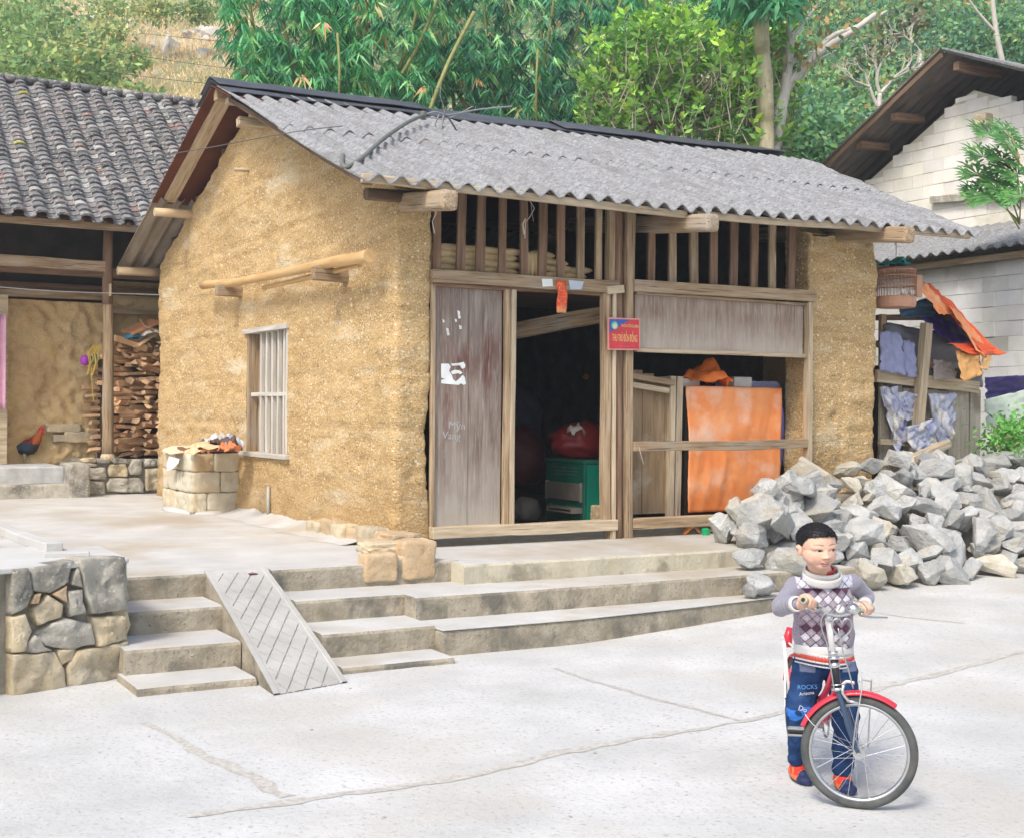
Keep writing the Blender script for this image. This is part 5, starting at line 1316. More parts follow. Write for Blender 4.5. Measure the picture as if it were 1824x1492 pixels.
# ================================================================ rock pile
rocks = [rock_mesh('rock', 100+k, m_rock, n=rng.choice([13,15,17,20]), sx=rng.uniform(1.0,1.3), sy=rng.uniform(.85,1.1), sz=rng.uniform(.72,1.0), bev=.022, rough=.05) for k in range(14)]
rocks_b = []
for k in range(5):
    m2_ = rocks[k*2].copy(); m2_.materials.clear(); m2_.materials.append(m_rock_b); rocks_b.append(m2_)
def rock(c, s, rot, label='angular grey rock in the big pile beside the doorway', me=None, group='rocks in the pile'):
    o = link(bpy.data.objects.new('rock', me or rng.choice(rocks if rng.random() > .2 else rocks_b))); o.location = c; o.rotation_euler = rot
    o.scale = s; tag(o, label, 'rock', group); return o
def gy(x): return gz(x, -1.4)
RX0, RX1 = 2.50, 8.4
def pile_top(x):
    t = min(1, max(0, (x-2.35)/1.6)); return .66 + (.44)*t**.75 + .03*math.sin(x*3)
rows = 8
cnt = 0
for r in range(rows):
    f = r/(rows-1)
    x = RX0 + (.35*(1-f) if f < .5 else 0) - .05; kr = 0
    while x < RX1 - .2:
        zt2 = pile_top(x); zb2 = max(gy(x)+.10, (.42 if x < 3.2 else 0))
        # front face runs from v=-1.5 at the bottom to about v=-.15 at the top
        vb = -1.45 + .35*math.exp(-(x-2.5)**2/.3) + (-.12 if x > 4 else 0); vt = -.62 if x < 3.6 else (-.50 if x < 4.9 else -.40)
        z = zb2 + (zt2-zb2)*f + rng.uniform(-.03,.03); v = vb + (vt-vb)*f**1.1 + rng.uniform(-.05,.05)
        s = (rng.uniform(.25,.40) if rng.random() < .72 else rng.choice([.18,.2,.48,.52]))*(1.0 if f < .7 else .9)
        if zt2-zb2 < .5 and f > .75: x += s*.6; continue
        rock((x, v, z), (s*rng.uniform(1.0,1.35), s*rng.uniform(.8,1.1), s*rng.uniform(.75,1.05)), (rng.uniform(-.5,.5), rng.uniform(-.5,.5), rng.uniform(0,6.28)), 'angular grey rock, %s from the left in the %s row up of the rock pile' % (nth(kr), nth(r)))
        kr += 1; cnt += 1; x += s*rng.uniform(.68,.88)
for k_, (x_, y_, v_, s_) in enumerate([(1345,900,-.9,.34),(1385,895,-.85,.36),(1405,868,-.75,.34),(1318,915,-.85,.3),(1375,925,-1.05,.36)]): q = onY(x_,y_,v_); rock(q, (s_*1.2,s_,s_*.9), (k_*.7,k_*1.3,k_*2.1), 'grey rock on the left flank of the pile, %s from the left' % nth([1,3,4,0,2][k_]))
# a few that stand out
def rpx(x, y, v, s, rot, label, k): p = onY(x, y, v); rock(p, s, rot, label, rocks[k], None)
rpx(1362,874,-.85,(.36,.3,.30),(.2,.3,1),'round cream-coloured rock on the left shoulder of the pile',3)
rpx(1335,992,-1.35,(.42,.3,.26),(.1,-.1,.3),'flat lens-shaped rock at the left foot of the pile, on the middle step',5)
rpx(1287,942,-.75,(.34,.3,.38),(.4,.9,.5),'wedge rock leaning at the far left end of the pile by the sill',1)
rpx(1340,958,-1.15,(.42,.3,.30),(.3,.5,.8),'triangular rock above the lens-shaped one at the left end',7)
rpx(1355,915,-1.15,(.55,.4,.46),(.2,.4,1.8),'largest grey rock near the left end, level with the tarpaulin hem',2)
rpx(1405,935,-1.3,(.60,.4,.44),(.5,.2,.6),'broad pale slab of rock just left of the boy\'s head',8)
rpx(1415,1000,-1.55,(.56,.4,.42),(.2,.1,2.2),'big greenish rock behind the boy\'s shoulder',4)
rpx(1355,1040,-1.75,(.36,.3,.26),(.7,.3,.4),'rock tilted against the lowest step left of the boy',6)
rpx(1336,1050,-1.78,(.17,.15,.13),(.2,.3,.4),'small cream rock lying at the end of the lowest step',9)
rpx(1430,870,-.9,(.40,.3,.26),(.3,.1,.4),'flat bluish rock in the upper left of the pile',10)
b = MB()
def mound(i, j):
    x = 2.85 + i*.14; t = j/8; zt2 = pile_top(x)-.26; zb2 = 0.05
    return (x, -1.15 + (.85)*t**1.1, zb2+(zt2-zb2)*min(1,t*1.25) + .05*noise.noise(Vector((x*5,t*7,0))))
b.grid(mound, 38, 8, flip=False)
b.build('rubble_bed', m_mortar, smooth=False, kind='stuff', label='small dark rubble filling the gaps under the pile of rocks')
o = beam('plank', onY(1625,822,-.35)+Vector((-.1,0,0)), onY(1675,790,-.1)+Vector((.1,0,0)), .10,.07, m_wood_l, None); tag(o, 'pale stub of timber lying on top of the rock pile below the torn film', 'timber')
# yellowish soil at the right foot of the pile
b = MB(); b.grid(lambda i, j: (5.2+i*.2, -1.95+j*.18+.1*math.sin(i), gz(5.2+i*.2,-1.9)+.006+ (j/5)*.16*(1+.6*noise.noise(Vector((i*.7,j,0))))), 16, 5)
b.build('soil_bank', mat('yellow_soil',(.42,.35,.20),(.58,.52,.38),sc_=5,bump=.8,bsc=20,bd=.02), smooth=True, kind='structure')

# ================================================================ service mast, cables
m_mast = flat('grey_conduit', (.17,.17,.145), rough=.5); m_wire = flat('thin_wire', (.10,.10,.10), rough=.5); m_wirel = flat('pale_wire', (.25,.26,.26), rough=.5)
mast = thing('cable_mast', 'bent grey conduit arching from the gable corner over the corrugated roof', 'conduit', onY(612,296,-.15))
P = [onY(611,277,.05), onY(609,290,-.10), onY(615,298,-.2), onY(630,292,-.15), onY(650,277,.15), onY(675,254,.7), onY(700,235,1.2), onY(730,216,1.8), onY(754,206,2.3)]
def smooth_path(P, k=6):
    P = [Vector(p) for p in P]; out = []
    for i in range(len(P)-1):
        p0 = P[max(i-1,0)]; p1 = P[i]; p2 = P[i+1]; p3 = P[min(i+2,len(P)-1)]
        for j in range(k):
            t = j/k; out.append(.5*((2*p1)+(p2-p0)*t+(2*p0-5*p1+4*p2-p3)*t*t+(3*p1-p0-3*p2+p3)*t**3))
    out.append(P[-1]); return out
b = MB(); b.tube(smooth_path(P), .019, 12); b.build('conduit_pipe', m_mast, mast, smooth=True)
b = MB(); b.lathe([(.032,-.04),(.032,.04)],10,tuple(P[-1])); b.build('coupling', m_mast, mast)
def wire(px, r, m, label, planes):
    P = [onY(x,y,v) for (x,y),v in zip(px, planes)]; b = MB(); b.tube(smooth_path(P, 8), r, 5, caps=False); return b.build('power_cable', m, smooth=True, label=label, cat='cable')
wire([(754,206),(775,200),(800,205),(850,196),(912,190)], .009, m_wirel, 'pale twisted cable running right from the mast head', [2.3]*5)
wire([(754,208),(790,212),(812,206),(842,190)], .007, m_wirel, 'short pale cable end curling up from the mast head', [2.3]*4)
wire([(782,205),(775,222),(778,238),(786,228),(790,205)], .010, m_wirel, 'loop of grey cable hanging below the mast head', [2.3]*5)
wire([(790,203),(800,212),(810,228),(816,240)], .010, m_wire, 'dark cable tail hanging right of the loop', [2.3]*4)
wire([(786,150),(784,170),(790,190),(792,204)], .004, m_wirel, 'thin wire standing up from the mast head', [2.3]*4)
wire([(610,225),(520,236),(345,268),(150,298),(0,318)], .004, m_wire, 'thin cable crossing from the gable roof edge to the left', [-.3,.5,1.5,2,2.2])
wire([(528,237),(545,228),(560,237),(640,242),(790,240)], .005, m_wire, 'wire lying along the roof sheets', [1.5,1.4,1.3,1.6,1.9])
wire([(0,512),(120,520),(300,526),(372,530)], .006, m_wirel, 'thin cable stretched under the tiled verandah to the gable wall', [7.0,7.0,6.8,5.2])
for k, (pp, lb) in enumerate([([(-20,48),(300,108),(620,145),(900,165),(1250,178),(1560,190),(1850,196)], 'highest long cable across the trees'), ([(-20,96),(300,142),(700,176),(1100,196),(1500,205),(1850,200)], 'second long cable across the trees'),
                      ([(380,-10),(700,42),(1100,72),(1500,100),(1850,120)], 'long cable near the top of the trees'), ([(250,60),(620,92),(1000,96),(1400,84),(1850,60)],'sagging cable in front of the bamboo')]):
    P = [onY(x,y,6+k) for x,y in pp]; b = MB(); b.tube(smooth_path(P, 8), .0035, 5, caps=False); b.build('power_cable', m_wire, smooth=True, label=lb, cat='cable')

# ================================================================ rooster
rp = onZ(48,824,.857)
rst = thing('rooster', 'red-brown rooster with black breast and red comb standing on the upper grey step', 'rooster', (rp.x, rp.y, .857))
rst.scale = (1.22,1.22,1.22)
def blob(name, prims, mats, parent, voxel, smooth_it=6, colfn=None, frame=None, disp=None, modif=None):
    """union of tapered capsules / ellipsoids, voxel-remeshed into one continuous skin. prims: ('c',p0,r0,p1,r1[,flat]) or ('e',centre,(rx,ry,rz)[,rot])"""
    bm = bmesh.new()
    def sph(c, s, rot=None, segs=20):
        r = bmesh.ops.create_uvsphere(bm, u_segments=segs, v_segments=12, radius=1)
        M = Matrix.Translation(c) @ ((rot.to_matrix().to_4x4()) if rot else Matrix.Identity(4)) @ Matrix.Diagonal((*s,1))
        bmesh.ops.transform(bm, matrix=M, verts=r['verts'])
    for p in prims:
        if p[0] == 'e': sph(Vector(p[1]), p[2], p[3] if len(p) > 3 else None)
        else:
            p0, r0, p1, r1 = Vector(p[1]), p[2], Vector(p[3]), p[4]; d = p1-p0; L = d.length
            sph(p0,(r0,)*3, segs=14); sph(p1,(r1,)*3, segs=14)
            r = bmesh.ops.create_cone(bm, cap_ends=True, segments=18, radius1=r0, radius2=r1, depth=L)
            M = Matrix.Translation((p0+p1)/2) @ d.to_track_quat('Z','Y').to_matrix().to_4x4(); bmesh.ops.transform(bm, matrix=M, verts=r['verts'])
    me = bpy.data.meshes.new(name); bm.to_mesh(me); bm.free()
    t = link(bpy.data.objects.new(name, me)); md = t.modifiers.new('r','REMESH'); md.mode = 'VOXEL'; md.voxel_size = voxel; md.use_smooth_shade = True
    if smooth_it: s_ = t.modifiers.new('s','SMOOTH'); s_.iterations = smooth_it; s_.factor = .5
    bpy.context.view_layer.update()
    me2 = bpy.data.meshes.new_from_object(t.evaluated_get(bpy.context.evaluated_depsgraph_get())); bpy.data.objects.remove(t); bpy.data.meshes.remove(me)
    me2.name = name
    n = len(me2.vertices); co = np.empty(n*3, 'f'); me2.vertices.foreach_get('co', co); co = co.reshape(-1,3)
    if disp is not None:
        me2.calc_normals_split() if hasattr(me2,'calc_normals_split') else None
        no = np.empty(n*3,'f'); me2.vertices.foreach_get('normal', no); no = no.reshape(-1,3); co = co + no*disp(co)[:,None]; me2.vertices.foreach_set('co', co.ravel()); me2.update()
    if colfn is not None:
        at = me2.color_attributes.new('Col','FLOAT_COLOR','POINT'); c = np.ones((n,4),'f'); c[:,:3] = colfn(co); at.data.foreach_set('color', c.ravel())
    me2.materials.clear(); me2.materials.append(mats)
    me2.polygons.foreach_set('use_smooth',[True]*len(me2.polygons))
    o = link(bpy.data.objects.new(name, me2)); o.parent = parent
    return o
def vcmat(name, rough=.8, spec=.2, bump=.2, bsc=200, bd=.001, sss=0, sheen=0):
    m = bpy.data.materials.new(name); m.use_nodes = True; N = m.node_tree.nodes; L = m.node_tree.links; bs = N['Principled BSDF']
    a = N.new('ShaderNodeVertexColor'); a.layer_name = 'Col'; L.new(a.outputs[0], bs.inputs['Base Color']); bs.inputs['Roughness'].default_value = rough; bs.inputs['Specular IOR Level'].default_value = spec
    if sss: bs.inputs['Subsurface Weight'].default_value = sss; bs.inputs['Subsurface Radius'].default_value = (.01,.004,.002); bs.inputs['Subsurface Scale'].default_value = 1
    if sheen: bs.inputs['Sheen Weight'].default_value = sheen
    if bump:
        tc = N.new('ShaderNodeTexCoord'); n = N.new('ShaderNodeTexNoise'); n.inputs['Scale'].default_value = bsc; n.inputs['Detail'].default_value = 4; L.new(tc.outputs['Object'], n.inputs['Vector'])
        b_ = N.new('ShaderNodeBump'); b_.inputs['Strength'].default_value = bump; b_.inputs['Distance'].default_value = bd; L.new(n.outputs['Fac'], b_.inputs['Height']); L.new(b_.outputs[0], bs.inputs['Normal'])
    return m
rst.rotation_euler = (0,0,R(YAW))
def rcol(co):
    x, z = co[:,0], co[:,2]; c = np.tile(np.array([.035,.03,.035]),(len(co),1))
    back = (z > .265+.15*(x)) & (x > -.13); c[back] = (.22,.02,.012)
    wing = (z > .19) & (z < .27) & (x > -.10) & (x < .06); c[wing] = (.03,.06,.10)
    neck = x > .075+(.30-z)*.2; c[neck & (z > .26)] = (.42,.10,.02)
    hd = (z > .385) & (x > .15); c[hd] = (.55,.03,.03)
    return c
nrml = lambda co: np.array([.006*noise.noise(Vector(p)*38) for p in co])
blob('body', [('e',(-.01,0,.225),(.130,.072,.088)),('c',(.05,0,.235),.072,(.105,0,.315),.050),('c',(.105,0,.315),.048,(.140,0,.375),.030),('e',(.150,0,.394),(.030,.022,.026)),('c',(-.09,0,.25),.055,(-.15,0,.285),.032)], vcmat('rooster_feathers', .55, .3, .6, 90, .004), rst, .006, 4, rcol, disp=nrml)
m_comb = flat('comb_red', (.65,.02,.03)); m_leg = flat('rooster_leg', (.50,.42,.25)); m_tf = flat('tail_feather', (.05,.10,.13), rough=.4); m_tf2 = flat('pale_tail_feather', (.35,.42,.45), rough=.5)
b = MB(); 
for k in range(5): x = .130+.011*k; b.tube([(x,0,.410),(x+.002,0,.440-.003*abs(k-2))],[.008,.004],6)
b.tube([(.168,0,.392),(.172,.0,.364)],[.013,.009],6); b.build('comb', m_comb, None, smooth=True).parent = rst
b = MB(); b.tube([(.176,0,.396),(.198,0,.388)],[.007,.002],6); b.build('beak', m_leg).parent = rst
for sy in (-.03,.03):
    b = MB(); b.tube([(.0+sy*.6,sy,.12),(.005+sy*.6,sy,.06),(-.0+sy*.6,sy,.01)],[.022,.010,.007],7)
    for dx, dy in ((.05,0),(.035,.03),(.035,-.03),(-.03,0)): b.tube([(sy*.6,sy,.010),(sy*.6+dx,sy+dy,.004)],[.006,.003],5)
    b.build('leg', m_leg, None, smooth=True).parent = rst
for k in range(9):
    s = (k-4)/4; b = MB(); P = [(-.11,s*.02,.27),(-.17,s*.04,.37-.02*abs(s)),(-.24,s*.05,.36-.04*k/9),(-.29-.01*(k%3),s*.05,.27-.03*(k%4))]
    b.tube(smooth_path(P,4),[.021*(1-.6*i/12) for i in range(13)],5,flat=.35); b.build('tail_feather', m_tf2 if k%2 else m_tf, None, smooth=True).parent = rst

for ch in rst.children:
    if not ch.name.startswith('leg'): ch.location.z -= .055
# ================================================================ hillside and vegetation
FWV = np.array(_fw); RTV = np.array(_rt)
def hill(d, l):
    h = .2 + .78*max(0, d-25-.0*l) * (1-.18*math.exp(-((l+14)/10)**2)) if d > 25 else .2
    return h + (.9*noise.noise(Vector((d*.09, l*.09, 3))) + .35*noise.noise(Vector((d*.3, l*.3, 7))))*min(1, max(0,(d-22)/8))
def dl(d, l): return (CP.x + FWV[0]*d + RTV[0]*l, CP.y + FWV[1]*d + RTV[1]*l)
m_hill = mat('dry_hillside', (.42,.36,.24), (.60,.54,.40), sc_=.5, det=9, c3=(.20,.24,.11), sc3=.22, t3=(.45,.6), fine=(1.8,.63,.68,(.55,.52,.46)), bump=1, bsc=4, bd=.15)
b = MB()
D_ = [11+ i*.62 for i in range(90)]
def hf(i, j):
    d = D_[j]; l = -45 + i*1.0 + (d-11)*0; x, y = dl(d, l)
    return (x, y, hill(d, l) - (.35 if d < 24 else 0))
b.grid(hf, 105, 89); b.build('hillside', m_hill, smooth=True, kind='structure')

def quads(name, V, C, m, parent=None, label=None, cat=None, group=None, kind=None):
    n = len(V); me = bpy.data.meshes.new(name); me.vertices.add(n*4); me.vertices.foreach_set('co', V.reshape(-1).astype('f'))
    me.loops.add(n*4); me.loops.foreach_set('vertex_index', np.arange(n*4, dtype='i')); me.polygons.add(n)
    me.polygons.foreach_set('loop_start', np.arange(0, n*4, 4, dtype='i')); me.polygons.foreach_set('loop_total', np.full(n, 4, dtype='i'))
    me.update(calc_edges=True)
    at = me.color_attributes.new('Col','FLOAT_COLOR','CORNER'); c = np.ones((n,4,4),'f'); c[:,:,:3] = C[:,None,:]; at.data.foreach_set('color', c.ravel())
    me.materials.append(m); o = link(bpy.data.objects.new(name, me)); tag(o, label, cat, group, kind); return attach(o, parent)
def unit(v): return v/np.maximum(1e-9, np.linalg.norm(v, axis=-1, keepdims=True))
def leaves(base, dirn, L, W, fold=.15, droop=0.0, wide=.42):
    """rhombic leaves: base Nx3, dirn Nx3 unit"""
    n = len(base); L = np.broadcast_to(L,(n,))[:,None]; W = np.broadcast_to(W,(n,))[:,None]
    r = unit(nr.normal(size=(n,3))); side = unit(np.cross(dirn, r)); up = np.cross(side, dirn)
    tip = base + dirn*L + np.array([0,0,-1])*droop*L; mid = base + dirn*L*wide
    a = mid + side*W*.5 + up*W*fold; c = mid - side*W*.5 + up*W*fold
    return np.stack([base, a, tip, c], 1)
def pick(pal_, n, jit=.18):
    p = np.array(pal_)[nr.integers(0, len(pal_), n)]; return np.clip(p*(1+nr.normal(size=(n,1))*jit)*(1+nr.normal(size=(n,3))*.05), .002, .9)
m_leaf = leafmat('broad_leaves', (2.3,2.15,2.4)); m_bleaf = leafmat('bamboo_leaves', (2.0,2.6,3.0), rough=.45, trans=.35); m_far = leafmat('far_leaves', (3.4,2.9,2.7), trans=.35, rough=.7)
m_bark = mat('grey_bark', (.22,.19,.15),(.40,.36,.29), sc_=6, st=(3,3,.6), bump=.8, bsc=12, bd=.01)
m_barkp = mat('pale_yellow_bark', (.42,.37,.22),(.58,.53,.36), sc_=5, st=(3,3,.8), c3=(.30,.26,.16), sc3=2, t3=(.52,.65), bump=.6, bsc=12, bd=.01)
m_barkw = mat('bleached_bark', (.46,.43,.37),(.62,.59,.52), sc_=5, st=(2,2,1), bump=.5, bsc=12, bd=.01)
m_culm = mat('bamboo_culm', (.16,.20,.06),(.34,.32,.12), sc_=5, st=(3,3,.4), bump=.2, rough=.5)
def P3(x, y, D): return np.array(atD(x, y, D))

# ---- bamboo clumps: drooping fans of long leaves on thin twigs
def bamboo(label, x0, x1, ytop, ybot, D, ncul, nfan, seed, holes=(), dens=None, pal_=None):
    global nr; nr = np.random.default_rng(seed); r2 = random.Random(seed)
    xm = (x0+x1)/2; bx_ = P3(xm, 600, D); root = thing('bamboo_clump', label, 'bamboo', (bx_[0], bx_[1], .3), group=None)
    for k in range(ncul):
        xb = xm + r2.uniform(-.22,.22)*(x1-x0); xt = x0 + (x1-x0)*(k+.5)/ncul + r2.uniform(-20,20); Dk = D+r2.uniform(-.6,1.8)
        p0 = P3(xb, 640, Dk); p0[2] = .2; p1 = P3((xb+xt)/2, 300, Dk); p2 = P3(xt, 60, Dk-.3); p3 = P3(xt+(xt-xb)*.3, -120, Dk-.5)
        b = MB(); b.tube(smooth_path([p0,p1,p2,p3],6), [.05,.05,.048,.047,.045,.043,.042,.04,.038,.036,.034,.032,.03,.027,.024,.02,.016,.012,.01], 7); b.build('culm', m_culm, root, smooth=True)
    V = []; C = []
    pal_ = pal_ or [(.035,.115,.045),(.05,.16,.055),(.022,.08,.035),(.08,.20,.07),(.06,.15,.04),(.12,.25,.09)]
    for k in range(nfan):
        x = r2.uniform(x0, x1); y = ytop + (ybot-ytop)*r2.random()
        dn = noise.noise(Vector((x*.012+seed, y*.014, seed)))
        if dn < -.10 and r2.random() < .85: continue
        e = min(x-x0, x1-x)/60
        if e < 1 and r2.random() > e*.8+.25: continue
        if dens and r2.random() > dens(x, y): continue
        Dk = D + r2.uniform(-1.2, 1.6); p = P3(x, y, Dk); n = r2.randint(5, 9)
        dv = np.array([r2.gauss(0,1), r2.gauss(0,1), 0]); dv = dv/np.linalg.norm(dv)
        sidev = np.array([-dv[1], dv[0], 0]); L = r2.uniform(.20,.36)
        dirs = []
        for i in range(n):
            a = (i/(n-1)-.5)*r2.uniform(1.5,2.3); dd_ = dv*.45*math.cos(a) + sidev*math.sin(a)*.75 + np.array([0,0,-.75+.25*abs(a)]) + np.array([r2.gauss(0,.10) for _ in range(3)]); dirs.append(dd_)
        dirs = unit(np.array(dirs)); base = np.repeat(p[None], n, 0) + nr.normal(size=(n,3))*.02
        V.append(leaves(base, dirs, L*nr.uniform(.7,1.1,n), .040, fold=.1, droop=.12, wide=.35))
        dead = r2.random() < .025
        c = pick([(.42,.20,.09),(.50,.34,.16)] if dead else ([(.20,.30,.10),(.26,.33,.12)] if r2.random() < .10 else [r2.choice(pal_)]), n, .12); C.append(c)
        # twig
    V = np.concatenate(V); C = np.concatenate(C)
    quads('foliage', V, C, m_bleaf, root)
    b = MB()
    for k in range(26):
        x = r2.uniform(x0+30, x1-30); y = r2.uniform(ytop+20, ybot-20); p = P3(x,y,D); q = p+np.array([r2.uniform(-.6,.6), 0, r2.uniform(.4,.9)]); b.tube([p,(p+q)/2+np.array([0,0,.08]),q],[.004,.007,.009],4)
    b.build('twigs', m_culm, root); return root
bamboo('dense dark bamboo clump with drooping leaf fans just behind the left of the roof ridge', 388, 780, -40, 200, 21, 9, 2700, 1,
       dens=lambda x, y: 1.0 if y < 60+(x-380)*.9 or x > 520 else (.95 if (420 < x < 470 and y < 155) or x > 480 else .35))
bamboo('taller bamboo clump right of the mast, darker, with hanging leaf fans', 720, 1090, -40, 235, 22.5, 9, 2700, 2, pal_=[(.025,.085,.04),(.035,.12,.045),(.018,.06,.032),(.055,.15,.06),(.10,.20,.09)])
bamboo('bamboo crown behind the pale straight trunk', 1040, 1420, -50, 90, 26, 5, 1100, 3)
b = MB(); b.tube(smooth_path([P3(845,22,20.2),P3(800,110,20.0),P3(768,190,19.8),P3(745,260,19.6)]),.035,8); b.build('bamboo_pole', m_culm, smooth=True, label='slanting dark bamboo culm rising from behind the mast head', cat='bamboo')
b = MB(); b.tube([P3(604,180,19.5),P3(605,120,19.5),P3(601,60,19.8)],.022,7); b.build('bamboo_pole', m_culm, smooth=True, label='thin upright yellow bamboo stem behind the ridge cap', cat='bamboo')
b = MB(); b.tube([P3(956,232,20),P3(955,150,20),P3(958,90,20)],.018,7); b.build('bamboo_pole', m_culm, smooth=True, label='thin tan stem behind the middle of the ridge', cat='bamboo')
# ---- glossy green tree with upright shoots
def shoot_tree(label, x0, x1, ytop, ybot, D, nsh, seed, pal_, trunk_x, L=.13, leafn=16, name='broadleaf_tree', cat='tree', mask=None):
    global nr; nr = np.random.default_rng(seed); r2 = random.Random(seed)
    t0 = P3(trunk_x, 620, D); root = thing(name, label, cat, (t0[0], t0[1], .3)); tb = t0.copy(); tb[2] = .2
    V = []; C = []; br = MB(); tr = MB(); mid = P3(trunk_x, (ybot+ytop)/2+60, D)
    tr.tube(smooth_path([tb, (tb+mid)/2+np.array([.1,0,0]), mid]), [.13-.005*i for i in range(13)], 9); tr.build('trunk', m_bark, root, smooth=True)
    for k in range(nsh):
        x = r2.uniform(x0, x1); y = r2.uniform(ytop, ybot)
        if mask and not mask(x, y): continue
        if noise.noise(Vector((x*.016+seed, y*.016, 1))) < -.25 and r2.random() < .7: continue
        Dk = D + r2.uniform(-1.3,1.5); p = P3(x, y, Dk); ln = r2.uniform(.25,.6); lean = np.array([r2.gauss(0,.35), r2.gauss(0,.35), 1]); lean /= np.linalg.norm(lean)
        n = leafn; t = nr.random(n); base = p + lean*ln*t[:,None]; ang = nr.random(n)*6.28
        out = np.stack([np.cos(ang), np.sin(ang), .35+.7*t],1); V.append(leaves(base, unit(out), L*nr.uniform(.6,1.2,n), L*.42, droop=.15)); 
        br.tube([p-lean*.3, p+lean*ln*.9],[.010,.004],4)
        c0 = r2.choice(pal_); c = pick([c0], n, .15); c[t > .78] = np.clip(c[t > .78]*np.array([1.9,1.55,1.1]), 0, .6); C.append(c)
        if r2.random() < .12: br.tube([mid + (p-mid)*.1, (mid+p)/2+np.array([0,0,-.15]), p],[.035,.02,.008],5)
    br.build('branches', m_bark, root); quads('foliage', np.concatenate(V), np.concatenate(C), m_leaf, root); return root
pal_g = [(.07,.17,.03),(.10,.22,.04),(.05,.13,.03),(.13,.26,.05),(.16,.28,.07)]
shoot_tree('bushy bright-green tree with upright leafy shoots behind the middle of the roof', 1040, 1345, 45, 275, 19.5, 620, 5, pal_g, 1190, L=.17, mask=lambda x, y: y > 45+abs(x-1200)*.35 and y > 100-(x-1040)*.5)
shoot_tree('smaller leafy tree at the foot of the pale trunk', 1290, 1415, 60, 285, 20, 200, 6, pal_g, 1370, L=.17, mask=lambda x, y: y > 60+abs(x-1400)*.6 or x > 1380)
# pale straight trunk and a bare branching tree
tr_ = thing('tall_tree', 'tall tree with a straight pale yellowish trunk behind the right of the roof', 'tree', tuple(P3(1360,600,18.7)))
b = MB(); p = P3(1362,640,18.7); p[2] = .2; b.tube(smooth_path([p, P3(1363,250,18.7), P3(1356,60,18.7), P3(1350,-140,18.7)]),[.15]*5+[.13]*5+[.115]*5+[.10]*4,12); b.build('trunk', m_barkp, tr_, smooth=True)
nr = np.random.default_rng(61); V = []; C = []
for k in range(90):
    p = P3(rng.uniform(1290,1430), rng.uniform(-60,12), 18.7+rng.uniform(-1,1)); n = 10; d_ = unit(nr.normal(size=(n,3))*np.array([1,1,.5])+np.array([0,0,-.5])); V.append(leaves(p+nr.normal(size=(n,3))*.08, d_, .3, .07, droop=.2)); C.append(pick([(.05,.14,.05),(.04,.11,.05)], n))
quads('foliage', np.concatenate(V), np.concatenate(C), m_bleaf, tr_)
def bare(label, paths, D, m, name='bare_tree', leafy=0, seed=0, pal_=None, w=1.0):
    p = P3(*paths[0][0][0], D); root = thing(name, label, 'tree', tuple(p)); b = MB()
    for px, r0, r1 in paths:
        P = smooth_path([P3(x, y, D + .004*(x-paths[0][0][0][0])) for x, y in px], 4); n = len(P); b.tube(P, [(r0+(r1-r0)*i/(n-1))*w for i in range(n)], 6)
    b.build('limbs', m, root, smooth=True)
    if leafy:
        global nr; nr = np.random.default_rng(seed); V = []; C = []
        for k in range(leafy):
            px, r0, r1 = rng.choice(paths[1:]); x, y = rng.choice(px[1:]); q = P3(x+rng.gauss(0,9), y+rng.gauss(0,9), D); n = 7
            V.append(leaves(q+nr.normal(size=(n,3))*.15, unit(nr.normal(size=(n,3))), .16, .08)); C.append(pick(pal_, n))
        quads('foliage', np.concatenate(V), np.concatenate(C), m_leaf, root)
    return root
bare('leaning pale-barked tree forking to the upper right, nearly bare', [([(1372,290),(1392,200),(1402,130),(1408,60),(1405,-20)],.10,.05), ([(1375,225),(1400,160),(1432,120),(1470,85),(1520,55),(1560,25)],.085,.04), ([(1432,120),(1478,68),(1515,52),(1545,40),(1580,20)],.05,.02),
     ([(1470,85),(1500,72),(1535,45)],.03,.012), ([(1402,130),(1425,100),(1460,90)],.03,.012), ([(1405,80),(1440,30),(1470,-10)],.03,.012), ([(1425,150),(1450,112),(1490,90)],.02,.01)], 18.9, m_barkw, leafy=14, seed=3, pal_=[(.22,.15,.05),(.14,.14,.05),(.07,.11,.04)])
def twiggy(x, y, s, seed):
    r2 = random.Random(seed); out = []
    def rec(x, y, a, L, r, d):
        x2, y2 = x+math.sin(a)*L, y-math.cos(a)*L; xm, ym = (x+x2)/2+r2.uniform(-.08,.08)*L, (y+y2)/2
        out.append(([(x,y),(xm,ym),(x2,y2)], r, r*.62))
        if d > 0:
            for k in range(r2.choice([2,3])): rec(x2 if k < 2 else xm, y2 if k < 2 else ym, a+r2.uniform(-.85,.85), L*r2.uniform(.6,.85), r*.6, d-1)
    rec(x, y, r2.uniform(-.15,.15), s, .085, 5); return out
bare('grey leafless tree with fine twigs left of the block house roof', twiggy(1572,225,58,4), 24, m_barkw, leafy=26, seed=5, pal_=[(.05,.09,.04),(.09,.10,.04)], w=.8)
bare('grey leafless tree above the sheet roof of the block house', twiggy(1640,140,44,9), 25, m_barkw, leafy=26, seed=6, pal_=[(.05,.09,.04),(.10,.09,.04)], w=.7)
bare('thin pale trunk near the top right corner', [([(1790,130),(1775,60),(1765,-30)],.08,.05), ([(1775,60),(1740,20),(1720,-10)],.04,.02)], 30, m_barkw)
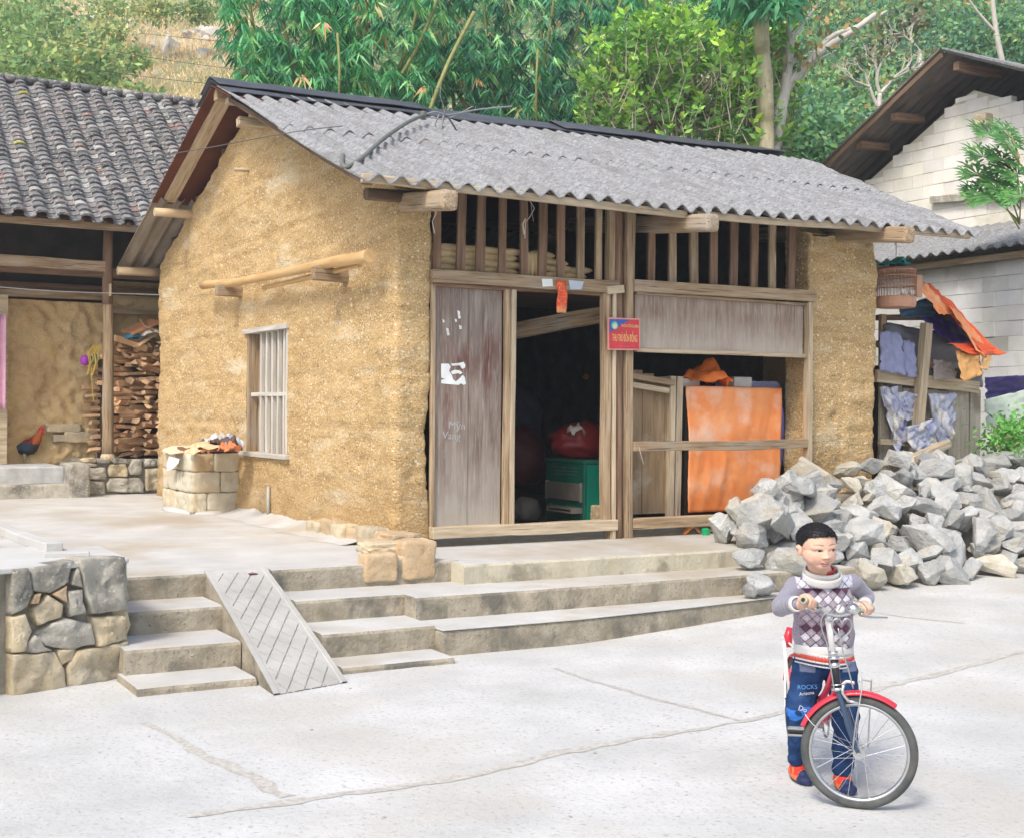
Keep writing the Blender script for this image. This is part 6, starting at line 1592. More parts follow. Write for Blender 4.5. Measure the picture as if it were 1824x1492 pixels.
# ---- shrubs and trees on the slope
def crown(name, label, cat, px, py, D, rx, rz, nclump, seed, pal_, leafL=.2, nl=26, trunk=True, m=None, group=None, dead=.02):
    nr_ = np.random.default_rng(seed); r2 = random.Random(seed); global nr; nr = nr_
    c = P3(px, py, D); root = thing(name, label, cat, (c[0], c[1], c[2]-rz), group=group)
    l = float((c-np.array(CP)) @ RTV); gnd = hill(D, l)
    if trunk:
        b = MB(); 
        b.tube(smooth_path([(c[0]+.1,c[1],min(gnd, c[2]-rz)-.3),(c[0]-.1,c[1],c[2]-rz*.6),(c[0]+.1,c[1],c[2]+rz*.3)]),[.10]*5+[.08]*4+[.05]*4,6)
        for k in range(7):
            a = r2.uniform(0,6.28); q = np.array([math.cos(a)*rx*.7, math.sin(a)*rx*.7, r2.uniform(-.3,.8)*rz]); b.tube([(c[0],c[1],c[2]-rz*.5), tuple(c+q*.5+np.array([0,0,-.1])), tuple(c+q)],[.05,.03,.012],5)
        b.build('trunk', m_bark, root, smooth=True)
    V = []; C = []
    for k in range(nclump):
        v = unit(nr_.normal(size=3)); rr = r2.random()**.45; k_ = 1+.45*noise.noise(Vector(v*1.7)+Vector((seed,0,0)))
        p = c + v*np.array([rx, rx, rz])*rr*k_; n = nl; cs_ = rx*.16+.12
        pos = p + nr_.normal(size=(n,3))*cs_*np.array([1,1,.6]); dirs = unit(nr_.normal(size=(n,3))*.8 + v*.5 + np.array([0,0,-.1]))
        V.append(leaves(pos, dirs, leafL*nr_.uniform(.6,1.3,n), leafL*.5)); c0 = r2.choice(pal_); C.append(pick([c0] if r2.random() > dead else [(.20,.16,.06)], n, .16))
    quads('foliage', np.concatenate(V), np.concatenate(C), m or m_far, root); return root
pal_far = [(.045,.12,.075),(.06,.15,.08),(.08,.17,.07),(.035,.09,.07),(.12,.20,.08),(.10,.18,.09)]
pal_lf = [(.08,.15,.06),(.11,.18,.07),(.06,.12,.05),(.14,.19,.08)]
L_far = [(1455,30,44,3.2,2.2),(1500,120,40,2.6,2.0),(1540,40,50,3.4,2.6),(1600,60,46,3.0,2.4),(1660,20,52,3.6,2.6),(1720,40,48,3.2,2.4),(1780,20,45,3.0,2.4),(1440,180,34,1.8,1.6),(1500,230,32,1.7,1.5),
         (1560,180,36,2.0,1.6),(1640,110,40,2.4,1.8),(1700,80,40,2.2,1.6),(1430,270,28,1.5,1.2),(1780,85,36,1.8,1.4),(1420,100,38,2.4,2.0),(1820,70,40,2.4,2.0)]
Lbl = ['deep green','mid green','olive green','yellow-green tipped','bluish green','dark']
for k, (x,y,D,rx,rz_) in enumerate(L_far):
    crown('hill_tree', 'hazy leafy tree on the wooded slope, %s from the left above the roof' % nth(sorted(q[0]+q[1]*.001 for q in L_far).index(x+y*.001)), 'tree', x, y, D, rx, rz_, 260, 200+k, [pal_far[(k+i) % 6] for i in range(3)], leafL=.19, nl=26, group='trees on the wooded slope at the right', dead=.03)
for k, (x,y,D,rx,rz_) in enumerate([(60,120,30,1.3,1.0),(105,140,29,1.1,.8),(150,130,31,.8,.75),(40,40,38,1.7,1.3),(90,95,34,1.3,1.0),(20,90,33,1.5,1.2)]):
    crown('shrub', 'light green leafy shrub above the tiled roof, %s of the six from the left' % nth(sorted([60,105,150,40,90,20]).index(x)), 'shrub', x, y, D, rx, rz_, 95, 300+k, pal_lf, leafL=.19, nl=26, trunk=False, group='shrubs above the tiled roof')
for k, (x,y,D,rx,rz_) in enumerate([(190,60,42,.8,.45),(230,105,38,.4,.2),(280,20,46,.7,.35),(200,20,47,.9,.5),(130,25,44,1.8,1.2),(350,20,46,.5,.3),(240,178,28,.35,.18)]):
    crown('shrub', 'low scrubby bush on the dry slope, %s from the left of its group' % nth(sorted([190,230,280,200,130,350,240]).index(x)), 'shrub', x, y, D, rx, rz_, 40, 340+k, pal_lf+[(.20,.22,.10)], leafL=.18, nl=22, trunk=False, group='bushes on the dry slope')
crown('shrub', 'bright green bush at the right edge behind the pen', 'shrub', 1808, 780, 13.5, .13, .18, 60, 401, [(.05,.16,.03),(.08,.22,.05),(.12,.28,.06)], leafL=.07, nl=18, trunk=False, m=m_leaf)
# dark understory filling the wood behind the bamboo, and dry grass with pale stones on the left slope
nr = np.random.default_rng(71); N_ = 80000
dd2 = nr.uniform(27, 56, N_); xx = nr.uniform(470, 1900, N_); ll = (xx-912)/F_PX*dd2
hh_ = np.array([hill(a, c) for a, c in zip(dd2, ll)]); base = np.stack([CP.x+FWV[0]*dd2+RTV[0]*ll, CP.y+FWV[1]*dd2+RTV[1]*ll, hh_ + nr.random(N_)**1.5*1.9*(.55+.45*np.sin(xx*.02+dd2*.6))],1)
V = leaves(base, unit(nr.normal(size=(N_,3))+np.array([0,0,.1])), nr.uniform(.16,.32,N_), nr.uniform(.08,.14,N_))
cn = np.array([noise.noise(Vector((x_*.011, d_*.22, 0))) for x_, d_ in zip(xx, dd2)])
C = pick([(.035,.095,.055),(.05,.12,.06),(.07,.15,.06)], N_, .2)*(1+1.1*np.clip(cn,-.6,.8))[:,None]; C[nr.random(N_) < .015] = (.20,.16,.06)
quads('wooded_understory', V, np.clip(C,.004,.6), m_far, kind='stuff', label='dense undergrowth covering the slope behind the trees')
N_ = 34000; dd2 = nr.uniform(26, 54, N_); xx = nr.uniform(-60, 520, N_); ll = (xx-912)/F_PX*dd2
hh_ = np.array([hill(a, c) for a, c in zip(dd2, ll)]); base = np.stack([CP.x+FWV[0]*dd2+RTV[0]*ll, CP.y+FWV[1]*dd2+RTV[1]*ll, hh_],1)
V = leaves(base, unit(nr.normal(size=(N_,3))*.5+np.array([0,0,1])), nr.uniform(.15,.35,N_), nr.uniform(.02,.04,N_))
gcn = np.array([noise.noise(Vector((x_*.012, d_*.18, 5))) for x_, d_ in zip(xx, dd2)])
C = np.where((gcn > .25)[:,None], pick([(.09,.12,.045),(.11,.15,.06)], N_), pick([(.26,.225,.135),(.31,.27,.17),(.21,.195,.11)], N_))
quads('dry_grass', V, C, m_far, kind='stuff', label='dry tan and green grass on the slope above the tiled roof')
m_rk2 = mat('pale_outcrop', (.50,.47,.42),(.66,.62,.56), sc_=2, bump=.8, bsc=6, bd=.05, rnd=.1)
rk2 = [rock_mesh('boulder', 500+k, m_rk2, n=14, bev=.02) for k in range(3)]
for k, (x,y,D) in enumerate(sorted([(340,28,44),(352,62,41),(366,75,40),(335,66,41),(395,92,38),(386,80,39),(300,92,37),(275,84,38),(240,108,35),(232,120,34),(360,100,37),(180,36,44),(322,22,45),(338,14,46),(372,66,41),(408,60,41)])):
    o = link(bpy.data.objects.new('boulder', rk2[k % 3])); q = P3(x,y,D); l = float((q-np.array(CP)) @ RTV); 
    # rest the boulder on the slope along this sight line
    best = min([26+.25*i for i in range(110)], key=lambda d: abs((CP.z + (ray(x,y).z)*d) - hill(d, (x-912)/F_PX*d)))
    q = P3(x,y,best); o.location = q; s = rng.uniform(.55,1.0)*(1 if k % 4 else 1.4); o.scale = (s*1.2,s,s*.8); o.rotation_euler = (k,k*2,k*3); tag(o, 'pale limestone boulder on the dry slope, %s counted from the left' % nth(k), 'boulder', 'boulders on the dry slope')
# papaya-like plant in front of the block house
pp = thing('papaya_plant', 'papaya plant with lobed leaves before the pale block wall at right', 'plant', tuple(P3(1800,420,15.2)))
b = MB(); p = P3(1850,640,15.2); p[2] = .2; b.tube(smooth_path([p, P3(1842,400,15.2), P3(1826,250,15.2)]),[.04]*5+[.03]*4+[.02]*4,8); b.build('stem', m_culm, pp, smooth=True)
nr = np.random.default_rng(77)
for (x,y,s,tilt) in [(1762,240,.40,.2),(1790,232,.34,-.1),(1752,280,.42,.1),(1785,285,.40,0),(1742,312,.44,.3),(1775,322,.42,0),(1755,350,.44,.2),(1790,345,.42,0),(1738,345,.36,.5),(1770,358,.36,.1),(1805,262,.4,0),(1812,310,.44,0),(1820,350,.4,0),(1800,245,.36,0)]:
    c = P3(x,y,15.2+rng.uniform(-.4,.4)); a0 = rng.uniform(-.4,.4); Vs = []
    r_ = np.array(_rt); u_ = np.array([0,0,1.]); f_ = -np.array(_fw)
    nvec = unit(f_*.6+u_*.7+r_*rng.uniform(-.3,.3)); ax = unit(np.cross(nvec, u_)); ay = np.cross(nvec, ax)
    for k in range(9):
        a = a0 + (k-4)*.52 + math.pi/2; d_ = ax*math.cos(a)-ay*math.sin(a)*-1; d_ = -(ax*math.cos(a)+ay*math.sin(a)); ln = s*(.62 if k in (0,8) else .8+.2*math.cos(k-4))
        for (t, w, off) in ((0,.16,0),(.35,.10,.5),(.35,.10,-.5),(.62,.09,.45),(.62,.09,-.45)):
            d2 = unit(d_ + np.cross(nvec, d_)*off); bs_ = c + d_*ln*t
            l2 = ln*(1 if t == 0 else .42); sd = unit(np.cross(nvec, d2)); Vs.append([bs_, bs_+d2*l2*.5+sd*s*w*.5, bs_+d2*l2-u_*.08*l2, bs_+d2*l2*.5-sd*s*w*.5])
    V = np.array(Vs); C = pick([(.045,.13,.03),(.07,.18,.045),(.03,.09,.025)], len(V), .12); quads('leaf', V, C, m_leaf, pp)
    b = MB(); b.tube([tuple(c), tuple((c+P3(1815,y+40,15.2))/2+np.array([0,0,.05])), tuple(P3(1816,y+50,15.2))],[.006,.009,.011],5); b.build('leaf_stalk', m_culm, pp)
# ================================================================ bicycle
m_chrome = mat('chrome', (.62,.62,.62),(.74,.74,.75), metal=1, rough=.25, bump=.02, spec=.5)
m_steel = flat('brushed_steel', (.52,.53,.54), rough=.35, metal=.9)
m_rubber = mat('worn_rubber', (.055,.06,.06),(.11,.115,.11), sc_=14, c3=(.26,.17,.12), sc3=9, t3=(.62,.72), rough=.75, bump=.4, bsc=60, bd=.002)
m_red = flat('red_paint', (.62,.025,.05), rough=.3, spec=.5, coat=.3); m_dkb = flat('dark_blue_paint', (.03,.06,.12), rough=.25, spec=.5, coat=.4)
m_blackp = flat('black_paint', (.02,.022,.025), rough=.35); m_whitep = flat('white_paint', (.72,.70,.68), rough=.4); m_grip = flat('dirty_beige_grip', (.42,.38,.27), rough=.7)
def BV(x, y, D): return Vector(atD(x, y, D))
bike = thing('bicycle', "child's bicycle with red mudguards, front wheel turned toward the camera", 'bicycle', tuple(BV(1529,1442,5.19)))
C = BV(1530,1339.5,5.19); ang = R(16); fwv, rtv = _fw.copy(), _rt.copy()
nv_ = -fwv*math.cos(ang) - rtv*math.sin(ang); e1 = rtv*math.cos(ang) - fwv*math.sin(ang); ez = Vector((0,0,1))
RW = .2285; C.z = RW - .002 + gz(C.x, C.y)
def wheel(name, C, e1, nv_, parent):
    def wp(a, r, o=0): return C + e1*(r*math.cos(a)) + ez*(r*math.sin(a)) + nv_*o
    w = thing(name, None, None, C); attach(w, parent); 
    bpy.context.view_layer.update()
    def par(o): o.parent = None; o.matrix_parent_inverse = Matrix.Identity(4); return attach(o, w)
    n = 72; b = MB(); b.loop([wp(2*math.pi*k/n, RW-.020) for k in range(n)], .0195, 12); par(b.build('tyre', m_rubber, None, smooth=True))
    b = MB(); vs = []; prof = [(.198,-.013),(.190,-.014),(.184,-.009),(.183,0),(.184,.009),(.190,.014),(.198,.013)]; m_ = len(prof)
    for k in range(n): vs += [wp(2*math.pi*k/n, r, o) for r, o in prof]
    b.add(vs, [(k*m_+i, ((k+1)%n)*m_+i, ((k+1)%n)*m_+(i+1)%m_, k*m_+(i+1)%m_) for k in range(n) for i in range(m_)]); par(b.build('rim', m_steel, None, smooth=True))
    b = MB()
    for k in range(28):
        a = 2*math.pi*k/28; s = 1 if k % 2 else -1; a2 = a + (.9 if (k//2) % 2 else -.9)
        b.tube([wp(a2, .020, s*.026), wp(a, .186, s*.003)], .0011, 4, caps=False)
    par(b.build('spokes', m_chrome, None))
    b = MB(); b.tube([C - nv_*.052, C + nv_*.052], .006, 8); b.tube([C - nv_*.028, C + nv_*.028], .013, 10)
    for s in (-.027,.027): b.tube([C + nv_*(s-.002), C + nv_*(s+.002)], .024, 14)
    for s in (-.05,.05): b.tube([C + nv_*(s-.004), C + nv_*(s+.004)], .010, 6)
    par(b.build('hub', m_steel, None)); return wp
wp = wheel('front_wheel', C, e1, nv_, bike)
def mudguard(name, wp, a0, a1, m, r=.243, parent=bike):
    b = MB(); n = 40; cs = [(-.026,-.012),(-.020,-.003),(-.01,.001),(0,.003),(.01,.001),(.020,-.003),(.026,-.012)]
    rows = [[wp(a0+(a1-a0)*k/n, r+h, o) for o, h in cs] for k in range(n+1)]
    b.grid(lambda i, j: rows[j][i], 6, n); return b.build(name, m, parent, smooth=True, solid=.0025)
mudguard('front_mudguard', wp, R(54), R(158), m_red)
crown = wp(R(109), .258)
for s in (-1, 1):
    b = MB(); P = smooth_path([crown + nv_*.030*s + ez*.01, crown + nv_*.040*s + (C-crown)*.28, C + nv_*.044*s + (crown-C)*.30 - e1*.004, C + nv_*.044*s], 5); b.tube(P, [.0135-.006*i/(len(P)-1) for i in range(len(P))], 10); b.build('fork_blade', m_dkb, bike, smooth=True)
b = MB(); b.tube([crown - nv_*.036 + ez*.012, crown + nv_*.036 + ez*.012], .014, 10); b.build('fork_crown', m_dkb, bike, smooth=True)
h0 = BV(1491,1226,5.185); h1 = BV(1485,1170,5.195)
b = MB(); b.tube([h0, h1], .018, 14); b.build('head_tube', m_blackp, bike, smooth=True)
dh = (h1-h0).normalized()
for q, r_, ln in ((h0, .023, .012), (h0+dh*.018, .021, .005), (h1-dh*.03, .022, .02), (h1-dh*.002, .023, .010), (h1+dh*.018,.020,.012)):
    b = MB(); b.tube([q-dh*ln*.5, q+dh*ln*.5], r_, 16); b.build('headset_cup', m_chrome, bike, smooth=True)
st0 = h1; st1 = BV(1475,1103,5.19)
b = MB(); b.tube([st0, st1], [.0125,.0125], 12); b.build('stem', m_whitep, bike, smooth=True)
hb = smooth_path([BV(1432,1068,5.00), BV(1452,1075,5.06), BV(1467,1086,5.13), BV(1480,1093,5.19), BV(1500,1093,5.25), BV(1526,1086,5.33), BV(1551,1083,5.41)], 6)
b = MB(); b.tube(hb, .0105, 10); b.build('handlebar', m_chrome, bike, smooth=True)
b = MB(); b.tube([st1+dh*-.004, BV(1478,1094,5.19)], .016, 10); b.build('bar_clamp', m_chrome, bike, smooth=True)
for a, c in ((hb[0], hb[7]), (hb[-1], hb[-8])):
    d = (c-a).normalized(); b = MB(); P = [a-d*.006, a-d*.005, a, a+d*.02, a+d*.09]; b.tube(P, [.011,.0165,.0165,.0145,.0150], 12); g = b.build('grip', m_grip, bike, smooth=True)
    b = MB(); b.tube([a-d*.0075, a-d*.004], .0085, 12); b.build('grip_hole', m_blackp, bike)
b = MB(); P = smooth_path([BV(1533,1092,5.33), BV(1548,1098,5.33), BV(1580,1099,5.36)], 4); b.tube(P, [.009-.004*i/8 for i in range(9)], 8, flat=.7); b.build('brake_lever', m_steel, bike, smooth=True)
b = MB(); P = smooth_path([BV(1462,1082,5.08), BV(1448,1087,5.02), BV(1436,1083,4.97)], 4); b.tube(P, [.009-.004*i/8 for i in range(9)], 8, flat=.7); b.build('brake_lever', m_steel, bike, smooth=True)
for pts, r_, nm in [([(1478,1092,5.16),(1492,1080,5.12),(1515,1069,5.16),(1535,1072,5.26),(1545,1084,5.33)], .0028, 'brake_cable'), ([(1494,1086,5.15),(1500,1078,5.13),(1508,1084,5.14),(1513,1092,5.18)], .0028, 'brake_cable'),
                    ([(1493,1118,5.14),(1503,1165,5.14),(1512,1195,5.14),(1520,1226,5.15)], .0028, 'brake_cable'), ([(1470,1090,5.12),(1462,1110,5.12),(1474,1150,5.15),(1480,1190,5.16),(1486,1228,5.16)], .0024, 'brake_cable'),
                    ([(1536,1196,5.16),(1534,1232,5.14),(1524,1290,5.13),(1519,1336,5.14)], .0032, 'mudguard_stay'), ([(1433,1270,5.20),(1455,1295,5.17),(1517,1336,5.14)], .0022, 'mudguard_stay'),
                    ([(1530,1214,5.33),(1534,1210,5.33),(1551,1213,5.33),(1552,1218,5.33),(1546,1330,5.33)], .003, 'basket_stay')]:
    b = MB(); b.tube(smooth_path([BV(*p) for p in pts], 5), r_, 6); b.build(nm, m_steel, bike, smooth=True)
# heart-shaped wire bracket in front of the stem
hp = []
for k in range(40):
    t = 2*math.pi*k/40; x = 16*math.sin(t)**3; y = 13*math.cos(t)-5*math.cos(2*t)-2*math.cos(3*t)-math.cos(4*t); hp.append(BV(1500+x*1.12, 1118-y*1.45, 5.13-.0006*y))
b = MB(); b.loop(hp, .0032, 6); b.build('heart_bracket', m_steel, bike, smooth=True)
bl = BV(1520,1084,5.24); b = MB(); b.tube([bl+nv_*.030, bl+nv_*.028, bl+nv_*.020, bl+nv_*.004, bl],[.006,.016,.022,.025,.024],16); b.build('bell', m_chrome, bike, smooth=True)
bl = BV(1497,1083,5.20); b = MB(); b.tube([bl+nv_*.02, bl+nv_*.018, bl],[.008,.018,.018],12); b.build('reflector', m_whitep, bike, smooth=True)
q = crown + e1*.035 + ez*.014 + nv_*.02
b = MB(); P = smooth_path([q+ez*.012-e1*.02, q+ez*.024+e1*.0, q+ez*.02+e1*.03], 4); b.tube(P,.008,8)
P = smooth_path([q+ez*.015-e1*.012+nv_*.02, q-ez*.012-e1*.016+nv_*.03, q-ez*.038-e1*.002+nv_*.022, q-ez*.05+e1*.012+nv_*.018],4); b.tube(P,.0065,8)
b.tube([q-ez*.05+e1*.0+nv_*.018, q-ez*.053+e1*.045+nv_*.016],.006,6); b.build('brake_caliper', m_chrome, bike, smooth=True)
# frame running back between the boy's legs
bb = BV(1452,1288,5.58); rh = BV(1420,1262,5.98); rh.z = RW; seat = BV(1449,1148,5.78)
dirb = (rh-bb); dirb.z = 0; dirb.normalize(); side = Vector((dirb.y,-dirb.x,0))
for a, c, r_, nm, m in [(h0+ez*.005, bb, .0155, 'down_tube', m_red), (h1-dh*.04, bb+(seat-bb)*.30, .013, 'top_tube', m_red), (bb, seat, .0135, 'seat_tube', m_red)]:
    mid = (a+c)/2 + ez*(-.045 if nm != 'seat_tube' else 0); b = MB(); b.tube(smooth_path([a, mid, c], 6), r_, 10); b.build(nm, m, bike, smooth=True)
for s in (-1, 1):
    b = MB(); b.tube([bb+side*.02*s, rh+side*.05*s], .008, 8); b.build('chain_stay', m_red, bike, smooth=True)
    b = MB(); b.tube([bb+(seat-bb)*.8+side*.02*s, rh+side*.05*s], .007, 8); b.build('seat_stay', m_red, bike, smooth=True)
b = MB(); b.tube([bb-side*.035, bb+side*.035], .02, 12); b.build('bottom_bracket', m_steel, bike, smooth=True)
wr = wheel('rear_wheel', rh, dirb, side, bike)
mudguard('rear_mudguard', wr, R(20), R(170), m_red)
b = MB(); b.tube([seat, seat+ez*.05], .011, 8); b.build('seat_post', m_chrome, bike)
b = MB(); sp = seat+ez*.065; b.tube([sp-dirb*.12, sp-dirb*.05, sp+dirb*.03, sp+dirb*.09],[.014,.022,.050,.045],12, flat=.6); b.build('saddle', m_blackp, bike, smooth=True)
# chain wheel, cranks, pedals
b = MB(); b.loop([bb + side*.045 + dirb*.055*math.cos(t) + ez*.055*math.sin(t) for t in [2*math.pi*k/30 for k in range(30)]], .005, 5); b.build('chain_ring', m_steel, bike)
m_pedal = flat('grey_pedal', (.22,.23,.24), rough=.5)
pd = BV(1419,1302,5.40)
for s, pc in ((1, pd), (-1, bb*2-pd)):
    b = MB(); b.tube([bb+side*.05*s*(1 if (pd-bb).dot(side) > 0 else -1), pc], .007, 8); b.build('crank', m_steel, bike)
    root2 = thing('pedal', None, None, tuple(pc)); attach(root2, bike); ux = rtv*.95-fwv*.2; uy = fwv*.9+rtv*.2
    for kk, (a0, c0) in enumerate([((-.034,-.028),(.034,-.028)),((-.034,.028),(.034,.028)),((-.034,-.028),(-.034,.028)),((.034,-.028),(.034,.028))]):
        for dz in (-.013,.013):
            b = MB(); b.tube([pc+ux*a0[0]+uy*a0[1]*.5+ez*dz, pc+ux*c0[0]+uy*c0[1]*.5+ez*dz], .0055, 6); b.build('pedal_block', m_pedal, root2)
    b = MB(); b.tube([pc-ux*.036, pc+ux*.036], .010, 8); b.build('pedal_axle', m_blackp, root2)
# rear carrier and child seat pad
rk = rh + ez*.30; 
for s in (-1,1):
    b = MB(); b.tube([rk+side*.045*s-dirb*.12, rk+side*.045*s+dirb*.14], .005, 6); b.build('carrier_rail', m_whitep, bike)
    b = MB(); b.tube([rk+side*.045*s+dirb*.08, rh+side*.055*s], .005, 6); b.build('carrier_strut', m_whitep, bike)
b = MB(); 
pts4 = [BV(1394,1140,5.95),BV(1412,1152,5.95),BV(1412,1250,5.95),BV(1406,1250,5.95)]
b.tube([BV(1396,1141,5.95),BV(1402,1200,5.95),BV(1409,1252,5.95)],[.010,.011,.008],8,flat=.5); b.build('child_seat_side', m_whitep, bike, smooth=True)
b = MB(); b.tube([BV(1407,1117,5.98),BV(1404,1132,5.97),BV(1406,1152,5.96)],[.014,.020,.012],8); b.build('child_seat_back', m_red, bike, smooth=True)
b = MB(); b.tube([BV(1409,1190,5.93),BV(1411,1240,5.93)],[.010,.008],8); b.build('reflector_strip', m_red, bike, smooth=True)
b = MB(); b.tube([BV(1398,1243,5.9),BV(1410,1247,5.9)],.004,6); b.build('carrier_bolt', m_blackp, bike)

# ================================================================ the boy
OB = atD(1466, 1400, 5.5); OB.z = gz(OB.x, OB.y)
MF = Matrix((_rt, _fw, Vector((0,0,1)))).transposed().to_4x4(); MF.translation = OB; MFi = MF.inverted()
boy = link(bpy.data.objects.new('person', None)); boy.matrix_basis = MF; boy.empty_display_size = .1
tag(boy, 'small boy in a grey argyle sweater and jeans holding the handlebars, looking right', 'person')
def B(x, y, D): return MFi @ Vector(atD(x, y, D))
skin = np.array([.68,.43,.315])
HC = B(1457, 974, 5.40); HR = Matrix.Translation(HC) @ Matrix.Rotation(R(14),4,'Z') @ Matrix.Rotation(R(6),4,'X') @ Matrix.Rotation(R(-2),4,'Y'); HRi = HR.inverted()
hq = HR.to_quaternion(); HS = .955
ZS = .885
def H(p): return HR @ (Vector((p[0], p[1], p[2]*ZS))*HS)
heads = [('e',H(c),(r_[0]*HS,r_[1]*HS,r_[2]*ZS*HS),hq) for c, r_ in [((0,.014,.026),(.080,.092,.083)), ((0,-.012,-.030),(.074,.070,.066)), ((0,-.042,-.077),(.036,.028,.024)),
  ((.035,-.033,-.042),(.031,.029,.036)), ((-.035,-.033,-.042),(.031,.029,.036)), ((0,-.052,.014),(.060,.027,.032)), ((0,-.0865,-.030),(.0135,.0115,.0095)), ((.011,-.081,-.033),(.008,.009,.007)), ((-.011,-.081,-.033),(.008,.009,.007)),
  ((0,-.0735,-.0575),(.020,.010,.0055)), ((0,-.0720,-.0695),(.016,.010,.006)), ((.081,.012,-.012),(.009,.019,.030)), ((-.082,.012,-.012),(.010,.019,.030)), ((.083,.014,.000),(.012,.016,.016)), ((-.085,.014,.000),(.012,.016,.016))]] + [
  ('c',H((0,-.072,.002)),.0085,H((0,-.084,-.026)),.0095), ('c',H((0,.018,-.060)),.043,B(1463,1020,5.46),.046)]
nB = B(1463,1026,5.47); chest = B(1466,1062,5.49); pel = B(1468,1168,5.53)
sR = B(1414,1041,5.47); sL = B(1521,1036,5.51); eR = B(1389,1079,5.37); eL = B(1545,1061,5.58); wR = B(1427,1076,5.13); wL = B(1541,1077,5.50)
gd = (MFi.to_3x3() @ (hb[6]-hb[0])).normalized(); gd2 = (MFi.to_3x3() @ (hb[-7]-hb[-1])).normalized()
def handp(c, ax, back, up, inner, wrist):
    """fist round a bar: four bent fingers of unequal length, thumb from the palm's inner side"""
    ax, back, up = ax.normalized(), back.normalized(), up.normalized(); P = []
    P.append(('e', c + back*.024 + up*.004, (.022,.017,.022)))
    P.append(('c', c + back*.026 - ax*.016, .014, c + back*.026 + ax*.016, .014)); P.append(('c', c+back*.028, .015, wrist, .0205))
    for k, ln in enumerate([.95,1.06,1.0,.82]):
        o = c + ax*(k-1.5)*.0145*inner*1.0
        r_ = .0070 if k < 3 else .0062
        a = o + back*.022 + up*.012; b_ = o + up*.0235*ln + back*.002; d = o - back*.0225*ln + up*.006; e = o - back*.016*ln - up*.0165*ln
        P += [('c',a,.0085,b_,r_), ('c',b_,r_,d,r_*.95), ('c',d,r_*.95,e,r_*.85)]
    t0 = c + ax*.024*inner + back*.020 - up*.004; t1 = c + ax*.030*inner + back*.000 - up*.021; t2 = c + ax*.020*inner - back*.016 - up*.022
    P += [('c',t0,.010,t1,.0085),('c',t1,.0085,t2,.0072)]
    return P
hcR = MFi @ (hb[3]); hcL = MFi @ (hb[-4])
bkR = Vector((-.55,.75,.0)); bkR = (bkR - gd*bkR.dot(gd)); bkL = Vector((.25,.9,0)); bkL = (bkL - gd2*bkL.dot(gd2))
up = Vector((0,0,1))
hands = handp(hcR, gd, bkR, up, 1, wR+Vector((.006,-.01,0))) + handp(hcL, gd2, bkL, up, 1, wL)
kR = B(1424,1266,5.52); aR = B(1422,1358,5.58); kL = B(1507,1270,5.47); aL = B(1501,1376,5.45); hR = B(1441,1183,5.53); hL = B(1494,1183,5.53)
body = heads + hands + [('c',nB,.045,chest,.066),('c',chest,.068,pel,.070),('c',nB+Vector((0,0,-.035)),.032,sR+Vector((.012,0,-.012)),.027),('c',nB+Vector((0,0,-.035)),.032,sL+Vector((-.014,0,-.012)),.025),('c',sR+Vector((.012,0,-.012)),.026,eR,.024),('c',eR,.024,wR,.019),('c',sL+Vector((-.014,0,-.012)),.024,eL,.022),('c',eL,.022,wL,.019),
   ('c',hR,.052,kR,.042),('c',kR,.040,aR,.030),('c',hL,.052,kL,.042),('c',kL,.040,aL,.030),('c',aR+Vector((0,.0,-.01)),.024,aR+Vector((0,-.035,-.050)),.014),('c',aL+Vector((0,0,-.01)),.024,aL+Vector((0,-.035,-.050)),.014)]
def skincol(co):
    n = len(co); c = np.tile(skin,(n,1)); q = np.array(HRi.to_3x3()) @ co.T; q = q.T + np.array(HRi.translation)
    q = q/HS; x, y, z = q[:,0], q[:,1], q[:,2]/ZS; face = (y < -.02) & (z > -.12) & (z < .12)
    def soft(d, r): return np.clip(1-(d/r)**2, 0, 1)[:,None]
    ck = soft(np.hypot(np.abs(x)-.042, (z+.038)), .026)*face[:,None]; c = c*(1-.22*ck) + np.array([.70,.30,.22])*.22*ck
    # lips
    lip = face & (np.abs(x) < .0225) & (z < -.0515) & (z > -.0775) & ((np.abs(x)/.0225)**2 + ((z+.0645)/.013)**2 < 1); c[lip] = (.56,.24,.20)
    gap = face & (np.abs(x) < .019) & (np.abs(z+.0640+.0012*np.cos(x*140)) < .0022); c[gap] = (.16,.04,.035)
    tee = face & (np.abs(x) < .009) & (np.abs(z+.0618) < .0013); c[tee] = (.6,.55,.5)
    # nostrils
    no = face & (np.hypot(np.abs(x)-.0075, z+.0395) < .0034) & (y < -.07); c[no] = (.22,.09,.06)
    ax_ = np.abs(x)
    # eyebrows
    bz = .0235 + .006*np.cos((ax_-.034)*55); br = face & (ax_ > .012) & (ax_ < .052) & (np.abs(z-bz) < .0032-.03*np.clip(ax_-.036,0,.02)); c[br] = c[br]*.42
    # eyes: dark upper lid line, white, dark iris looking to the boy's left
    ez_ = -.001+.0015*np.cos((ax_-.033)*90); eye = face & (ax_ > .017) & (ax_ < .048) & (np.abs(z-ez_) < .0062*np.clip(1-((ax_-.0325)/.0165)**2,0,1)**.6); c[eye] = (.66,.60,.56)
    ix = np.where(x > 0, .0375, -.0275); ir = eye & (np.hypot(x-ix, z-ez_) < .0075); c[ir] = (.02,.012,.01)
    lid = face & (ax_ > .015) & (ax_ < .050) & (np.abs(z-ez_-.0064*np.clip(1-((ax_-.0325)/.018)**2,0,1)) < .0018); c[lid] = (.12,.06,.045)
    sh = face & (ax_ > .014) & (ax_ < .052) & (z > .007) & (z < .013); c[sh] = c[sh]*.86
    ear = (np.hypot(y-.012, z+.008) < .010) & (ax_ > .083); c[ear] = (.50,.22,.16)
    return c
m_skin = vcmat('skin', .5, .35, .08, 260, .0006, sss=.2)
blob('body', body, m_skin, boy, .0024, 8, skincol)
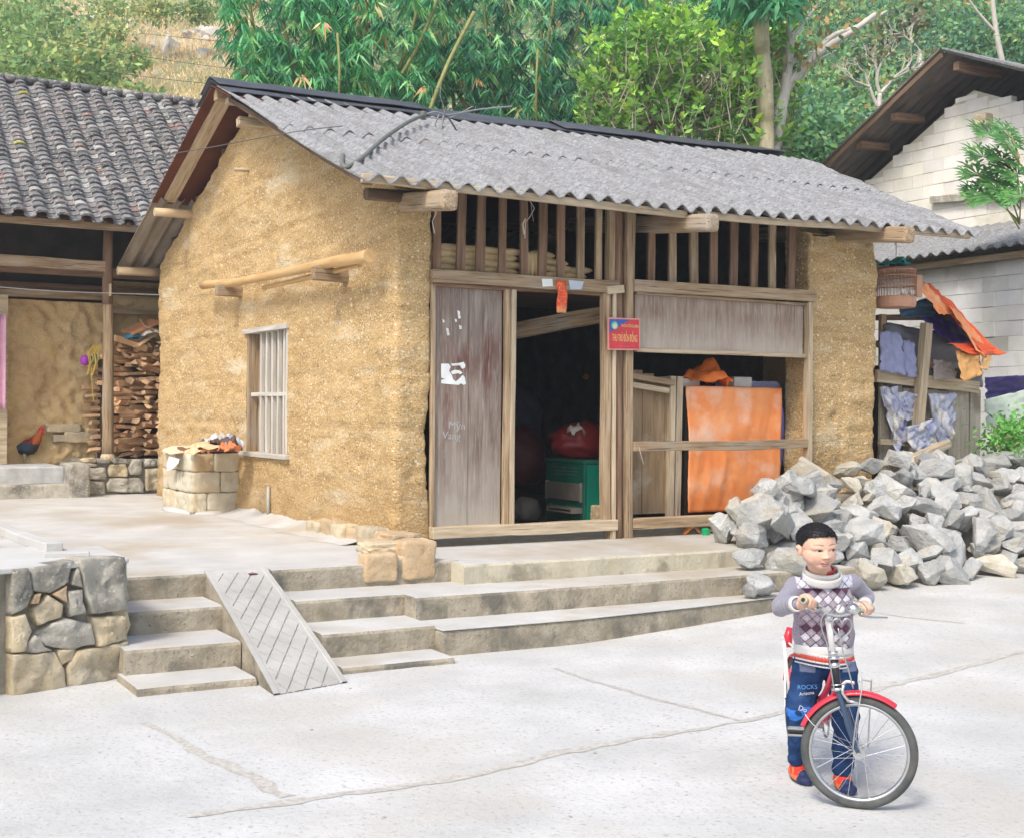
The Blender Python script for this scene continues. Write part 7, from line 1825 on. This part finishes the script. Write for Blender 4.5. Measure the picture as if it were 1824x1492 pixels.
# hair: close-cropped cap with a softly ragged hairline
bm = bmesh.new(); bmesh.ops.create_icosphere(bm, subdivisions=6, radius=1)
for v in bm.verts:
    q = v.co.copy(); d = .0045 + .0010*noise.noise(q*30) + .003*max(0, q.z)
    v.co = Vector((q.x*(.079+d), q.y*(.092+d)+.014, q.z*(.083+d)+.027))
def hairline(x, y, z):
    a = math.atan2(-y+.014, abs(x)+1e-6)    # +pi/2 at the face, -pi/2 at the nape
    if a > .62: h = .070 - .012*(1-min(1,(1.57-a)/.95))*0 - .010*max(0, (1.25-a))/.6
    elif a > .05: h = .062 - (.62-a)/.57*.068
    elif a > -.35: h = -.006 + .012*math.sin((.05-a)*4)
    else: h = -.010 - min(1, (-.35-a)/.7)*.048
    return h + .0035*noise.noise(Vector((x*160, y*160, 0)))
bmesh.ops.delete(bm, geom=[f for f in bm.faces if f.calc_center_median().z < hairline(*f.calc_center_median())], context='FACES')
r3 = random.Random(4)
hv = [(v.co.copy(), v.normal.copy()) for v in bm.verts if v.link_faces]
for k in range(3000):
    c_, n_ = r3.choice(hv); d_ = (Vector(c_).normalized() + Vector((r3.gauss(0,.35), r3.gauss(0,.35)-.25, r3.gauss(0,.35)+.1))).normalized(); s_ = d_.orthogonal().normalized()*.0005
    q = c_ + Vector((r3.gauss(0,.0012), r3.gauss(0,.0012), 0)); L3 = r3.uniform(.0015,.0035); a_ = [bm.verts.new(q-s_-d_*.001), bm.verts.new(q+s_-d_*.001), bm.verts.new(q+d_*L3)]; bm.faces.new(a_)
me = bpy.data.meshes.new('hair'); bm.to_mesh(me); bm.free(); m_hair = flat('black_hair', (.010,.009,.012), rough=.55, spec=.35, bump=1); me.materials.append(m_hair); me.polygons.foreach_set('use_smooth',[True]*len(me.polygons))
o = link(bpy.data.objects.new('hair', me)); o.matrix_basis = HR @ Matrix.Diagonal((HS,HS,ZS*HS,1)); o.parent = boy; md = o.modifiers.new('solid','SOLIDIFY'); md.thickness = .006; md.offset = -1
# sweater
def swcol(co):
    n = len(co); x = co[:,0]-float(chest.x); y = co[:,1]; z = co[:,2]; base = np.tile(np.array([.24,.235,.29]),(n,1))
    ctr = float(chest.x); arm = (np.abs(x+.004) > .122) | ((np.abs(x) > .10) & (z > float(chest.z)-.02) & (y < float(chest.y)-.115))
    front = ~arm & (y < float(chest.y)-.02); p = .041
    a = (x*1.0 + z)/p; b_ = (z - x*1.0)/p; ia, ib = np.floor(a).astype(int), np.floor(b_).astype(int); fa, fb_ = a-ia, b_-ib
    pal_ = np.array([[.24,.20,.24],[.30,.26,.30],[.56,.54,.60],[.27,.23,.28],[.07,.02,.045],[.36,.31,.36],[.20,.16,.20]])
    k = (ia*2 + ib*3) % 7; blk = (np.floor(a/3).astype(int) + np.floor(b_/3).astype(int)) % 3
    k = np.where(blk == 0, np.where((ia+ib) % 2 == 0, 2, 1), np.where(blk == 1, np.where((ia+ib) % 4 == 0, 4, 6), np.where((ia+ib) % 2 == 0, 3, 0)))
    c = pal_[k]; inner = (np.abs(fa-.5) < .10) & (np.abs(fb_-.5) < .10); c = np.where(inner[:,None], np.clip(c*1.5,0,.7), c)
    ln = (fa < .11) | (fb_ < .11); c = np.where(ln[:,None], np.array([.045,.04,.07]), c)
    base[front] = c[front]
    sd_ = ~arm & (np.abs(x) > .105); st = (np.floor(z/.0042) % 2 == 0); base[sd_ & st] = (.34,.28,.34); base[sd_ & ~st] = (.24,.19,.25)
    # yoke of white squares near the shoulders
    yk = ~arm & (z > float(chest.z)+.045) & (np.abs(x) > .045); base[yk & ~ln] = (.52,.53,.62)
    return base
foldn = lambda amp, f: (lambda co: np.array([amp*noise.noise(Vector(p)*f) + amp*.4*noise.noise(Vector(p)*f*2.6) for p in co]))
m_knit = vcmat('knitted_wool', .95, .1, .6, 420, .0012, sheen=.3); m_cloth = vcmat('cotton', .9, .15, .3, 500, .0006)
tb = B(1467,1146,5.525)
sweater = blob('sweater', [('e',chest+Vector((0,0,.008)),(.118,.088,.085)), ('c',chest+Vector((-.035,0,-.02)),.090,tb+Vector((-.040,0,.035)),.090), ('c',chest+Vector((.035,0,-.02)),.090,tb+Vector((.040,0,.035)),.090), ('c',nB+Vector((0,0,-.035)),.055,sR+Vector((.014,0,-.008)),.041), ('c',nB+Vector((0,0,-.035)),.055,sL+Vector((-.014,0,-.008)),.041),
   ('c',sR+Vector((.006,0,-.004)),.043,eR+Vector((.006,0,-.002)),.040), ('c',eR+Vector((.004,0,0)),.040,wR+Vector((-.022,.03,-.001)),.029), ('c',sL+Vector((-.008,0,-.004)),.041,eL+Vector((-.004,0,0)),.036), ('c',eL+Vector((-.004,0,0)),.036,wL+Vector((.0,.02,.004)),.029)], m_knit, boy, .0034, 5, swcol, disp=foldn(.0075, 15))
wht = lambda c_: (lambda co: np.tile(np.array(c_),(len(co),1)))
def ringblob(name, c, rx, ry, h, r_, col, tilt=0, m=None, dirz=None):
    b = MB(); n = 48
    q = Matrix.Translation(c) @ ((dirz.to_track_quat('Z','Y').to_matrix().to_4x4()) if dirz is not None else Matrix.Rotation(tilt,4,'X'))
    prof = [(-r_*.5,-h/2),(r_*.6,-h/2),(r_,-h*.25),(r_,h*.25),(r_*.5,h/2),(-r_*.6,h/2)]
    vs = []
    for k in range(n):
        a = 2*math.pi*k/n
        for dr, z in prof:
            rr = 1; d_ = .0008*noise.noise(Vector((k*.9, z*80, 3)))
            vs.append(q @ Vector(((rx+dr+d_)*math.cos(a), (ry+dr+d_)*math.sin(a), z)))
    m_ = len(prof); b.add(vs, [(k*m_+i, ((k+1)%n)*m_+i, ((k+1)%n)*m_+(i+1)%m_, k*m_+(i+1)%m_) for k in range(n) for i in range(m_)])
    o = b.build(name, m or flat('white_rib_knit',(.66,.64,.62),bump=1,rough=.95), None, smooth=True); o.parent = boy; return o
m_rib = mat('white_rib', (.58,.56,.54),(.66,.645,.62), sc_=150, bump=.3, bsc=300, bd=.0015, rough=.95)
ringblob('collar', nB+Vector((0,-.012,.000)), .078, .073, .036, .0045, None, tilt=R(20), m=m_rib)
ringblob('collar_edge', nB+Vector((0,-.009,.020)), .070, .066, .028, .0045, None, tilt=R(18), m=m_rib)
ringblob('inner_collar', nB+Vector((-.004,-.006,.030)), .055, .051, .018, .003, None, tilt=R(14), m=flat('red_collar',(.62,.08,.06),rough=.9))
ringblob('cuff', wR+Vector((-.016,.021,-.001)), .026, .027, .034, .0045, None, m=m_rib, dirz=(wR-eR))
ringblob('cuff', wL+Vector((.001,.006,.002)), .025, .026, .032, .0045, None, m=m_rib, dirz=(wL-eL))
ringblob('sweater_hem', tb+Vector((0,0,-.018)), .122, .088, .040, .004, None, m=m_rib)
# striped shirt tail below the hem
b = MB(); nn_ = 60; rows_ = [(.0,.121,(.66,.64,.62)),(-.012,.124,(.62,.10,.07)),(-.026,.126,(.62,.10,.07)),(-.030,.127,(.70,.68,.66)),(-.037,.128,(.05,.06,.12)),(-.041,.128,(.05,.06,.12)),(-.046,.129,(.66,.66,.68)),(-.052,.129,(.66,.66,.68))]
for j in range(len(rows_)-1):
    z0_, r0, c0 = rows_[j]; z1_, r1, _ = rows_[j+1]
    for k in range(nn_):
        def pt(kk, z, r_):
            a = 2*math.pi*kk/nn_; w_ = .004*math.sin(3*a+1)+.003*noise.noise(Vector((math.cos(a)*3, math.sin(a)*3, 1))); return tb+Vector(((r_+w_)*math.cos(a), (r_+w_)*.74*math.sin(a), -.030+z+.008*math.sin(2*a+.6)))
        b.add([pt(k,z0_,r0), pt(k+1,z0_,r0), pt(k+1,z1_,r1), pt(k,z1_,r1)], [(0,3,2,1)], c0)
m_shirt = mat('striped_shirt', (.95,.95,.95),(1,1,1), sc_=20, attr=True, bump=.3, bsc=60, bd=.002, rough=.9)
o = b.build('shirt_tail', m_shirt, None, smooth=True, solid=.003); o.parent = boy
def jcol(co):
    n = len(co); c = np.tile(np.array([.017,.045,.125]),(n,1)); nz_ = np.array([noise.noise(Vector(p)*22) for p in co]); c = c*(1+.45*nz_)[:,None]
    x, z, y = co[:,0], co[:,2], co[:,1]
    # faded thigh, bright blue embroidered patches on the boy's right knee
    f = np.clip(1-np.hypot(x-float(kR.x), z-float(kR.z)-.07)/.06, 0, 1)*(y < float(kR.y)-.01); c = c*(1-f[:,None]) + np.array([.04,.10,.26])*f[:,None]
    pt_ = (y < float(kR.y)) & (x < float(hR.x)+.03) & (np.abs(z-float(kR.z)-.000-.01*np.sin(x*60)) < .022) & (nz_ > -.15); c[pt_] = (.04,.17,.55)
    lb = (z > float(hR.z)-.018) & (np.abs(x-float(hR.x)+.02) < .03); c[lb] = (.16,.19,.28)
    lb = (z > float(hR.z)-.014) & (np.abs(x-float(hL.x)-.03) < .035); c[lb] = (.16,.19,.28)
    return c
blob('jeans', [('c',pel+Vector((-.03,0,-.015)),.082,hR+Vector((.0,0,-.02)),.074),('c',pel+Vector((.03,0,-.015)),.082,hL+Vector((.0,0,-.02)),.074),('c',hR+Vector((.004,0,0)),.074,kR,.056),('c',kR,.0555,aR+Vector((0,-.002,.022)),.045),('c',hL+Vector((0,0,0)),.074,kL,.056),('c',kL,.0555,aL+Vector((0,-.002,.022)),.045)],
     vcmat('denim', .9, .15, .5, 600, .0006), boy, .004, 4, jcol, disp=foldn(.011, 17))
# embroidered lettering on the jeans (conformed just in front of the cloth)
def lett(s, x, y, D, size, m, rot=0):
    p = B(x, y, D); o = textmesh('embroidery', s, size, m, (0,0,0), parent=None, extrude=.0008); o.matrix_basis = Matrix.Translation(p) @ Matrix.Rotation(R(rot),4,'Y') @ Matrix.Rotation(R(90),4,'X'); o.parent = boy
m_emb = flat('pale_thread',(.55,.57,.60)); m_emb2 = flat('blue_thread',(.10,.30,.66))
lett('ROCKS', 1438,1223,5.445,.026,m_emb2,-3); lett('Arizona', 1437,1234,5.445,.020,m_emb,-8); lett('Do', 1430,1262,5.452,.030,m_emb,20)
def shoe(name, a, fwd):
    s_ = Vector((0,0,1)); f = fwd.normalized(); sd_ = f.cross(s_)
    gzl = .0
    base = Vector((a.x, a.y, 0)); root_ = []
    q = Matrix((sd_, -f, s_)).transposed()
    qq = q.to_quaternion()
    def sc2(co):
        n = len(co); c = np.tile(np.array([.70,.19,.06]),(n,1)); d = (co-np.array(base))@np.array(f); z = co[:,2]; xs_ = np.abs((co-np.array(base))@np.array(sd_))
        c[(d > .052)] = (.02,.03,.09); c[z < .014] = (.03,.035,.08); st = (d > -.005) & (d < .05) & (z > .032); c[st] = (.80,.05,.03); c[(d > .012) & (d < .02) & (z > .03)] = (.45,.22,.10)
        return c
    blob(name, [('e',base+f*.01+s_*.028,(.036,.055,.030),qq),('e',base+f*.062+s_*.020,(.037,.042,.021),qq),('e',base-f*.028+s_*.034,(.032,.030,.034),qq),('c',base+s_*.04,.038,base+s_*.068,.037),('e',base+f*.030+s_*.038,(.031,.040,.026),qq),('e',base+f*.03+s_*.010,(.036,.078,.012),qq)], vcmat('shoe_leather', .6, .3, .2, 300, .0008), boy, .003, 3, sc2)
shoe('shoe', aR, Vector((.25,-1,0))); shoe('shoe', aL, Vector((.12,-1,0)))
# ================================================================ thin morning haze
b = MB(); b.box((-75,-45,-1.5),(80,75,44)); hz = b.build('haze', m_street, kind='stuff', label='thin pale haze in the air of the valley')
hm = bpy.data.materials.new('haze_air'); hm.use_nodes = True; N = hm.node_tree.nodes; N.clear()
ov = N.new('ShaderNodeOutputMaterial'); pv = N.new('ShaderNodeVolumePrincipled'); pv.inputs['Density'].default_value = .0025; pv.inputs['Color'].default_value = (.80,.88,.92,1); pv.inputs['Anisotropy'].default_value = .2
hm.node_tree.links.new(pv.outputs[0], ov.inputs['Volume']); hz.data.materials.clear(); hz.data.materials.append(hm)
sc.cycles.volume_bounces = 0; sc.cycles.volume_step_rate = 4
